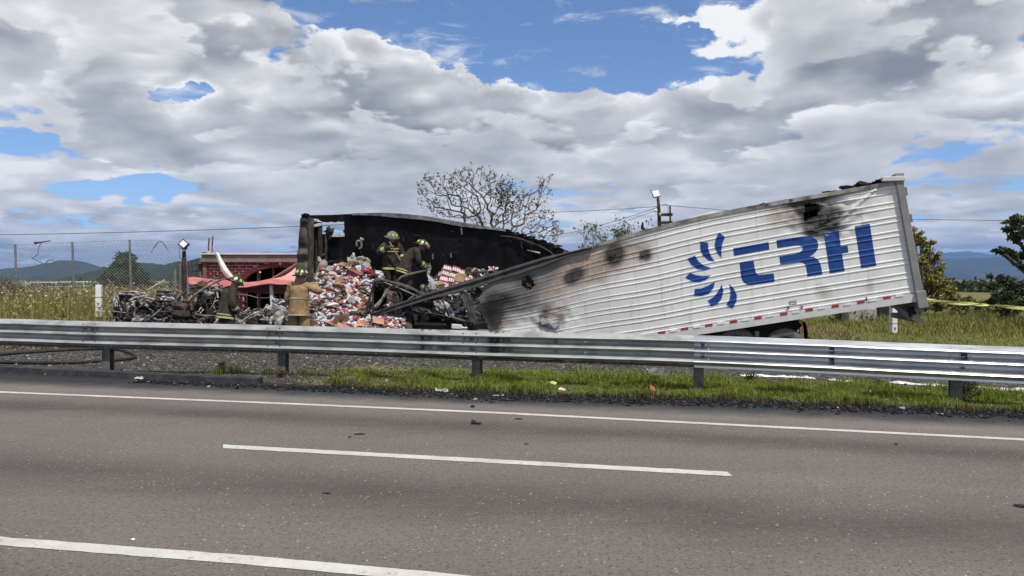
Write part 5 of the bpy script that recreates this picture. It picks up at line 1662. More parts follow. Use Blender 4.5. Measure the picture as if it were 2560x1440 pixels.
def stand(h=1.78, lean=0.0, twist=0.0):
    k = h / 1.80
    J = dict(pelvis=(0, 0, .96), spine=(0, lean * .25, 1.13), chest=(0, lean * .65, 1.35), neck=(0, lean, 1.50), head=(0, lean * 1.12 + .02, 1.62),
             shL=(-.20, lean * .85, 1.43), shR=(.20, lean * .85, 1.43), elL=(-.29, lean * .8 - .02, 1.15), elR=(.29, lean * .8 - .02, 1.15), wrL=(-.28, lean + .10, .93), wrR=(.28, lean + .10, .93),
             hiL=(-.11, 0, .92), hiR=(.11, 0, .92), knL=(-.13, .03, .50), knR=(.13, .03, .50), anL=(-.14, -.02, .09), anR=(.14, -.02, .09), toL=(-.16, .16, .04), toR=(.16, .16, .04))
    return {a: tuple(c * k for c in b) for a, b in J.items()}


def ground_at(px, d):
    q = P(px, 700, d); return Vector((q.x, q.y, zg(q.x, q.y)))


# tan coat, seen from behind, right hand raised to the chin
J = stand(1.80, .05); J.update(elR=(.43, .10, 1.33), wrR=(.24, .24, 1.47), elL=(-.31, .06, 1.15), wrL=(-.22, .26, 1.02), head=(.02, .08, 1.64), chest=(0, .03, 1.36))
b0_ = ground_at(747, 18.4)
p1, _ = person('firefighter in tan coat and black helmet seen from behind with one elbow raised', b0_, R(-12), J, m_tan_coat, m_tan_coat, [('torso', .42, .018), ('torso', .035, .028)], m_helm, look=(R(14), R(-6)), stripe_m=m_stripe2)
# dark brown coat by the wreck, turned to the right, head bowed
J = stand(1.78, .10); J.update(head=(.03, .19, 1.58), neck=(0, .12, 1.47), elR=(.30, .02, 1.13), wrR=(.24, .16, .90), elL=(-.27, .08, 1.13), wrL=(-.16, .26, 1.02))
p2, _ = person('firefighter in dark brown coat with lime bands, head bowed, beside the burnt wreck', ground_at(566, 18.3), R(-48), J, m_brown_coat, m_dark_coat, [('torso', .06, .035), ('torso', .15, .02), ('foreR', .5, .12), ('foreL', .5, .12)], m_helm, look=(R(-10), R(-28)))
p1.scale = (1.10, 1.10, 1.10); p2.scale = (1.05, 1.05, 1.05)
# two on the cargo inside the trailer
def at_px(px, z, d):
    q = P(px, 700, d); return Vector((q.x, q.y, z))
J = stand(1.78, .03); J.update(elR=(.40, .12, 1.22), wrR=(.16, .33, 1.36), elL=(-.30, .10, 1.16), wrL=(-.20, .32, .98), head=(.0, .10, 1.61))
p3, j3 = person('firefighter in dark striped coat holding a long pole, facing the camera on the cargo', at_px(978, 1.29, 20.6), R(180 + 28), J, m_dark_coat, m_dark_coat, [('torso', .06, .045), ('torso', .60, .020), ('torso', .52, .014), ('foreR', .45, .16), ('foreL', .45, .16)], m_helm2, look=(R(5), R(-16)), visor=True)
a, b = j3['paR'], j3['paL']; dr = (b - a).normalized()
mb = MB(); mb.tube([a - dr * .12, b + dr * .62], .021, 8)
tag(mb.build('tool_pole', m_wood), 'long wooden pole held slanting by the firefighter on the cargo', 'pole')
J = stand(1.76, .28); J.update(chest=(0, .22, 1.30), neck=(0, .34, 1.42), head=(0, .46, 1.49), shL=(-.20, .27, 1.37), shR=(.20, .27, 1.37), elR=(.24, .34, 1.08), wrR=(.16, .52, .92), elL=(-.22, .42, 1.09), wrL=(-.10, .64, .96), spine=(0, .07, 1.13), knL=(-.13, .10, .50), knR=(.13, .06, .50))
p4, j4 = person('firefighter in brown coat bending over a hose nozzle on the cargo', at_px(1013, 1.17, 20.1), R(-72), J, m_brown_coat, m_dark_coat, [('torso', .05, .03), ('foreR', .40, .15), ('foreL', .45, .15), ('foreR', .80, .06), ('torso', .14, .018)], m_helm, look=(R(4), R(-20)), visor=True)
n0_, n1_ = j4['paL'], P(1070, 688, 19.8)
nz = thing('hose_nozzle', tuple(n0_), 'metal hose nozzle in the hands of the bending firefighter', 'nozzle')
d = (n1_ - n0_).normalized()
mb = MB(); mb.tube([n0_ - d * .12, n0_ + d * .06, n0_ + d * .10, n1_], [.028, .028, .04, .05], 10); mb.build('barrel', m_ash, nz, smooth=True)
mb = MB(); mb.tube(smooth_path([n0_ + d * .02 + Vector((0, 0, .03)), n0_ + d * .04 + Vector((0, 0, .13)), n0_ + d * .14 + Vector((0, 0, .11)), n0_ + d * .12 + Vector((0, 0, .02))], 4), .012, 6); mb.build('bail_handle', m_dull, nz)
mb = MB(); mb.tube(smooth_path([n0_ - d * .10, j4['paR'] + Vector((0, 0, -.02)), P(1010, 690, 19.75), P(994, 704, 19.7), P(985, 726, 19.9)], 6), .034, 8)
tag(mb.build('fire_hose', mat('hose_jacket', (.06, .055, .045), (.12, .11, .09), scale=14, rough=.8)), 'dark hose running back from the nozzle across the cargo', 'hose')
# ================================================================== burnt tractor, building, canopy, fence
wk = thing('burnt_truck', ground_at(450, 19.3), 'burnt-out truck cab collapsed into a low tangle of charred metal', 'wreck')
m_w = [m_char2, m_ash, m_soot, m_dirty, mat('rusty_metal', (.05, .025, .014), (.13, .065, .038), scale=6, rough=.85, bump=.5, c3=(.22, .14, .095)), mat('pale_ash', (.16, .15, .135), (.33, .315, .28), scale=8, rough=.95, bump=.6, c3=(.62, .60, .56))]
wr = random.Random(21)


def wtube(pts, d, r_, mi, nm='pipe', root=None):
    mb = MB(); q = smooth_path([P(x, y, d + wr.uniform(-.05, .05)) for x, y in pts], 4)
    mb.tube(q, [r_ * .62 * (1 + .45 * mn.noise(p * 5)) for p in q], 6); return mb.build(nm, m_w[mi], root or wk)


def wlump(px, py, d, s, mi, nm='engine_lump', ro=.5, sub=2, root=None):
    mb = MB(); mb.lump(P(px, py, d), s, wr.randint(0, 99), ro, sub, Matrix.Rotation(wr.uniform(-.6, .6), 3, 'Y')); return mb.build(nm, m_w[mi], root or wk)


def wsheet(rows_, d, mi, amp, nm='crumpled_panel', root=None):
    mb = MB(); rws = []; sd = wr.uniform(0, 50); a, b = rows_
    for k in range(7):
        row = []
        for i in range(13):
            s = i / 12 * (len(a) - 1); j = min(int(s), len(a) - 2); e = s - j
            x = lerp(lerp(a[j][0], a[j + 1][0], e), lerp(b[j][0], b[j + 1][0], e), k / 6); y = lerp(lerp(a[j][1], a[j + 1][1], e), lerp(b[j][1], b[j + 1][1], e), k / 6)
            row.append(P(x, y, d - amp * (1 - abs(2 * mn.noise(Vector((i * .45, k * .55, sd)))))))
        rws.append(row)
    mb.grid(rws); return mb.build(nm, m_w[mi], root or wk, solid=.012)


# chassis, bulkheads
mb = MB(); mb.beam(P(285, 800, 19.6), P(560, 803, 19.6), .10, .26); mb.build('chassis_rail', m_w[2], wk)
mb = MB(); mb.beam(P(300, 812, 20.4), P(560, 808, 20.4), .10, .26); mb.build('chassis_rail', m_w[2], wk)
wsheet([[(288, 738), (320, 735), (345, 742)], [(284, 800), (318, 806), (350, 806)]], 19.5, 2, .10, 'radiator')
wsheet([[(283, 735), (290, 733), (298, 740)], [(282, 765), (288, 766), (294, 768)]], 19.35, 5, .06)
wsheet([[(345, 750), (400, 755), (440, 748)], [(345, 806), (400, 812), (445, 806)]], 19.9, 0, .2, 'bulkhead')
wsheet([[(440, 760), (500, 745), (560, 720)], [(440, 812), (505, 812), (565, 806)]], 20.0, 0, .25, 'bulkhead')
wsheet([[(335, 785), (352, 783), (371, 787)], [(338, 804), (355, 806), (369, 806)]], 19.2, 3, .03, 'plate')
wsheet([[(392, 728), (418, 724), (438, 726)], [(392, 745), (418, 746), (438, 745)]], 20.6, 3, .04, 'plate')
wsheet([[(298, 730), (330, 727), (370, 734)], [(300, 737), (335, 738), (376, 742)]], 19.4, 5, .08)
wsheet([[(330, 744), (360, 738), (388, 748)], [(322, 752), (352, 750), (390, 756)]], 19.25, 5, .10)
wsheet([[(405, 742), (416, 740), (428, 746)], [(400, 750), (414, 752), (430, 752)]], 19.3, 5, .06)
wsheet([[(378, 746), (400, 745), (422, 750)], [(380, 755), (405, 757), (425, 756)]], 19.4, 0, .10)
wsheet([[(515, 720), (535, 716), (556, 712)], [(500, 772), (526, 778), (552, 775)]], 19.7, 2, .12, 'door_shell')
wsheet([[(436, 728), (446, 724), (455, 732)], [(438, 760), (450, 758), (458, 756)]], 19.3, 1, .08)
wsheet([[(270, 806), (300, 802), (345, 808)], [(268, 816), (300, 820), (345, 818)]], 19.2, 0, .1)
wsheet([[(430, 790), (470, 786), (500, 796)], [(425, 812), (468, 815), (505, 812)]], 19.2, 0, .15)
for px, py, s, mi in ((330, 772, (.32, .3, .22), 0), (375, 778, (.34, .3, .20), 2), (412, 785, (.3, .25, .18), 0), (455, 775, (.26, .25, .22), 0), (480, 760, (.22, .2, .22), 4), (500, 730, (.13, .12, .10), 0), (520, 735, (.14, .12, .10), 1), (470, 795, (.3, .2, .14), 0), (350, 800, (.2, .2, .12), 1),
                      (300, 790, (.14, .14, .16), 1), (328, 764, (.10, .10, .12), 5), (333, 775, (.08, .08, .14), 5), (425, 750, (.12, .1, .08), 5), (540, 790, (.2, .2, .16), 0), (508, 712, (.12, .1, .09), 4), (546, 722, (.12, .1, .09), 1), (365, 757, (.18, .15, .08), 1), (395, 768, (.2, .15, .08), 0), (440, 798, (.15, .12, .10), 1), (610, 790, (.2, .2, .10), 0)):
    wlump(px, py, 19.5 + wr.uniform(-.3, .3), s, mi)
# long members and pipes
for pts, r_, mi in ((((478, 775), (490, 750), (500, 725), (515, 712)), .055, 1), (((470, 752), (500, 728), (540, 705), (560, 697)), .045, 1), (((500, 716), (528, 702), (556, 692)), .035, 3), (((440, 752), (480, 750), (515, 742)), .05, 1), (((370, 800), (400, 775), (408, 765)), .03, 1),
                    (((492, 758), (505, 758), (522, 740), (525, 715)), .03, 5), (((525, 730), (538, 740), (534, 760), (524, 775)), .022, 5), (((528, 728), (540, 725), (545, 745)), .04, 5), (((440, 732), (452, 728), (446, 742), (440, 748)), .03, 1), (((455, 735), (470, 722), (490, 716)), .018, 1),
                    (((318, 790), (322, 770), (332, 762), (338, 772), (334, 790)), .035, 5), (((328, 760), (345, 750), (362, 760)), .045, 5), (((345, 745), (352, 758), (372, 766)), .05, 1), (((300, 760), (320, 775), (308, 798)), .025, 2), (((282, 778), (330, 784)), .02, 1), (((310, 745), (314, 770), (322, 792)), .02, 2),
                    (((430, 812), (455, 797), (462, 790)), .05, 1), (((498, 812), (512, 798), (528, 796)), .045, 1), (((536, 812), (546, 795), (550, 788)), .05, 5), (((488, 787), (545, 790)), .03, 1), (((450, 760), (462, 775), (458, 798)), .03, 4), (((470, 765), (480, 782), (500, 790)), .035, 4),
                    (((360, 765), (400, 760), (440, 770)), .03, 2), (((350, 775), (380, 770), (420, 778)), .04, 0), (((400, 800), (430, 780), (450, 775)), .04, 0), (((500, 740), (515, 760), (520, 790)), .03, 2), (((465, 740), (485, 735), (505, 748)), .045, 4), (((478, 722), (490, 712), (500, 718)), .05, 0),
                    (((512, 705), (520, 716), (528, 712)), .04, 0), (((530, 700), (545, 708), (552, 720)), .04, 3), (((345, 800), (372, 790), (395, 800), (418, 795)), .03, 1), (((405, 812), (418, 790), (440, 800)), .035, 1), (((280, 812), (292, 795), (305, 805)), .03, 5), (((440, 760), (445, 735), (438, 722)), .03, 1)):
    wtube(pts, 19.25 + wr.uniform(-.15, .3), r_, mi)
for _ in range(70):
    px, py = wr.uniform(284, 545), wr.uniform(745, 812); L_ = wr.uniform(10, 34); a = wr.uniform(-1.2, 1.2)
    if py < 762 and px < 470 and wr.random() < .3: continue
    wtube(((px, py), (px + L_ * math.cos(a) * .5, py + L_ * math.sin(a) * .4 - 4), (px + L_ * math.cos(a), py + L_ * math.sin(a) * .6)), 19.2 + wr.uniform(-.2, .5), wr.uniform(.012, .04), wr.choice((0, 1, 0, 2, 3, 4, 2, 5, 0, 2)), 'pipe' if _ % 2 else 'cable')
mb = MB()
for _ in range(700):
    px, py = wr.uniform(275, 560), wr.uniform(752, 818); q = P(px, py, wr.uniform(19.1, 20.2)); a = Vector((wr.gauss(0, 1), wr.gauss(0, 1), wr.gauss(0, .7))).normalized() * wr.uniform(.04, .14)
    mb.beam(q - a, q + a, wr.uniform(.006, .03), wr.uniform(.005, .02), mi=wr.choice((0, 0, 1, 2, 4, 5)))
mb.build('ash_and_wire', m_w, wk, kind='stuff')

sh = thing('scrap_heap', ground_at(665, 19.2), 'grey ashen scrap heap between the brown-coated and tan-coated firefighters', 'scrap')
for px, py, s, mi in ((640, 792, (.22, .2, .10), 5), (662, 786, (.18, .16, .12), 1), (686, 782, (.2, .2, .15), 5), (702, 790, (.2, .16, .16), 5), (622, 800, (.2, .2, .08), 5), (676, 800, (.24, .2, .12), 1), (655, 804, (.2, .2, .10), 0), (700, 806, (.22, .2, .12), 1), (694, 772, (.12, .1, .08), 1), (640, 808, (.24, .2, .10), 1), (600, 808, (.2, .2, .08), 1)):
    wlump(px, py, 19.2 + wr.uniform(-.2, .3), s, mi, 'ash_lump', .6, 2, sh)
for pts, r_, mi in ((((602, 806), (625, 790), (650, 778)), .04, 5), (((650, 780), (668, 772), (690, 776)), .03, 1), (((662, 772), (668, 762), (676, 768)), .03, 1), (((680, 770), (684, 760), (694, 766)), .03, 5), (((690, 800), (690, 780)), .05, 5), (((676, 812), (678, 792)), .05, 5), (((625, 812), (640, 796), (655, 790)), .025, 0), (((640, 770), (655, 775), (668, 785)), .02, 0), (((700, 765), (712, 772), (716, 790)), .03, 5)):
    wtube(pts, 19.0, r_, mi, 'pipe', sh)
mb = MB()
for _ in range(260):
    px, py = wr.uniform(596, 726), wr.uniform(772, 815); q = P(px, py, wr.uniform(18.9, 19.6)); a = Vector((wr.gauss(0, 1), wr.gauss(0, 1), wr.gauss(0, .7))).normalized() * wr.uniform(.03, .10)
    mb.beam(q - a, q + a, wr.uniform(.006, .03), wr.uniform(.005, .02), mi=wr.choice((0, 1, 1, 2, 5, 5)))
mb.build('ash_and_wire', m_w, sh, kind='stuff')
lw = thing('block_wall', ground_at(520, 20.6), 'low grey concrete block wall behind the scrap at the foot of the brick building', 'wall')
m_block = [mat('grey_block', (.13, .13, .125), (.21, .205, .195), scale=5, rough=.95, bump=.4), mat('grey_block_dark', (.08, .08, .078), (.14, .138, .13), scale=5, rough=.95, bump=.4)]
for i in range(10):
    a = P(440 + i * 29, 782, 21.0); mb = MB(); mb.box(a + Vector((.16, 0, -.28)), (.315, .14, .56 + .02 * (i % 3))); mb.build('block', m_block[i % 2], lw, bevel=.008)

# ---- brick building
BD = 24.0
bld = thing('brick_building', ground_at(620, 24.3), 'single-storey red brick building with a broad arched opening', 'building')
m_mort = mat('pink_mortar', (.42, .27, .26), (.54, .37, .36), scale=6, rough=.95, bump=.2)
m_bricks = [mat('dark_red_brick', (.070, .012, .013), (.110, .020, .020), scale=7, rough=.85, bump=.25), mat('red_brick', (.085, .014, .015), (.13, .026, .025), scale=7, rough=.85, bump=.25), mat('deep_red_brick', (.055, .010, .011), (.09, .018, .018), scale=7, rough=.85, bump=.25)]
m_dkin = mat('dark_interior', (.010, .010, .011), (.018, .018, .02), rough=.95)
m_cap = mat('grey_brown_parapet', (.17, .13, .125), (.25, .20, .19), scale=3, rough=.9, bump=.2)
m_capw = mat('pale_coping', (.48, .45, .43), (.60, .57, .54), scale=4, rough=.8)
ARC_C, ARC_RX, ARC_RY = (700, 712), 92, 44          # opening arch in photo columns / rows at the facade


def arch_y(px):
    q = (px - ARC_C[0]) / ARC_RX
    return ARC_C[1] - ARC_RY * math.sqrt(max(0, 1 - q * q)) if abs(q) < 1 else 999


FX0, FX1, FZT, FZB = 510, 800, 655, 830
fp = lambda x, y, o=0.0: P(x, y, BD + o)
mb = MB()
xs = list(range(FX0, FX1 + 1, 6))
for x0, x1 in zip(xs, xs[1:]):
    xm = (x0 + x1) / 2; ay = arch_y(xm)
    segs = [(FZT, FZB)] if ay > 900 else [(FZT, ay), (780, FZB)]
    for y0, y1 in segs:
        a, b, c, d = fp(x0, y0), fp(x1, y0), fp(x1, y1), fp(x0, y1); o = Vector((0, .18, 0))
        mb.add([a, b, c, d, a + o, b + o, c + o, d + o], [(3, 2, 1, 0), (4, 5, 6, 7), (0, 1, 5, 4), (2, 3, 7, 6)])
mb.build('facade', m_mort, bld)
# bricks: 23 cm pitch, real courses, slightly proud of the mortar
bw, bh = .232, .094
z0 = fp(0, 830).z; bx0 = fp(FX0, 700).x
bmeshes = []
for k in range(4):
    mb = MB(); r_ = random.Random(k); mb.box((0, 0, 0), (bw - .034, .03, bh - .034)); mb.v = [tuple(c + r_.uniform(-.003, .003) for c in v) for v in mb.v]
    me = bpy.data.meshes.new('brick'); me.from_pydata(mb.v, [], mb.f); me.materials.append(m_bricks[k % 3]); bmeshes.append(me)
n_b = 0
for r_ in range(26):
    z = z0 + (r_ + .5) * bh
    if z > fp(0, FZT).z - .03: break
    for c in range(20):
        x = bx0 + (c + .5 * (r_ % 2) + .45) * bw
        px = 1280 + FPX * x / BD; py = HOR - (z - CAMH) * FPX / BD
        if px > 745 + 9 or py > 812: continue
        if px > FX0 + 98 and arch_y(px) - 9 < py < 784: continue
        if abs(px - ARC_C[0]) < ARC_RX + 14 and py < 730:
            q = ((px - ARC_C[0]) / (ARC_RX + 12)) ** 2 + ((py - ARC_C[1]) / (ARC_RY + 12)) ** 2
            if q < 1.05 and py < ARC_C[1]: continue
        o = bpy.data.objects.new('brick', bmeshes[(r_ * 7 + c * 3) % 4]); COL.objects.link(o); o.parent = bld
        o.location = Vector((x, BD - .012, z)) - WO[bld.name]; n_b += 1
mb0 = MB(); mb0.box((0, 0, 0), (.058, .05, .145)); abm = bpy.data.meshes.new('arch_brick'); abm.from_pydata(mb0.v, [], mb0.f); abm.materials.append(m_bricks[1])
for k in range(33):
    t = R(lerp(176, 40, k / 32)); px = ARC_C[0] + (ARC_RX + 5.5) * math.cos(t); py = ARC_C[1] - (ARC_RY + 5.5) * math.sin(t)
    nx, nz = math.cos(t) / ARC_RX, math.sin(t) / ARC_RY
    o = bpy.data.objects.new('arch_brick', abm); COL.objects.link(o); o.parent = bld
    o.location = fp(px, py, -.025) - WO[bld.name]; o.rotation_euler = (0, math.atan2(nx, nz), 0)
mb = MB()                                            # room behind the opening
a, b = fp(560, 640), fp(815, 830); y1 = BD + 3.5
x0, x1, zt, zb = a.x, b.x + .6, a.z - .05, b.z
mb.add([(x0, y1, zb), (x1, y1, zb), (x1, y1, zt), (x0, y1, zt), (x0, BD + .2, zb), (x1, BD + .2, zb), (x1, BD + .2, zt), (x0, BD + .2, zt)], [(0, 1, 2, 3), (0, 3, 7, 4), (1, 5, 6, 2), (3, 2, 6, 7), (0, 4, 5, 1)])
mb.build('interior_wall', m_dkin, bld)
mb = MB(); a, b = fp(FX0 - 2, 637), fp(FX1, 655); mb.box(((a.x + b.x) / 2, BD + .05, (a.z + b.z) / 2), (b.x - a.x, .36, a.z - b.z)); mb.build('parapet', m_cap, bld)
mb = MB(); mb.box(((a.x + b.x) / 2, BD + .03, a.z + .02), (b.x - a.x + .06, .44, .045)); mb.build('coping', m_capw, bld, bevel=.008)
mb = MB(); mb.box(((a.x + b.x) / 2, BD + 4, a.z - .12), (b.x - a.x, 7.6, .16)); mb.build('roof', m_cap, bld)
mb = MB(); q = fp(FX0, 740); mb.box((q.x - .05, BD + 3.9, (z0 + a.z) / 2 - .1), (.12, 7.4, a.z - z0 - .2)); mb.build('side_wall', m_cap, bld)
mb = MB(); q = fp(515, 740); mb.box((q.x - .02, BD - .02, (z0 + b.z) / 2), (.12, .06, b.z - z0)); mb.build('corner_pier', mat('brown_pier', (.16, .07, .045), (.23, .11, .075), scale=5, rough=.9), bld)
m_mull = mat('dark_window_frame', (.06, .035, .03), (.10, .06, .05), rough=.6)
for px, w in ((617, .03), (647, .10), (684, .05), (720, .05)):
    p, q = fp(px, arch_y(px) + 2, .1), fp(px, 782, .1); mb = MB(); mb.beam(p, q, w, .06, Vector((0, 1, 0))); mb.build('window_mullion', m_mull, bld)
mb = MB(); mb.beam(fp(606, 782, -.03), fp(760, 782, -.03), .2, .05); mb.build('window_sill', m_cap, bld)
mb = MB(); mb.lump(fp(650, 681, -.05), (.035, .03, .03), 1, .1, 2); mb.build('wall_lamp', m_white, bld)
mb = MB(); mb.lump(fp(701, 659, -.06), (.05, .04, .05), 1, .1, 2); mb.lump(fp(700, 652, -.06), (.07, .03, .03), 1, .1, 2); mb.build('wall_lamp', m_pale, bld)
mb = MB(); mb.tube(smooth_path([fp(586, 735, -.06), fp(620, 738, -.06), fp(650, 745, -.06), fp(690, 742, -.06)], 5), .010, 5); mb.build('hanging_wire', m_dull, bld)
for px, t in ((521, 595), (530, 591)):
    mb = MB(); mb.tube([fp(px, 636, .2), fp(px + .5, 615, .2), fp(px + 2, t, .2)], .022, 6); mb.build('rebar', m_w[4], bld)
for px in (512, 520, 528): mb = MB(); mb.lump(fp(px, 633, .2), (.10, .1, .07), px, .6, 1); mb.build('rubble', m_ash, bld)
# block wall that runs back from the building's corner
bw_ = thing('block_wall', ground_at(490, 26), 'weathered grey block wall stepping back to the left of the brick building', 'wall')
A0, A1 = fp(508, 640, .1), P(452, 690, 33.0)
for r_ in range(14):
    for c in range(11):
        f0, f1 = (c + .5 * (r_ % 2)) / 11, (c + 1 + .5 * (r_ % 2)) / 11
        p, q = A0.lerp(A1, f0), A0.lerp(A1, min(1.02, f1)); zt = A0.z - .05 - .22 * r_
        if zt > lerp(A0.z, A1.z + .75, f0) + .1 or zt < .3: continue
        if 3 < r_ < 6 and 1 < c < 3: continue
        mb = MB(); p2, q2 = Vector((p.x, p.y, zt - .11)), Vector((q.x, q.y, zt - .11)); mb.beam(p2, q2 + (p2 - q2) * .05, .2, .205); mb.build('block', m_block[(r_ + c) % 2], bw_)

# ---- leaning white flag banner
m_flag = mat('white_cloth', (.74, .74, .70), (.82, .82, .79), scale=4, rough=.8, bump=.1)
fl_ = thing('feather_banner', P(590, 760, 22.6), 'tall curved white banner leaning over the red canopy', 'banner')
L_, R_ = [(537, 630), (543, 650), (553, 676), (566, 694), (577, 700)], [(546, 632), (556, 650), (569, 672), (582, 690), (592, 699)]
mb = MB(); rws = []
for k in range(9):
    t = k / 8; a = Vector(interp([(i / 4, *q) for i, q in enumerate(L_)], t)); b = Vector(interp([(i / 4, *q) for i, q in enumerate(R_)], t))
    rws.append([P(lerp(a.x, b.x, s), lerp(a.y, b.y, s), 22.3 - .10 * math.sin(s * 3.1) + .05 * math.sin(t * 9)) for s in (0, .25, .5, .75, 1)])
mb.grid(rws); mb.build('cloth', m_flag, fl_, smooth=True, solid=.006)
mb = MB(); mb.tube(smooth_path([P(x, y, 22.4) for x, y in [(537, 629), (545, 650), (557, 676), (572, 700), (600, 760)]], 4), .016, 6); mb.build('pole', m_dull, fl_)

# ---- red canopy tent
m_red_c = mat('faded_red_canvas', (.43, .135, .13), (.52, .195, .185), scale=2.5, rough=.75, bump=.08, bscale=8)
m_pink_c = mat('pale_pink_canvas', (.56, .27, .25), (.66, .36, .335), scale=2.5, rough=.75, bump=.08, bscale=8)  # paler pink canvas, used on the right-hand roof cloths
m_polew = mat('white_tent_pole', (.66, .65, .62), (.74, .73, .70), scale=5, rough=.5)
tn = thing('canopy_tent', ground_at(610, 21.8), 'sagging faded red canopy tent in front of the brick building', 'tent')
TOP = [(469, 692), (500, 695), (540, 699), (580, 702), (620, 706), (650, 703), (676, 697), (710, 699), (748, 703)]
BOT = [(470, 711), (500, 716), (540, 720), (580, 721), (620, 718), (650, 713), (676, 711), (710, 712), (748, 714)]
mb = MB(); rws = []
for k in range(6):
    row = []
    for i in range(49):
        px = lerp(469, 748, i / 48); y = lerp(interp(TOP, px)[0], interp(BOT, px)[0], k / 5)
        row.append(P(px, y, 21.3 - .02 * k + .02 * math.sin(px * .11 + k * .5) + .04 * mn.noise(Vector((px * .05, k * .4, 2)))))
    rws.append(row)
mb.grid(rws); mb.build('valance', m_red_c, tn, smooth=True, solid=.006)
mb = MB(); rws = []
for k in range(7):
    t = k / 6; row = []
    for i in range(25):
        s = i / 24; px = lerp(469, 676, s); y = interp(TOP, px)[0]
        row.append(P(px, y, 21.3) + Vector((t * .25, t * 2.2, -.34 * math.sin(t * math.pi * .5) - .10 * math.sin(t * 3.1) * math.sin(s * 3.1) + .04 * mn.noise(Vector((s * 6, t * 4, 0))))))
    rws.append(row)
mb.grid(rws); mb.build('roof_cloth', m_red_c, tn, smooth=True, solid=.006)
mb = MB(); rws = []
for k in range(8):
    t = k / 7; row = []
    for i in range(13):
        s = i / 12; a = P(lerp(676, 748, s), lerp(697, 703, s), 21.3); pk = P(760, 646, 22.8)
        q = a.lerp(pk, t) + Vector((0, 0, -.16 * math.sin(t * math.pi)))
        row.append(q)
    rws.append(row)
mb.grid(rws); mb.build('roof_cloth', m_pink_c, tn, smooth=True, solid=.006)
mb = MB(); mb.add([P(676, 697, 21.3), P(760, 646, 22.8), P(676, 697, 21.3) + Vector((.3, 2.6, .05))], [(0, 1, 2)]); mb.build('roof_cloth', m_pink_c, tn, solid=.006)
for px, y0, y1, d, r_, m_ in ((678, 708, 778, 21.4, .055, m_polew), (471, 700, 768, 21.4, .03, m_polew), (648, 712, 800, 22.6, .03, m_cap), (700, 702, 790, 23.2, .03, m_cap)):
    mb = MB(); a = P(px, y0, d); b = P(px + (4 if r_ > .05 else 1), y1, d); mb.beam(a, b, r_ * 1.6, r_ * 1.6, Vector((0, 1, 0))); mb.build('pole', m_, tn)
mb = MB(); mb.tube(smooth_path([P(600, 719, 21.6), P(640, 722, 21.7), P(676, 712, 21.5)], 5), .02, 5); mb.build('truss', m_dull, tn)
# plastic sheet under the tent
mb = MB(); rws = [[P(x, y + 3 * mn.noise(Vector((x * .1, y * .1, 0))), 21.0 + .15 * mn.noise(Vector((x * .2, y * .3, 4)))) for x in range(680, 722, 5)] for y in range(747, 776, 4)]
mb.grid(rws); tag(mb.build('plastic_sheet', mat('clear_grey_sheet', (.16, .16, .16), (.42, .42, .42), scale=11, rough=.3, bump=.5, c3=(.66, .66, .66)), solid=.006), 'crumpled grey plastic sheet by the white tent pole', 'sheet')

# ---- floodlight on a timber post
fp_ = thing('floodlight_post', ground_at(459, 21.5), 'dark timber post carrying a square floodlight tilted on its corner', 'floodlight')
m_tim = mat('dark_timber', (.035, .022, .016), (.08, .05, .038), scale=8, rough=.9, bump=.4)
D_ = 21.5
mb = MB(); mb.tube([P(464, 780, D_), P(463, 720, D_), P(461, 660, D_), P(460, 628, D_)], [.095, .085, .075, .05], 8); mb.build('post', m_tim, fp_)
rot = Matrix.Rotation(R(38), 3, 'Y') @ Matrix.Rotation(R(-18), 3, 'X')
c = P(459.5, 611, D_ - .1)
mb = MB(); mb.box(c, (.235, .10, .22), rot); hd_ = mb.build('lamp_housing', mat('black_aluminium', (.02, .02, .02), (.035, .035, .035), rough=.5), fp_, bevel=.008)
m_glass = mat('lamp_glass', (.78, .80, .82), (.88, .89, .90), scale=12, rough=.12, spec=.8)
mb = MB(); mb.box(c + rot @ Vector((0, -.055, 0)), (.165, .014, .155), rot); mb.build('lamp_glass', m_glass, hd_, origin=tuple(WO[hd_.name]))
mb = MB(); mb.tube([c + Vector((-.08, .02, -.1)), c + Vector((0, .05, -.20)), c + Vector((.09, .02, -.1))], .014, 5); mb.build('bracket', m_black, fp_)
mb = MB(); mb.tube(smooth_path([P(449, 618, D_ - .1), P(448, 640, D_ - .1), P(456, 655, D_ - .12), P(458, 700, D_ - .12)], 5), .008, 5); mb.build('cable', m_black, fp_)
mb = MB(); mb.tube(smooth_path([P(466, 650, D_ - .1), P(468, 690, D_ - .1), P(467, 760, D_ - .1)], 5), .014, 5); mb.build('cable', m_dull, fp_)

# ---- chain-link fence
fc = thing('chain_link_fence', ground_at(200, 30), 'tall chain-link fence on slim grey posts across the dry grass', 'fence')
m_wire = mat('fence_wire', (.16, .17, .17), (.24, .25, .25), rough=.5, metal=.5)
m_pole = mat('fence_post', (.14, .145, .145), (.22, .225, .22), scale=6, rough=.6, metal=.3)
FD = 30.0
FT_ = [(-400, 622), (-120, 614), (38, 612), (182, 606), (324, 600), (468, 604), (520, 606)]
def fpt(px, y): return P(px, y, FD + (px - 200) * -.002)
for px in (-250, -106, 38, 181, 324):
    t = interp(FT_, px)[0]; b = ground_at(px, FD); mb = MB(); tp_ = fpt(px, t - 1); mb.tube([Vector((tp_.x + .06, tp_.y, b.z - .1)), tp_], .042, 8); mb.build('post', m_pole, fc)
mb = MB(); cell = 8.2; span = 170
def clipline(x0, y0, sx):
    """one zig-zag wire, drawn straight, clipped to the fence panel"""
    pts = []
    for k in range(0, 40):
        x = x0 + sx * k * 5; y = y0 + k * 5
        if -260 <= x <= 470 and interp(FT_, x)[0] <= y <= 768: pts.append((x, y))
    if len(pts) > 1: mb.tube([fpt(*pts[0]), fpt(*pts[-1])], .0055, 3, cap=False)
x = -460.0
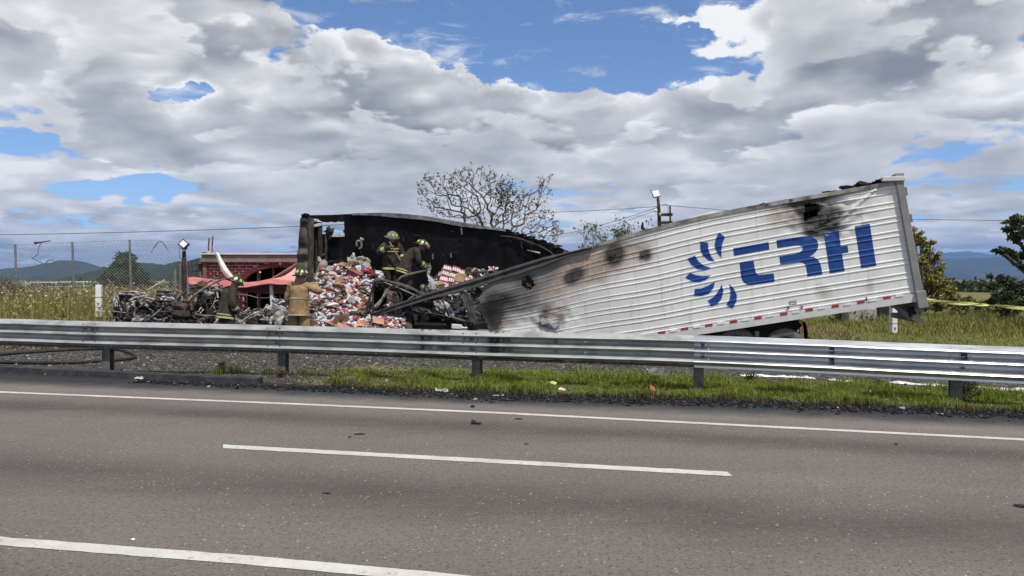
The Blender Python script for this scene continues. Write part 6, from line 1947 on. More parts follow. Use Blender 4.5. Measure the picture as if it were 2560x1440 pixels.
while x < 680:
    clipline(x, 598, 1.0); clipline(x, 598, -1.0); x += cell
for a, b in ((-260, 38), (38, 181), (181, 324), (324, 468)): mb.tube([fpt(a, interp(FT_, a)[0]), fpt(b, interp(FT_, b)[0])], .006, 4)
mb.build('wire_mesh', m_wire, fc, kind='stuff')
f2 = thing('picket_row', ground_at(440, 36), 'row of slim weathered fence stakes beside the floodlight post', 'fence')
for i, (px, t, b) in enumerate(((427, 681, 740), (438, 673, 740), (445, 664, 745), (451, 660, 750), (472, 662, 690), (480, 668, 690))):
    mb = MB(); mb.tube([P(px, b + 30, 34 - i * .8), P(px, t, 34 - i * .8)], .045, 6); mb.build('stake', m_pole if i % 2 else m_tim, f2)
m_twig = mat('dead_twig', (.06, .048, .038), (.12, .10, .08), scale=9, rough=.9)
mb = MB(); mb.tube([P(86, 607, 29.9), P(100, 606, 29.9), P(127, 602, 29.9)], [.05, .035, .02], 5)
mb.tube([P(88, 611, 29.9), P(94, 606, 29.9)], .02, 4); mb.tube(smooth_path([P(103, 608, 29.9), P(96, 622, 29.9), P(94, 636, 29.9), P(80, 646, 29.9)], 4), .014, 4); mb.tube(smooth_path([P(80, 646, 29.9), P(100, 655, 29.9), P(112, 660, 29.9), P(120, 652, 29.9), P(132, 650, 29.9)], 4), .014, 4)
tag(mb.build('dead_branch', m_twig), 'dead branch caught high in the fence by its first post', 'branch')
mb = MB(); mb.tube(smooth_path([P(378, 631, 29.9), P(386, 618, 29.9), P(396, 605, 29.9), P(406, 606, 29.9), P(415, 618, 29.9), P(421, 628, 29.9)], 5), .016, 4)
tag(mb.build('dead_vine', m_twig), 'thin arched dead vine hanging in the fence near the floodlight', 'vine')
# white rail far out in the field and a guy wire
wr_ = thing('field_rail', ground_at(170, 80), 'thin white rail fence far out in the field', 'fence')
m_wr = mat('white_rail', (.50, .51, .52), (.6, .61, .62), rough=.6)
for y in (707, 718): mb = MB(); mb.tube([P(62, y + 1, 80), P(140, y - 1, 80), P(210, y - 3, 80), P(270, y - 1, 80)], .035, 4); mb.build('rail', m_wr, wr_)
for px in (64, 140, 210, 268): mb = MB(); mb.tube([P(px, 704, 80), P(px, 735, 80)], .04, 5); mb.build('post', m_wr, wr_)
mb = MB(); mb.tube([P(370, 725, 28), P(412, 700, 28)], .025, 5); tag(mb.build('guy_stay', m_wr), 'pale slanting stay beside the green bush', 'stay')

# ---- white roadside marker posts
def marker(px, yt, yb, w, d, label):
    r = thing('marker_post', P(px, yb, d), label, 'marker post', 'white roadside marker posts')
    a, b = P(px, yt, d), P(px, yb + 3, d); h = a.z - b.z; ww = w * d / FPX
    m_mk = mat('white_painted_concrete', (.62, .62, .58), (.74, .74, .70), scale=4, rough=.8, bump=.15)
    mb = MB(); mb.box((a + b) / 2, (ww, ww * .9, h), Matrix.Rotation(R(12), 3, 'Z'), 0, .92); mb.build('shaft', m_mk, r, bevel=.008)
    for f in (.38, .69):
        q = b.lerp(a, 1 - f); mb = MB(); mb.box(q, (ww * 1.0, ww * .92, .014), Matrix.Rotation(R(12), 3, 'Z')); mb.build('painted_mark', m_black, r)
    q = b.lerp(a, .15) + Vector((.01, -ww * .5, 0)); mb = MB(); mb.box(q, (ww * .3, .01, .07)); mb.build('painted_mark', m_dull, r)
marker(247.5, 712, 790, 14, 22.0, 'white square marker post in front of the dry grass, left of the wreck')
marker(2233, 758, 829, 15, 21.0, 'white square marker post under the raised rear of the trailer')
# ================================================================== trees, shrubs, grass
m_bark = mat('bark', (.045, .035, .027), (.10, .082, .066), scale=9, rough=.95, bump=.5, c3=(.17, .145, .12))
m_bark_pale = mat('pale_bark', (.08, .068, .055), (.17, .148, .125), scale=9, rough=.95, bump=.4)
m_leaf = vmat('leaves', rough=.6, spec=.3, transl=.25, var=.15, vscale=.8)
m_blade = vmat('grass_blades', rough=.75, spec=.15, transl=.25, var=.2, vscale=.9)


def leaf_cards(pts, size, cols, seed, droop=.2, asp=.55):
    """one small folded leaf (2 triangles pairs) at each point"""
    g = np.random.default_rng(seed); n_ = len(pts); pts = np.asarray(pts, float)
    a = g.normal(size=(n_, 3)); a[:, 2] = a[:, 2] * .7 - droop; a /= np.linalg.norm(a, axis=1)[:, None]
    b = np.cross(a, g.normal(size=(n_, 3))); b /= np.linalg.norm(b, axis=1)[:, None] + 1e-9
    c = np.cross(a, b)
    L_ = (size * g.uniform(.6, 1.4, n_))[:, None]
    V = np.stack([pts, pts + a * L_ * .5 + b * L_ * asp * .5 + c * L_ * .12, pts + a * L_, pts + a * L_ * .5 - b * L_ * asp * .5 + c * L_ * .12], 1).reshape(-1, 3)
    i = np.arange(n_)[:, None] * 4
    F = np.concatenate([i + [[0, 1, 2]], i + [[0, 2, 3]]], 1).reshape(-1, 3)
    cc = np.asarray(cols); k = g.integers(0, len(cc), n_); C = cc[k] * g.uniform(.7, 1.3, (n_, 1))
    return V, F, np.repeat(C, 4, 0)


def grow(base, direction, length, radius, depth, r_, spread, out, tips, up=.12, shrink=.74, nk=(2, 3), sag=0.0):
    """recursive branching; out: list of (points, radii), tips: list of end points"""
    p = Vector(base); d = Vector(direction).normalized(); pts = [p.copy()]; n_ = 4
    for i in range(n_):
        d = (d + Vector((r_.gauss(0, .14), r_.gauss(0, .14), r_.gauss(0, .10) + up * .3 - sag))).normalized()
        p = p + d * (length / n_); pts.append(p.copy())
    rad = [lerp(radius, radius * .62, i / n_) for i in range(n_ + 1)]
    out.append((pts, rad, depth))
    if depth == 0:
        tips += [pts[2], pts[3], pts[4]]; return
    if depth <= 2: tips += [pts[3]]
    for k in range(r_.randint(*nk)):
        q = pts[-1] if k == 0 else pts[r_.randint(2, n_)]
        ax = Vector((r_.gauss(0, 1), r_.gauss(0, 1), r_.gauss(0, .5))); ax = (ax - d * ax.dot(d)).normalized()
        nd = (d + ax * spread * r_.uniform(.55, 1.25) + Vector((0, 0, up))).normalized()
        grow(q, nd, length * shrink * r_.uniform(.8, 1.2), radius * .62, depth - 1, r_, spread, out, tips, up, shrink, nk, sag)


def tree(name, base, label, cat, seed, trunk, length, radius, depth, spread, leaf_n, leaf_size, cols, up=.1, shrink=.74, nk=(2, 3), bark=None, jitter=.12, stems=1, group=None, lean=(0, 0), thin=1.0, sag=0.0, extra=None, fan=None):
    r_ = random.Random(seed); root = thing(name, base, label, cat, group)
    out, tips = [], []
    for s in range(stems):
        d = Vector((lean[0] + (r_.gauss(0, .55) if stems > 1 else r_.gauss(0, .08)), lean[1] + (r_.gauss(0, .4) if stems > 1 else r_.gauss(0, .08)), 1))
        if fan:
            a_ = R(lerp(fan[0], fan[1], (s + r_.uniform(-.25, .25)) / max(1, stems - 1))); d = Vector((math.sin(a_), r_.gauss(0, .35), math.cos(a_)))
            grow(Vector(base) + Vector((r_.gauss(0, .12), r_.gauss(0, .12), 0)), d, length * r_.uniform(.85, 1.15), radius, depth, r_, spread, out, tips, up, shrink, nk, sag); continue
        if trunk:
            top = Vector(base) + d.normalized() * trunk; out.append(([Vector(base) - Vector((0, 0, .15)), Vector(base).lerp(top, .5) + Vector((r_.gauss(0, .04), 0, 0)), top], [radius * 1.5, radius * 1.2, radius], 9))
        else: top = Vector(base)
        for k in range(r_.randint(*nk) + (1 if trunk else 0)):
            ax = Vector((r_.gauss(0, 1), r_.gauss(0, 1), 0)).normalized()
            grow(top, (d.normalized() + ax * spread * r_.uniform(.5, 1.2)), length, radius * .8, depth, r_, spread, out, tips, up, shrink, nk, sag)
    mb = MB(); mt = MB()
    for pts, rad, dp in out:
        (mb if dp >= 2 else mt).tube(pts, [max(.004, q * thin) for q in rad], 6 if dp >= 3 else 4, cap=False)
    mb.build('trunk', bark or m_bark, root, smooth=True)
    if mt.f: mt.build('twigs', bark or m_bark, root, smooth=True, kind='stuff')
    pts = []
    for _ in range(leaf_n):
        t = tips[r_.randrange(len(tips))]; pts.append(tuple(t + Vector((r_.gauss(0, jitter), r_.gauss(0, jitter), r_.gauss(0, jitter * .9)))))
    V, F, C = leaf_cards(pts, leaf_size, cols, seed)
    if extra is not None: V, F, C = extra(V, F, C)
    np_mesh('crown', V, F, m_leaf, C, parent=root)
    return root


def clump_tree(name, base, label, cat, seed, d, clusters, leaf_n, leaf_size, cols, bark=None, rad=.06, jz=.85):
    # limbs reach from the base to clusters of leaves (photo column, row, radius in px) that stand at depth d
    r_ = random.Random(seed); root = thing(name, base, label, cat); B_ = Vector(base)
    mb = MB(); pts = []; tot = sum(c[2] ** 1.6 for c in clusters)
    fork = B_ + Vector((r_.gauss(0, .05), 0, max(.25, .18 * (P(clusters[0][0], clusters[0][1], d).z - B_.z))))
    mb.tube([B_ - Vector((0, 0, .1)), B_.lerp(fork, .5), fork], [rad * 1.3, rad * 1.1, rad], 7, cap=False)
    for cx, cy, cr in clusters:
        R_ = cr * d / FPX; c = P(cx, cy, d + r_.uniform(-.9, .9) * min(1.2, R_ * 2.5))
        m_ = fork.lerp(c, .5) + Vector((r_.gauss(0, .1), r_.gauss(0, .1), -.05)) * R_ * 3
        mb.tube(smooth_path([fork, m_, c, c + Vector((r_.gauss(0, .3), r_.gauss(0, .3), .5)) * R_], 4), [max(.006, rad * .6 * (1 - i / 14)) for i in range(13)], 5, cap=False)
        for _ in range(4):
            e = c + Vector((r_.gauss(0, 1), r_.gauss(0, 1), r_.gauss(.2, .8))).normalized() * R_ * 1.15
            mb.tube([c.lerp(m_, .3), c.lerp(e, .5), e], [rad * .2, rad * .14, .004], 4, cap=False)
        n_ = int(leaf_n * cr ** 1.6 / tot)
        sub = [Vector((r_.gauss(0, .62), r_.gauss(0, .62), r_.gauss(0, .62) * jz)) * R_ for _ in range(max(5, n_ // 26))]
        for _ in range(n_):
            o = sub[r_.randrange(len(sub))]; q = Vector((r_.gauss(0, 1), r_.gauss(0, 1), r_.gauss(0, .8))) * R_ * .24
            pts.append(tuple(c + o + q))
    mb.build('trunk', bark or m_bark, root, smooth=True)
    V, F, C = leaf_cards(pts, leaf_size, cols, seed)
    np_mesh('crown', V, F, m_leaf, C, parent=root)
    return root


GREEN = [(.045, .075, .018), (.060, .095, .022), (.032, .055, .014), (.085, .115, .03)]
DKGREEN = [(.022, .036, .012), (.035, .052, .016), (.015, .026, .009), (.05, .068, .02)]
YELLOW = [(.29, .24, .045), (.22, .195, .04), (.36, .30, .07), (.14, .155, .034), (.17, .135, .035)]
DRY = [(.13, .085, .045), (.10, .075, .045), (.17, .12, .07), (.07, .055, .03)]
STRAW = [(.30, .235, .115), (.22, .175, .08), (.38, .31, .17), (.16, .14, .05)]

# nearly bare tree behind the trailer
bt = ground_at(1228, 31)
def vase_tree(name, base, label, cat, seed, d, crown, n_nodes, leaf_n, leaf_size, cols, bark):
    # branch nodes fill the crown's outline; each joins the nearest node on a short way back to the fork
    r_ = random.Random(seed); root = thing(name, base, label, cat)
    fork = P(1232, 648, d); nodes = [fork]; par = [0]; plen = [0.0]; pp = [(1232, 648)]
    xs, ys = [q[0] for q in crown], [q[1] for q in crown]; cand = []
    while len(cand) < n_nodes:
        x, y = r_.uniform(min(xs), max(xs)), r_.uniform(min(ys), max(ys))
        if in_poly(x, y, crown) and not any((x - a) ** 2 + (y - b) ** 2 < 42 for a, b in cand): cand.append((x, y))
    cand.sort(key=lambda q: (q[0] - 1232) ** 2 + (q[1] - 648) ** 2)
    for x, y in cand:
        s_ = math.hypot(x - 1232, y - 648) / 200
        q = P(x, y, d + r_.gauss(0, .55) * min(1, s_ + .2)); best = min(range(len(nodes)), key=lambda i: (nodes[i] - q).length + .38 * plen[i] - (.05 if nodes[i].z < q.z else 0))
        nodes.append(q); par.append(best); plen.append(plen[best] + (nodes[best] - q).length)
    cnt = [1] * len(nodes)
    for i in range(len(nodes) - 1, 0, -1): cnt[par[i]] += cnt[i]
    mb = MB(); mb.tube([Vector((*fork.xy, .1)), fork], [.16, .13], 8); pts = []
    for i in range(1, len(nodes)):
        a, b = nodes[par[i]], nodes[i]; m_ = a.lerp(b, .5) + Vector((r_.gauss(0, .1), r_.gauss(0, .1), r_.gauss(.04, .08))) * (b - a).length
        ra, rb = .0085 * math.sqrt(min(cnt[par[i]], cnt[i] * 1.8)), .0085 * math.sqrt(cnt[i])
        mb.tube([a, m_, b], [ra, (ra + rb) / 2, rb * .9], 5, cap=False)
        if cnt[i] <= 4:
            for _ in range(3):
                e = b + (b - a).normalized() * r_.uniform(.03, .18) + Vector((r_.gauss(0, .12), r_.gauss(0, .12), r_.gauss(.04, .10)))
                mb.tube([b, b.lerp(e, .5) + Vector((0, 0, .02)), e], [.008, .006, .004], 4, cap=False)
                for _ in range(r_.randint(2, 4)): pts.append(tuple(b.lerp(e, r_.uniform(.3, 1.05)) + Vector((r_.gauss(0, .03), r_.gauss(0, .03), r_.gauss(0, .03)))))
    mb.build('trunk', bark, root, smooth=True)
    V, F, C = leaf_cards(pts, leaf_size, cols, seed, .5)
    np_mesh('crown', V, F, m_leaf, C, parent=root)


vase_tree('bare_tree', ground_at(1232, 31), 'nearly bare spreading tree with dry brown leaf tufts behind the black trailer wall', 'tree', 18, 31,
          [(1042, 478), (1058, 442), (1090, 446), (1118, 452), (1150, 424), (1185, 418), (1222, 430), (1262, 452), (1300, 478), (1330, 490), (1348, 466), (1362, 440), (1378, 448), (1372, 490), (1360, 520), (1392, 548), (1408, 590), (1400, 618), (1340, 630), (1232, 645), (1170, 580), (1110, 540), (1060, 520)], 330, 0, .10, DRY + [(.06, .05, .03), (.24, .18, .12)], m_bark_pale)
r_ = random.Random(5); pts = [tuple(P(1262 + r_.gauss(0, 16), 488 + r_.gauss(0, 22), 31 + r_.gauss(0, .4))) for _ in range(420)]
V, F, C = leaf_cards(pts, .11, DKGREEN + GREEN[:1], 3)
np_mesh('leaf_clump', V, F, m_leaf, C, kind='stuff', parent=bpy.data.objects['bare_tree'])
# bright shrub and sprigs above the trailer edge
tree('shrub', ground_at(1535, 30) + Vector((0, 0, 1.2)), 'light green shrub rising behind the trailer beside the street lamp', 'shrub', 5, 0, 1.0, .035, 3, .55, 700, .12, [(.12, .16, .045), (.09, .13, .035), (.15, .19, .07)], up=.2, nk=(2, 3), stems=3, jitter=.08)
tree('shrub', ground_at(1612, 30) + Vector((0, 0, 1.9)), 'thin sprigs showing just above the trailer edge near the lamp pole', 'shrub', 8, 0, .62, .02, 2, .5, 120, .10, [(.09, .12, .04), (.06, .08, .03)], up=.3, stems=3, jitter=.05)
# round green tree at the left
clump_tree('bushy_tree', ground_at(312, 44), 'dense dark green bushy tree behind the chain-link fence', 'tree', 11, 44, [(312, 640, 9), (303, 650, 11), (322, 652, 10), (296, 668, 14), (318, 672, 16), (338, 682, 15), (280, 682, 14), (302, 692, 20), (328, 700, 20), (350, 700, 15), (270, 700, 14), (290, 715, 18), (340, 718, 18), (362, 715, 12)], 8500, .21, [(.030, .048, .014), (.045, .066, .018), (.022, .036, .011), (.065, .085, .024)], rad=.10)
# yellow autumn tree at the right of the trailer
clump_tree('autumn_tree', ground_at(2305, 25.5), 'yellow-leaved autumn tree right behind the rear of the trailer', 'tree', 3, 25.5, [(2297, 590, 9), (2284, 604, 11), (2304, 610, 11), (2328, 606, 6), (2316, 634, 12), (2342, 640, 7), (2296, 648, 14), (2322, 660, 14), (2348, 672, 9), (2304, 685, 17), (2334, 698, 16), (2358, 706, 11), (2312, 718, 17), (2342, 728, 16), (2376, 730, 11), (2290, 740, 14), (2284, 572, 5)], 6200, .10, YELLOW + [(.22, .19, .04)], m_bark_pale, .06)
clump_tree('ochre_shrub', ground_at(2400, 26), 'low ochre and green shrub at the foot of the yellow autumn tree', 'shrub', 23, 26, [(2395, 745, 12), (2420, 752, 11), (2372, 756, 13), (2445, 760, 10), (2400, 765, 14), (2340, 765, 14), (2310, 768, 12)], 2600, .09, YELLOW[1:] + GREEN, m_bark_pale, .03)
clump_tree('roadside_tree', ground_at(2690, 21.5), 'dark leafy tree leaning in over the caution tape with open branches', 'tree', 9, 21.5, [(2534, 556, 12), (2522, 572, 10), (2552, 582, 14), (2540, 598, 11), (2556, 548, 12), (2508, 632, 8), (2532, 640, 9), (2553, 636, 13), (2496, 627, 5), (2552, 664, 8), (2590, 560, 24), (2630, 600, 26), (2610, 640, 22), (2680, 560, 30), (2700, 620, 30)], 5200, .12, DKGREEN + YELLOW[3:4] + GREEN[:2], None, .11)
clump_tree('dark_bush', ground_at(2520, 24.5), 'dark green bush behind the caution tape', 'bush', 31, 24.5, [(2507, 700, 10), (2532, 712, 13), (2488, 716, 9), (2474, 690, 4), (2552, 726, 15), (2500, 738, 14), (2530, 745, 16), (2480, 752, 11), (2560, 760, 16), (2510, 770, 14), (2600, 720, 22), (2600, 760, 22)], 5600, .10, DKGREEN + GREEN[:1], None, .05)
for i, (px, d, L_, lb, cl, sd, n_) in enumerate(((2455, 28, .22, 'small pale-tipped bush between the ochre shrub and the dark bush', GREEN + YELLOW[3:4], 32, 1200), (2250, 26, .32, 'shadowy bush behind the lifted rear bumper', DKGREEN, 36, 1500), (2130, 25, .32, 'small dark bush beside the pale block under the trailer', DKGREEN, 37, 800))):
    tree('bush', ground_at(px, d), lb, 'bush', sd, 0, L_, .045, 3, .85, n_, .10, cl, up=.05, nk=(3, 3), jitter=.14, stems=3)
# dry brown shrubs in the field at the left
for i, (px, d, L_, lb, sd) in enumerate(((18, 29, .50, 'dry brown shrub in the grass at the left end of the fence', 41), (118, 31, .36, 'reddish dry shrub below the dead branch', 42), (70, 33, .40, 'grey-brown shrub between the two dry shrubs', 43))):
    tree('dry_shrub', ground_at(px, d), lb, 'shrub', sd, 0, L_, .03, 3, .75, 900, .07, DRY, up=.12, nk=(2, 3), jitter=.10, stems=4, bark=m_bark_pale)
# distant tree belt on the right, one mass
g = np.random.default_rng(9); pts = []
for _ in range(300):
    x = g.uniform(30, 150); y = g.uniform(90, 160); h = g.uniform(.5, 1.5); w = g.uniform(1.2, 3)
    k = 60; q = g.normal(size=(k, 3)) * (w * .45, w * .45, h * .30); pts.append(q + (x, y, h * .6))
V, F, C = leaf_cards(np.concatenate(pts), .75, DKGREEN + GREEN[:1], 3)
np_mesh('far_woods', V, F, m_leaf, C, kind='stuff')
pts = []
for _ in range(160):
    x = g.uniform(-95, -20); y = g.uniform(95, 170); h = g.uniform(.4, 1.2); w = g.uniform(1.2, 3)
    k = 50; q = g.normal(size=(k, 3)) * (w * .45, w * .45, h * .30); pts.append(q + (x, y, h * .5))
V, F, C = leaf_cards(np.concatenate(pts), .7, DKGREEN + DRY[:1], 5)
np_mesh('far_woods', V, F, m_leaf, C, kind='stuff')


def grass(name, P0, heights, widths, cols, lean=.35, seed=1, heads=None):
    """blades as two-segment tapered strips at ground points P0 (n x 3)"""
    g = np.random.default_rng(seed); P0 = np.asarray(P0, float); n_ = len(P0)
    h = np.asarray(heights)[:, None]; w = np.asarray(widths)[:, None]
    a = g.uniform(0, 6.283, n_); d = np.stack([np.cos(a), np.sin(a), np.zeros(n_)], 1)
    s = np.stack([-np.sin(a + g.normal(0, .7, n_)), np.cos(a), np.zeros(n_)], 1)
    ln = np.abs(g.normal(0, lean, n_))[:, None]
    up = np.array([[0, 0, 1.0]])
    m1 = P0 + up * h * .55 + d * h * ln * .25; t = P0 + up * h * (1 - ln * .35) + d * h * ln * .9
    V = np.stack([P0 - s * w, P0 + s * w, m1 + s * w * .7, m1 - s * w * .7, t], 1).reshape(-1, 3)
    i = np.arange(n_)[:, None] * 5
    F = np.concatenate([i + [[0, 1, 2]], i + [[0, 2, 3]], i + [[3, 2, 4]]], 1).reshape(-1, 3)
    cc = np.asarray(cols)
    C = cc[g.integers(0, len(cc), n_)] * g.uniform(.7, 1.3, (n_, 1)); C = np.repeat(C, 5, 0)
    if heads is not None:
        k = g.random(n_) < heads[0]; tp_ = t[k]
        V2, F2, C2 = leaf_cards(tp_, heads[1], heads[2], seed + 1, 0.0, .8)
        F = np.concatenate([F, F2 + len(V)]); V = np.concatenate([V, V2]); C = np.concatenate([C, C2])
    return np_mesh(name, V, F, m_blade, C, kind='stuff')


def scatter(n_, x0, x1, y0f, y1f, dens, seed):
    r_ = random.Random(seed); out = []
    while len(out) < n_:
        x = r_.uniform(x0, x1); a, b = y0f(x), y1f(x); y = r_.uniform(a, b)
        if r_.random() < dens(x, y): out.append((x, y, zg(x, y) - .01))
    return out


LAWN = [(.13, .185, .02), (.165, .22, .028), (.21, .25, .04), (.09, .14, .017), (.27, .26, .075)]
# verge under the rail
def vd(x, y):
    r = (y - rail_y(x)) * .966; q = y - edge_y(x)
    n_ = mn.noise(Vector((x * .8, y * 1.2, 3))) * .5 + .5
    n2 = mn.noise(Vector((x * 3, y * 3, 8))) * .5 + .5
    k = sstep(-4.4, -2.2, x) * sstep(lerp(1.3, 2.3, sstep(-1, 1, x)), .5, r + (n_ - .5) * 1.3) * sstep(.12, .55, q + (n2 - .5) * .35)
    k = max(k, .55 * sstep(-6.0, -5.4, x) * sstep(-4.3, -4.8, x) * sstep(.7, .2, abs(r - .3)) * (n2 > .50))
    k = max(k, .10 * sstep(-6.5, -4.5, x) * sstep(-2.2, -3, x) * sstep(.9, .0, abs(r - .1)) * (n2 > .55))
    k = max(k, .20 * sstep(1, 3, x) * sstep(3.2, 1.2, r) * (n_ > .52))
    return k * (.35 + .65 * n2)
pv = scatter(70000, -6.5, 9.5, lambda x: edge_y(x) + .05, lambda x: rail_y(x) + 3.2, vd, 3)
g = np.random.default_rng(4); pa = np.array(pv)
cl = np.array([mn.noise(Vector((p[0] * 1.6, p[1] * 1.6, 5))) for p in pv]); dryp = (np.array([p[1] - edge_y(p[0]) for p in pv]) < .42) | (pa[:, 0] < -1.6) & (g.random(len(pv)) < .55)
hh = (.035 + .14 * np.clip(cl * 1.4 + .4, 0, 1)) * g.uniform(.6, 1.5, len(pv))
wet = ~dryp
grass('grass', pa[wet], hh[wet], np.full(wet.sum(), .0048), LAWN, .75, 5)
grass('dry_grass', pa[dryp], hh[dryp] * .8, np.full(dryp.sum(), .0045), [(.13, .115, .04), (.20, .165, .08), (.09, .10, .025), (.07, .05, .03), (.03, .025, .02)], .8, 6)
# broadleaf weeds by the posts
for i, (px, py, s_, lb) in enumerate(((2412, 1002, .30, 'leafy weed growing beside the last rail post'), (2425, 985, .24, 'second leafy weed just beyond the last rail post'), (1636, 962, .15, 'low weed in the verge beside the red litter'), (700, 944, .13, 'dead brown weed tuft at the foot of the second rail post'), (560, 928, .20, 'dry weed clump between the kerb and the gravel'), (1880, 955, .16, 'low weed near the joint with the bright rail'))):
    q = G(px, py, 0.0); tree('weed', Vector((q.x, q.y, zg(q.x, q.y))), lb, 'weed', 60 + i, 0, s_ * .45, .006, 2, .6, 130, .045, GREEN if 'leafy' in lb or 'low' in lb else DRY, up=.25, nk=(2, 3), jitter=.03, stems=4, bark=m_bark)
# tall dry field at the left
def fd(x, y):
    r = (y - rail_y(max(-40, x))) * .966
    return sstep(4.4, 5.6, r) * sstep(-8.6, -10.2, x - (y - 22) * -.05)
pf = scatter(34000, -30, -6.5, lambda x: rail_y(x) + 4.6, lambda x: rail_y(x) + 26, lambda x, y: fd(x, y) * (1.0 if y < 30 else .55), 7)
pa = np.array(pf); n_ = len(pa); nz_ = np.array([mn.noise(Vector((p[0] * .5, p[1] * .5, 1))) for p in pf]); r5 = np.array([(p[1] - rail_y(max(-40, p[0]))) * .966 for p in pf])
hh = (.32 + .42 * np.clip((r5 - 5) / 5, 0, 1)) * g.uniform(.55, 1.25, n_) * (1 + .5 * nz_)
grass('tall_dry_grass', pa, hh, np.full(n_, .008), [(.22, .205, .06), (.27, .24, .085), (.165, .17, .045), (.31, .26, .12), (.12, .13, .035)], .30, 8, heads=(.30, .085, STRAW + [(.5, .42, .26)]))
# low leaf litter at its edge
pl = scatter(1500, -14, -9.5, lambda x: rail_y(x) + 4.3, lambda x: rail_y(x) + 6.2, lambda x, y: 1, 9)
V, F, C = leaf_cards(np.array(pl) + (0, 0, .04), .10, DRY + STRAW[:2], 6); np_mesh('leaf_litter', V, F, m_leaf, C, kind='stuff')
# lawn and bank at the right
def rd(x, y):
    r = (y - rail_y(min(26, x))) * .966
    return sstep(7.0, 7.8, r + .4 * mn.noise(Vector((x * .8, y * .8, 0)))) * sstep(6.4, 7.6, x) * (.6 + .4 * sstep(.3, .6, mn.noise(Vector((x, y, 4))) + .5))
pr = scatter(42000, 6.2, 18, lambda x: rail_y(x) + 6.9, lambda x: 27.5, rd, 10)
pa = np.array(pr); n_ = len(pa); rr_ = np.array([(p[1] - rail_y(p[0])) * .966 for p in pr]); nz_ = np.array([mn.noise(Vector((p[0] * .7, p[1] * .7, 1))) for p in pr])
tall = np.clip((rr_ - 11 + nz_ * 1.5) / 3, 0, 1) * np.clip((pa[:, 0] - 9.5) / 3, 0, 1)
hh = (.07 + .34 * tall) * g.uniform(.6, 1.4, n_)
straw = (pa[:, 0] < 9.6) & (rr_ > 9.5) & (g.random(n_) < .75)
grass('lawn_grass', pa[~straw], hh[~straw], np.where(tall[~straw] > .2, .010, .007), [(.19, .21, .04), (.24, .245, .06), (.14, .175, .03), (.30, .265, .10), (.10, .135, .024), (.34, .29, .14)], .85, 11)
grass('straw', pa[straw], hh[straw] + .10, np.full(straw.sum(), .008), STRAW, .9, 12)
# weeds on the cut bank
pb = scatter(3000, 6.6, 16, lambda x: rail_y(x) + 6.7, lambda x: rail_y(x) + 8.3, lambda x, y: max(0, mn.noise(Vector((x * 1.1, y, 6))) + .25), 13)
V, F, C = leaf_cards(np.array(pb) + np.stack([0 * g.random(3000), 0 * g.random(3000), g.uniform(0, .22, 3000)], 1), .09, DRY + [(.05, .04, .03), (.09, .10, .03)], 8); np_mesh('bank_weeds', V, F, m_leaf, C, kind='stuff')
# ================================================================== lamp, wires, tape, hose, litter
LD = 30.0
sl = thing('street_lamp', ground_at(1648, LD), 'street lamp with a flat grey head on a dark post behind the white trailer wall', 'street lamp')
mb = MB(); mb.tube([Vector((*ground_at(1650, LD).xy, 0)), P(1650, 600, LD), P(1647, 520, LD), P(1645, 494, LD)], [.10, .085, .07, .05], 8); mb.build('pole', m_tim, sl, smooth=True)
rot = Matrix.Rotation(R(-14), 3, 'Y') @ Matrix.Rotation(R(-122), 3, 'X')
c = P(1639, 483, LD - .1)
mb = MB(); mb.box(c, (.34, .50, .10), rot, 0, .8); hl = mb.build('lamp_head', m_frame, sl, bevel=.03)
mb = MB(); mb.box(c + rot @ Vector((-.0, .06, -.056)), (.24, .28, .02), rot); mb.build('lamp_glass', m_glass, hl, origin=tuple(WO[hl.name]))
mb = MB(); mb.box(c + rot @ Vector((0, -.05, .056)), (.22, .26, .02), rot); mb.build('lamp_glass', m_glass, hl, origin=tuple(WO[hl.name]))
mb = MB(); mb.tube([P(1645, 496, LD), P(1644, 500, LD), P(1647, 512, LD)], .04, 6); mb.build('bracket', m_black, sl)
for y in (537, 557): mb = MB(); mb.beam(P(1652, y, LD - .1), P(1681, y - .5, LD - .1), .09, .12); mb.build('crosspiece', m_tim, sl)
mb = MB(); mb.beam(P(1675, 515, LD - .2), P(1676, 562, LD - .2), .06, .06, Vector((0, 1, 0))); mb.build('upright', m_tim, sl)
mb = MB(); mb.lump(P(1640, 527, LD - .1), (.06, .06, .06), 2, .2, 2); mb.build('insulator', m_white, sl)
mb = MB(); mb.lump(P(1651, 536, LD - .15), (.06, .06, .07), 4, .4, 2); mb.build('tape_knot', m_lime, sl)
mb = MB(); mb.tube(smooth_path([P(1655, 516, LD - .1), P(1661, 511, LD - .1), P(1669, 514, LD - .1), P(1670, 533, LD - .1)], 4), .010, 4); mb.build('cable', m_black, sl)
m_cable = mat('overhead_wire', (.05, .055, .06), rough=.6)
def wire(pts, d0, d1, label, r_=.011):
    n_ = len(pts); q = smooth_path([P(x, y, lerp(d0, d1, i / (n_ - 1))) for i, (x, y) in enumerate(pts)], 8)
    mb = MB(); mb.tube(q, r_, 4); tag(mb.build('overhead_wire', m_cable), label, 'wire')
wire([(-200, 589), (60, 586), (300, 581), (560, 573), (900, 560)], 40, 40, 'long thin overhead wire crossing the sky behind the burnt trailer front', .016)
wire([(1330, 533), (1450, 528), (1560, 522), (1645, 516)], 36, 30, 'upper wire running level to the lamp post')
wire([(1230, 600), (1400, 586), (1520, 558), (1645, 518)], 40, 30, 'lower wire sagging up to the lamp post')
wire([(1400, 592), (1520, 566), (1640, 526)], 40, 30, 'thinnest wire, lowest of those at the lamp post', .008)
wire([(1650, 512), (1760, 521), (1880, 530), (2000, 536)], 30, 36, 'wire running from the lamp post behind the trailer roof')
wire([(2150, 548), (2320, 549), (2560, 552), (2800, 556)], 40, 40, 'wire crossing the sky behind the rear of the trailer', .014)
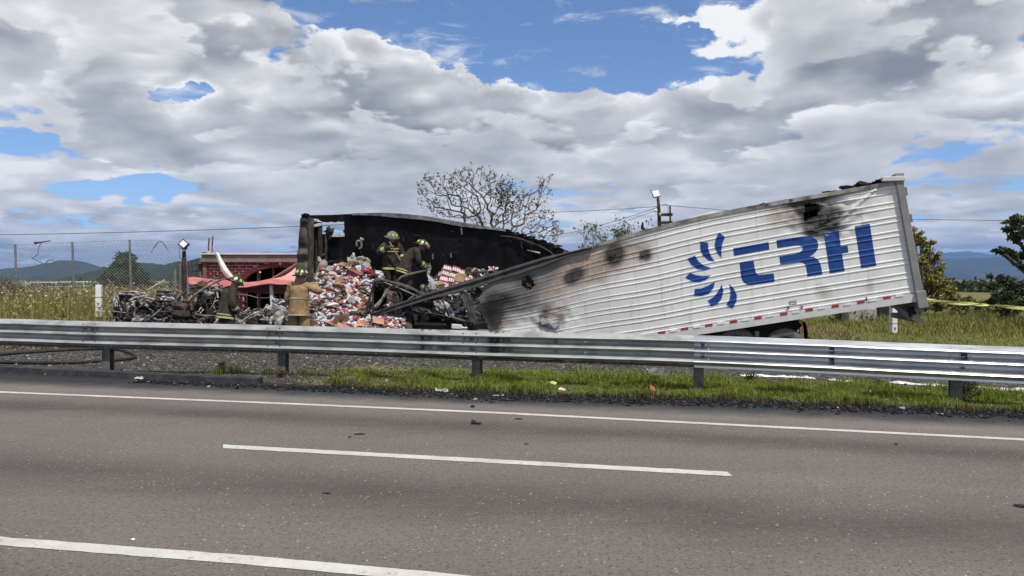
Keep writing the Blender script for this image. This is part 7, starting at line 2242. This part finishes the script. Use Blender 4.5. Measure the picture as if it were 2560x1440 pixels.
mb = MB(); mb.lump(P(1606, 565, 28), (.05, .04, .16), 1, .5, 2); tag(mb.build('hanging_scrap', m_black), 'dark scrap sticking up behind the trailer edge beside the lamp', 'scrap')

# caution tape
m_tape = mat('caution_tape', (.42, .43, .13), (.54, .54, .22), scale=9, rough=.5)
m_tapeb = mat('tape_print', (.06, .06, .04), rough=.5)
tp0 = thing('caution_tape', P(2440, 760, 19), 'twisted yellow caution tape stretched from the trailer rear over the grass', 'tape')
for k, (ys, nm) in enumerate((([(2303, 748), (2390, 756), (2470, 764), (2570, 771), (2700, 780)], 'strand'), ([(2303, 749), (2400, 759), (2450, 763), (2480, 763), (2570, 772), (2700, 781)], 'strand'))):
    q = smooth_path([P(x, y, lerp(17.0, 20.5, (x - 2303) / 400)) for x, y in ys], 14); mb = MB(); rws = []
    for i, p in enumerate(q):
        a = i * .16 + k * 1.3; w = Vector((0, math.sin(a) * .03, math.cos(a) * .04)); rws.append([p - w, p + w])
    mb.grid(rws); mb.build(nm, m_tape, tp0, solid=.002)

# pale block and loose hay under the trailer
mb = MB(); a = P(2128, 790, 24.5); mb.box(a + Vector((.35, .2, -.05)), (1.0, .5, .62), Matrix.Rotation(R(6), 3, 'Z')); tag(mb.build('straw_bale', mat('weathered_bale', (.16, .145, .12), (.30, .275, .23), scale=9, rough=.95, bump=.7, c3=(.42, .39, .33), stretch=(4, 4, 1)), bevel=.04), 'weathered grey bale standing in the straw under the trailer rear', 'bale')
mb = MB(); a = P(2208, 790, 25.5); mb.box(a, (.6, .5, .7)); tag(mb.build('dark_crate', m_black, bevel=.03), 'dark crate in the shade behind the white marker post', 'crate')

# fire hose looped on the gravel
m_hose = mat('black_hose', (.012, .012, .012), (.028, .027, .026), scale=12, rough=.7)
pts = [(-300, 905), (-100, 893), (60, 883), (180, 878), (300, 874), (420, 871)]
mb = MB(); q = []
for x, y in pts: p = G(x, y, 0); q.append(Vector((p.x, p.y, zg(p.x, p.y) + .03)))
mb.tube(smooth_path(q, 8), .036, 8)
lp = [(-320, 912), (-120, 897), (40, 886), (170, 881), (280, 880), (322, 886), (338, 894), (320, 900), (250, 906), (160, 911), (40, 911), (-80, 906), (-300, 902)]
q = []
for x, y in lp: p = G(x, y, 0); q.append(Vector((p.x, p.y, zg(p.x, p.y) + .035)))
mb.tube(smooth_path(q, 10), .036, 8)
tag(mb.build('fire_hose', m_hose, smooth=True), 'black fire hose lying in a long loop on the gravel behind the kerb', 'hose')

# debris on the road
m_deb = mat('road_debris', (.010, .010, .010), (.035, .032, .03), scale=14, rough=.8, bump=.4)
def debris(px, py, s, lb, m=m_deb, seed=1, z=.006, name='debris', cat='debris', ro=.5):
    p = G(px, py, z); mb = MB(); s = tuple(q * .62 for q in s); mb.lump(p + Vector((0, 0, s[2] * .75)), s, seed, ro, 2, Matrix.Rotation(R(seed * 37), 3, 'Z')); return tag(mb.build(name, m), lb, cat)
mb = MB(); p = G(1184, 1060, .006); mb.lump(p + Vector((0, 0, .022)), (.026, .03, .030), 3, .5, 2); mb.lump(p + Vector((.048, -.01, .012)), (.048, .03, .012), 5, .4, 2); tag(mb.build('debris', m_deb), 'black chunk with a flat tail lying just inside the edge line', 'debris')
debris(1181, 1018, (.055, .04, .03), 'dark round lump on the shoulder side of the edge line', seed=4)
debris(1297, 1048, (.085, .03, .010), 'thin dark flake beyond the black chunk on the near lane', seed=0)
debris(900, 1086, (.105, .03, .012), 'flat dark strip on the road above the lane dash', seed=0)
debris(874, 1093, (.03, .02, .010), 'tiny dark crumb beside the flat dark strip', seed=6)
debris(817, 1234, (.055, .022, .008), 'thin curled scrap lying alone between the lane dash and the near line', seed=0)
debris(2241, 1111, (.03, .025, .010), 'small dark crumb on the road under the last rail post', seed=8)
debris(2552, 1267, (.07, .05, .02), 'dark lump cut by the right border of the view', seed=9)
debris(333, 1349, (.020, .018, .008), 'pale pebble lying by the broad white line', m_white, 3)
debris(1316, 1110, (.045, .02, .006), 'thin scrap between the edge line and the lane dash', seed=0)
# litter on the verge
m_lit = mat('white_litter', (.26, .26, .24), (.42, .42, .40), scale=12, rough=.6, bump=.3)
def litter(px, py, size, rot, m, lb, z=.03):
    p = G(px, py, z); p.z = zg(p.x, p.y) + z; mb = MB(); w, l = size
    mb.grid([[Vector((lerp(-w, w, i / 4) / 2, lerp(-l, l, j / 2) / 2, .035 * mn.noise(Vector((i * 1.1, j * 1.3, px))))) for i in range(5)] for j in range(3)])
    o = mb.build('litter', m, solid=.003); o.location = p; o.rotation_euler = [R(q) for q in rot]; return tag(o, lb, 'litter')
litter(1104, 975, (.20, .10), (18, 6, 12), m_lit, 'crumpled pale plate on the burnt strip left of the grass')
litter(1405, 973, (.11, .06), (12, 0, -6), mat('pink_paper', (.62, .42, .36), (.7, .5, .45), rough=.7), 'pale pink paper at the edge of the grass')
litter(1384, 957, (.10, .05), (40, 10, 5), mat('yellow_wrapper', (.55, .50, .16), (.65, .60, .25), rough=.5), 'yellow wrapper in the grass beside the pink paper', .06)
litter(1373, 955, (.05, .05), (30, 0, 20), mat('green_wrapper', (.02, .18, .07), rough=.5), 'small green wrapper end beside the yellow wrapper', .06)
litter(1632, 972, (.10, .10), (50, 20, 30), mat('red_crumpled_can', (.36, .05, .06), (.5, .16, .15), scale=18, rough=.4), 'crumpled red and white packet in the weeds at the verge edge', .05)
litter(1245, 988, (.17, .06), (6, 0, -4), m_dull, 'flat grey sheet on the burnt strip by the grass corner')
litter(348, 945, (.14, .08), (14, 0, 10), m_lit, 'grey-white scrap lying against the kerb')
litter(522, 966, (.05, .04), (0, 0, 0), m_lit, 'small white fleck on the sooty shoulder', .012)
litter(1645, 926, (.36, .18), (35, 10, -25), m_dirty, 'torn metal scrap on the gravel behind the weathered rail', .08)
for i, (px, py) in enumerate(((610, 960), (640, 972), (560, 967), (668, 970), (700, 975), (585, 971))):
    litter(px, py, (.16, .06), (8, 3, i * 40), m_char2, ('first' if i == 0 else 'charred') + ' black flake on the sooty shoulder ' + ('beside the kerb end', 'just below the kerb end', 'before the kerb end', 'past the kerb end', 'farthest past the kerb end', 'below the dry weed clump')[i], .015)
mb = MB(); mb.lump(G(878, 950, .05), (.16, .10, .07), 4, .4, 2); tag(mb.build('stone', mat('grey_stone', (.05, .05, .05), (.12, .12, .115), scale=6, rough=.9, bump=.4)), 'rounded grey stone half buried in the burnt strip', 'stone')

# burnt crust: loose black clods along the asphalt edge
br = random.Random(3); V, F, C = [], [], []
ico = bmesh.new(); bmesh.ops.create_icosphere(ico, subdivisions=1, radius=1); iv = np.array([v.co[:] for v in ico.verts]); if_ = np.array([[l.index for l in f.verts] for f in ico.faces]); ico.free()
o_ = 0
for _ in range(7600):
    x = br.uniform(-6.5, 9.0); e = edge_y(x); wq = lerp(.20, .34, sstep(-3, 0, x))
    y = e + br.gauss(.10, wq * .6) if br.random() < .85 else e - br.uniform(0, .35)
    if x < -3.3 and y > e + .02: y = e - abs(br.gauss(0, .12))
    s = br.choice((.008, .010, .013, .018, .026)) * br.uniform(.6, 1.4); z = (zg(x, y) if y > e else .004)
    q = iv * np.array([br.uniform(.7, 1.6), br.uniform(.7, 1.4), br.uniform(.35, .8)]) * s + np.array([br.uniform(-.2, .2) * s for _ in range(3)])
    q = q + (np.random.default_rng(_).normal(size=q.shape) * s * .18)
    V.append(q + (x, y, z + s * .25)); F.append(if_ + o_); o_ += len(q)
    k = br.random(); c = (.008, .008, .009) if k < .80 else ((.032, .032, .035) if k < .985 else (.22, .225, .24)); C += [c] * len(q)
np_mesh('burnt_crust', np.concatenate(V), np.concatenate(F), vmat('crust', rough=.7, spec=.2, var=.3), np.array(C), kind='stuff')
# gravel stones behind the rail
V, F, C = [], [], []; o_ = 0
for _ in range(9000):
    x = br.uniform(-12, 8); y = rail_y(x) + br.uniform(-.9, 4.5); 
    if y < edge_y(x) + .25: continue
    s = br.choice((.010, .014, .018, .026)) * br.uniform(.6, 1.3)
    q = iv * np.array([br.uniform(.7, 1.5), br.uniform(.7, 1.4), br.uniform(.4, .9)]) * s
    V.append(q + (x, y, zg(x, y) + s * .2)); F.append(if_ + o_); o_ += len(q)
    k = br.random(); b_ = br.uniform(.02, .09) if k < .94 else br.uniform(.2, .42); C += [(b_, b_ * .95, b_ * .9)] * len(q)
np_mesh('gravel', np.concatenate(V), np.concatenate(F), vmat('gravel_stone', rough=.9, var=.2), np.array(C), kind='stuff')
# dried white foam on the ground beyond the bright rail
m_fm = mat('dried_foam', (.55, .56, .52), (.74, .75, .72), scale=6, rough=.9, bump=.4)
mb = MB(); fr = random.Random(8)
def foam(pts, w):
    q = smooth_path([G(x, y, -.15) for x, y in pts], 10); rws = []
    for i, p in enumerate(q):
        z = zg(p.x, p.y); ww = w * (.55 + .6 * abs(mn.noise(Vector((i * .45, pts[0][0], 0))))); o = .10 * mn.noise(Vector((i * .6, 4, pts[0][0])))
        rws.append([Vector((p.x, p.y - ww + o, z + .012)), Vector((p.x, p.y + o, z + .05 * (.5 + abs(mn.noise(Vector((i * .9, 1, 2))))))), Vector((p.x, p.y + ww + o, z + .012))])
    mb.grid(rws)
foam([(1850, 930), (1930, 933), (2000, 935), (2035, 937)], .16); foam([(2070, 940), (2110, 944), (2140, 940), (2165, 938)], .16); foam([(2220, 944), (2290, 948), (2380, 953), (2470, 958), (2600, 963)], .17); foam([(2400, 955), (2500, 962), (2600, 970)], .10)
tag(mb.build('dried_foam', m_fm), kind='stuff')
mb = MB(); q = G(2175, 942, -.15); mb.lump(Vector((q.x, q.y, zg(q.x, q.y) + .03)), (.30, .14, .06), 4, .6, 2); tag(mb.build('burnt_clod', m_deb), 'black burnt clod lying across the white foam behind the bright rail', 'clod')
# a few birds high up by the big cloud
for k, (px, py, lb) in enumerate(((792, 168, 'highest of three tiny birds before the big cloud'), (799, 173, 'middle of three tiny birds before the big cloud'), (805, 178, 'lowest of three tiny birds before the big cloud'))):
    c = P(px, py, 220); mb = MB(); mb.tube([c + Vector((-.30, 0, .10)), c, c + Vector((.30, .05, .12))], [.02, .07, .02], 4); mb.tube([c + Vector((0, -.18, 0)), c + Vector((0, .2, 0))], [.05, .04], 4); tag(mb.build('bird', m_black), lb, 'bird')
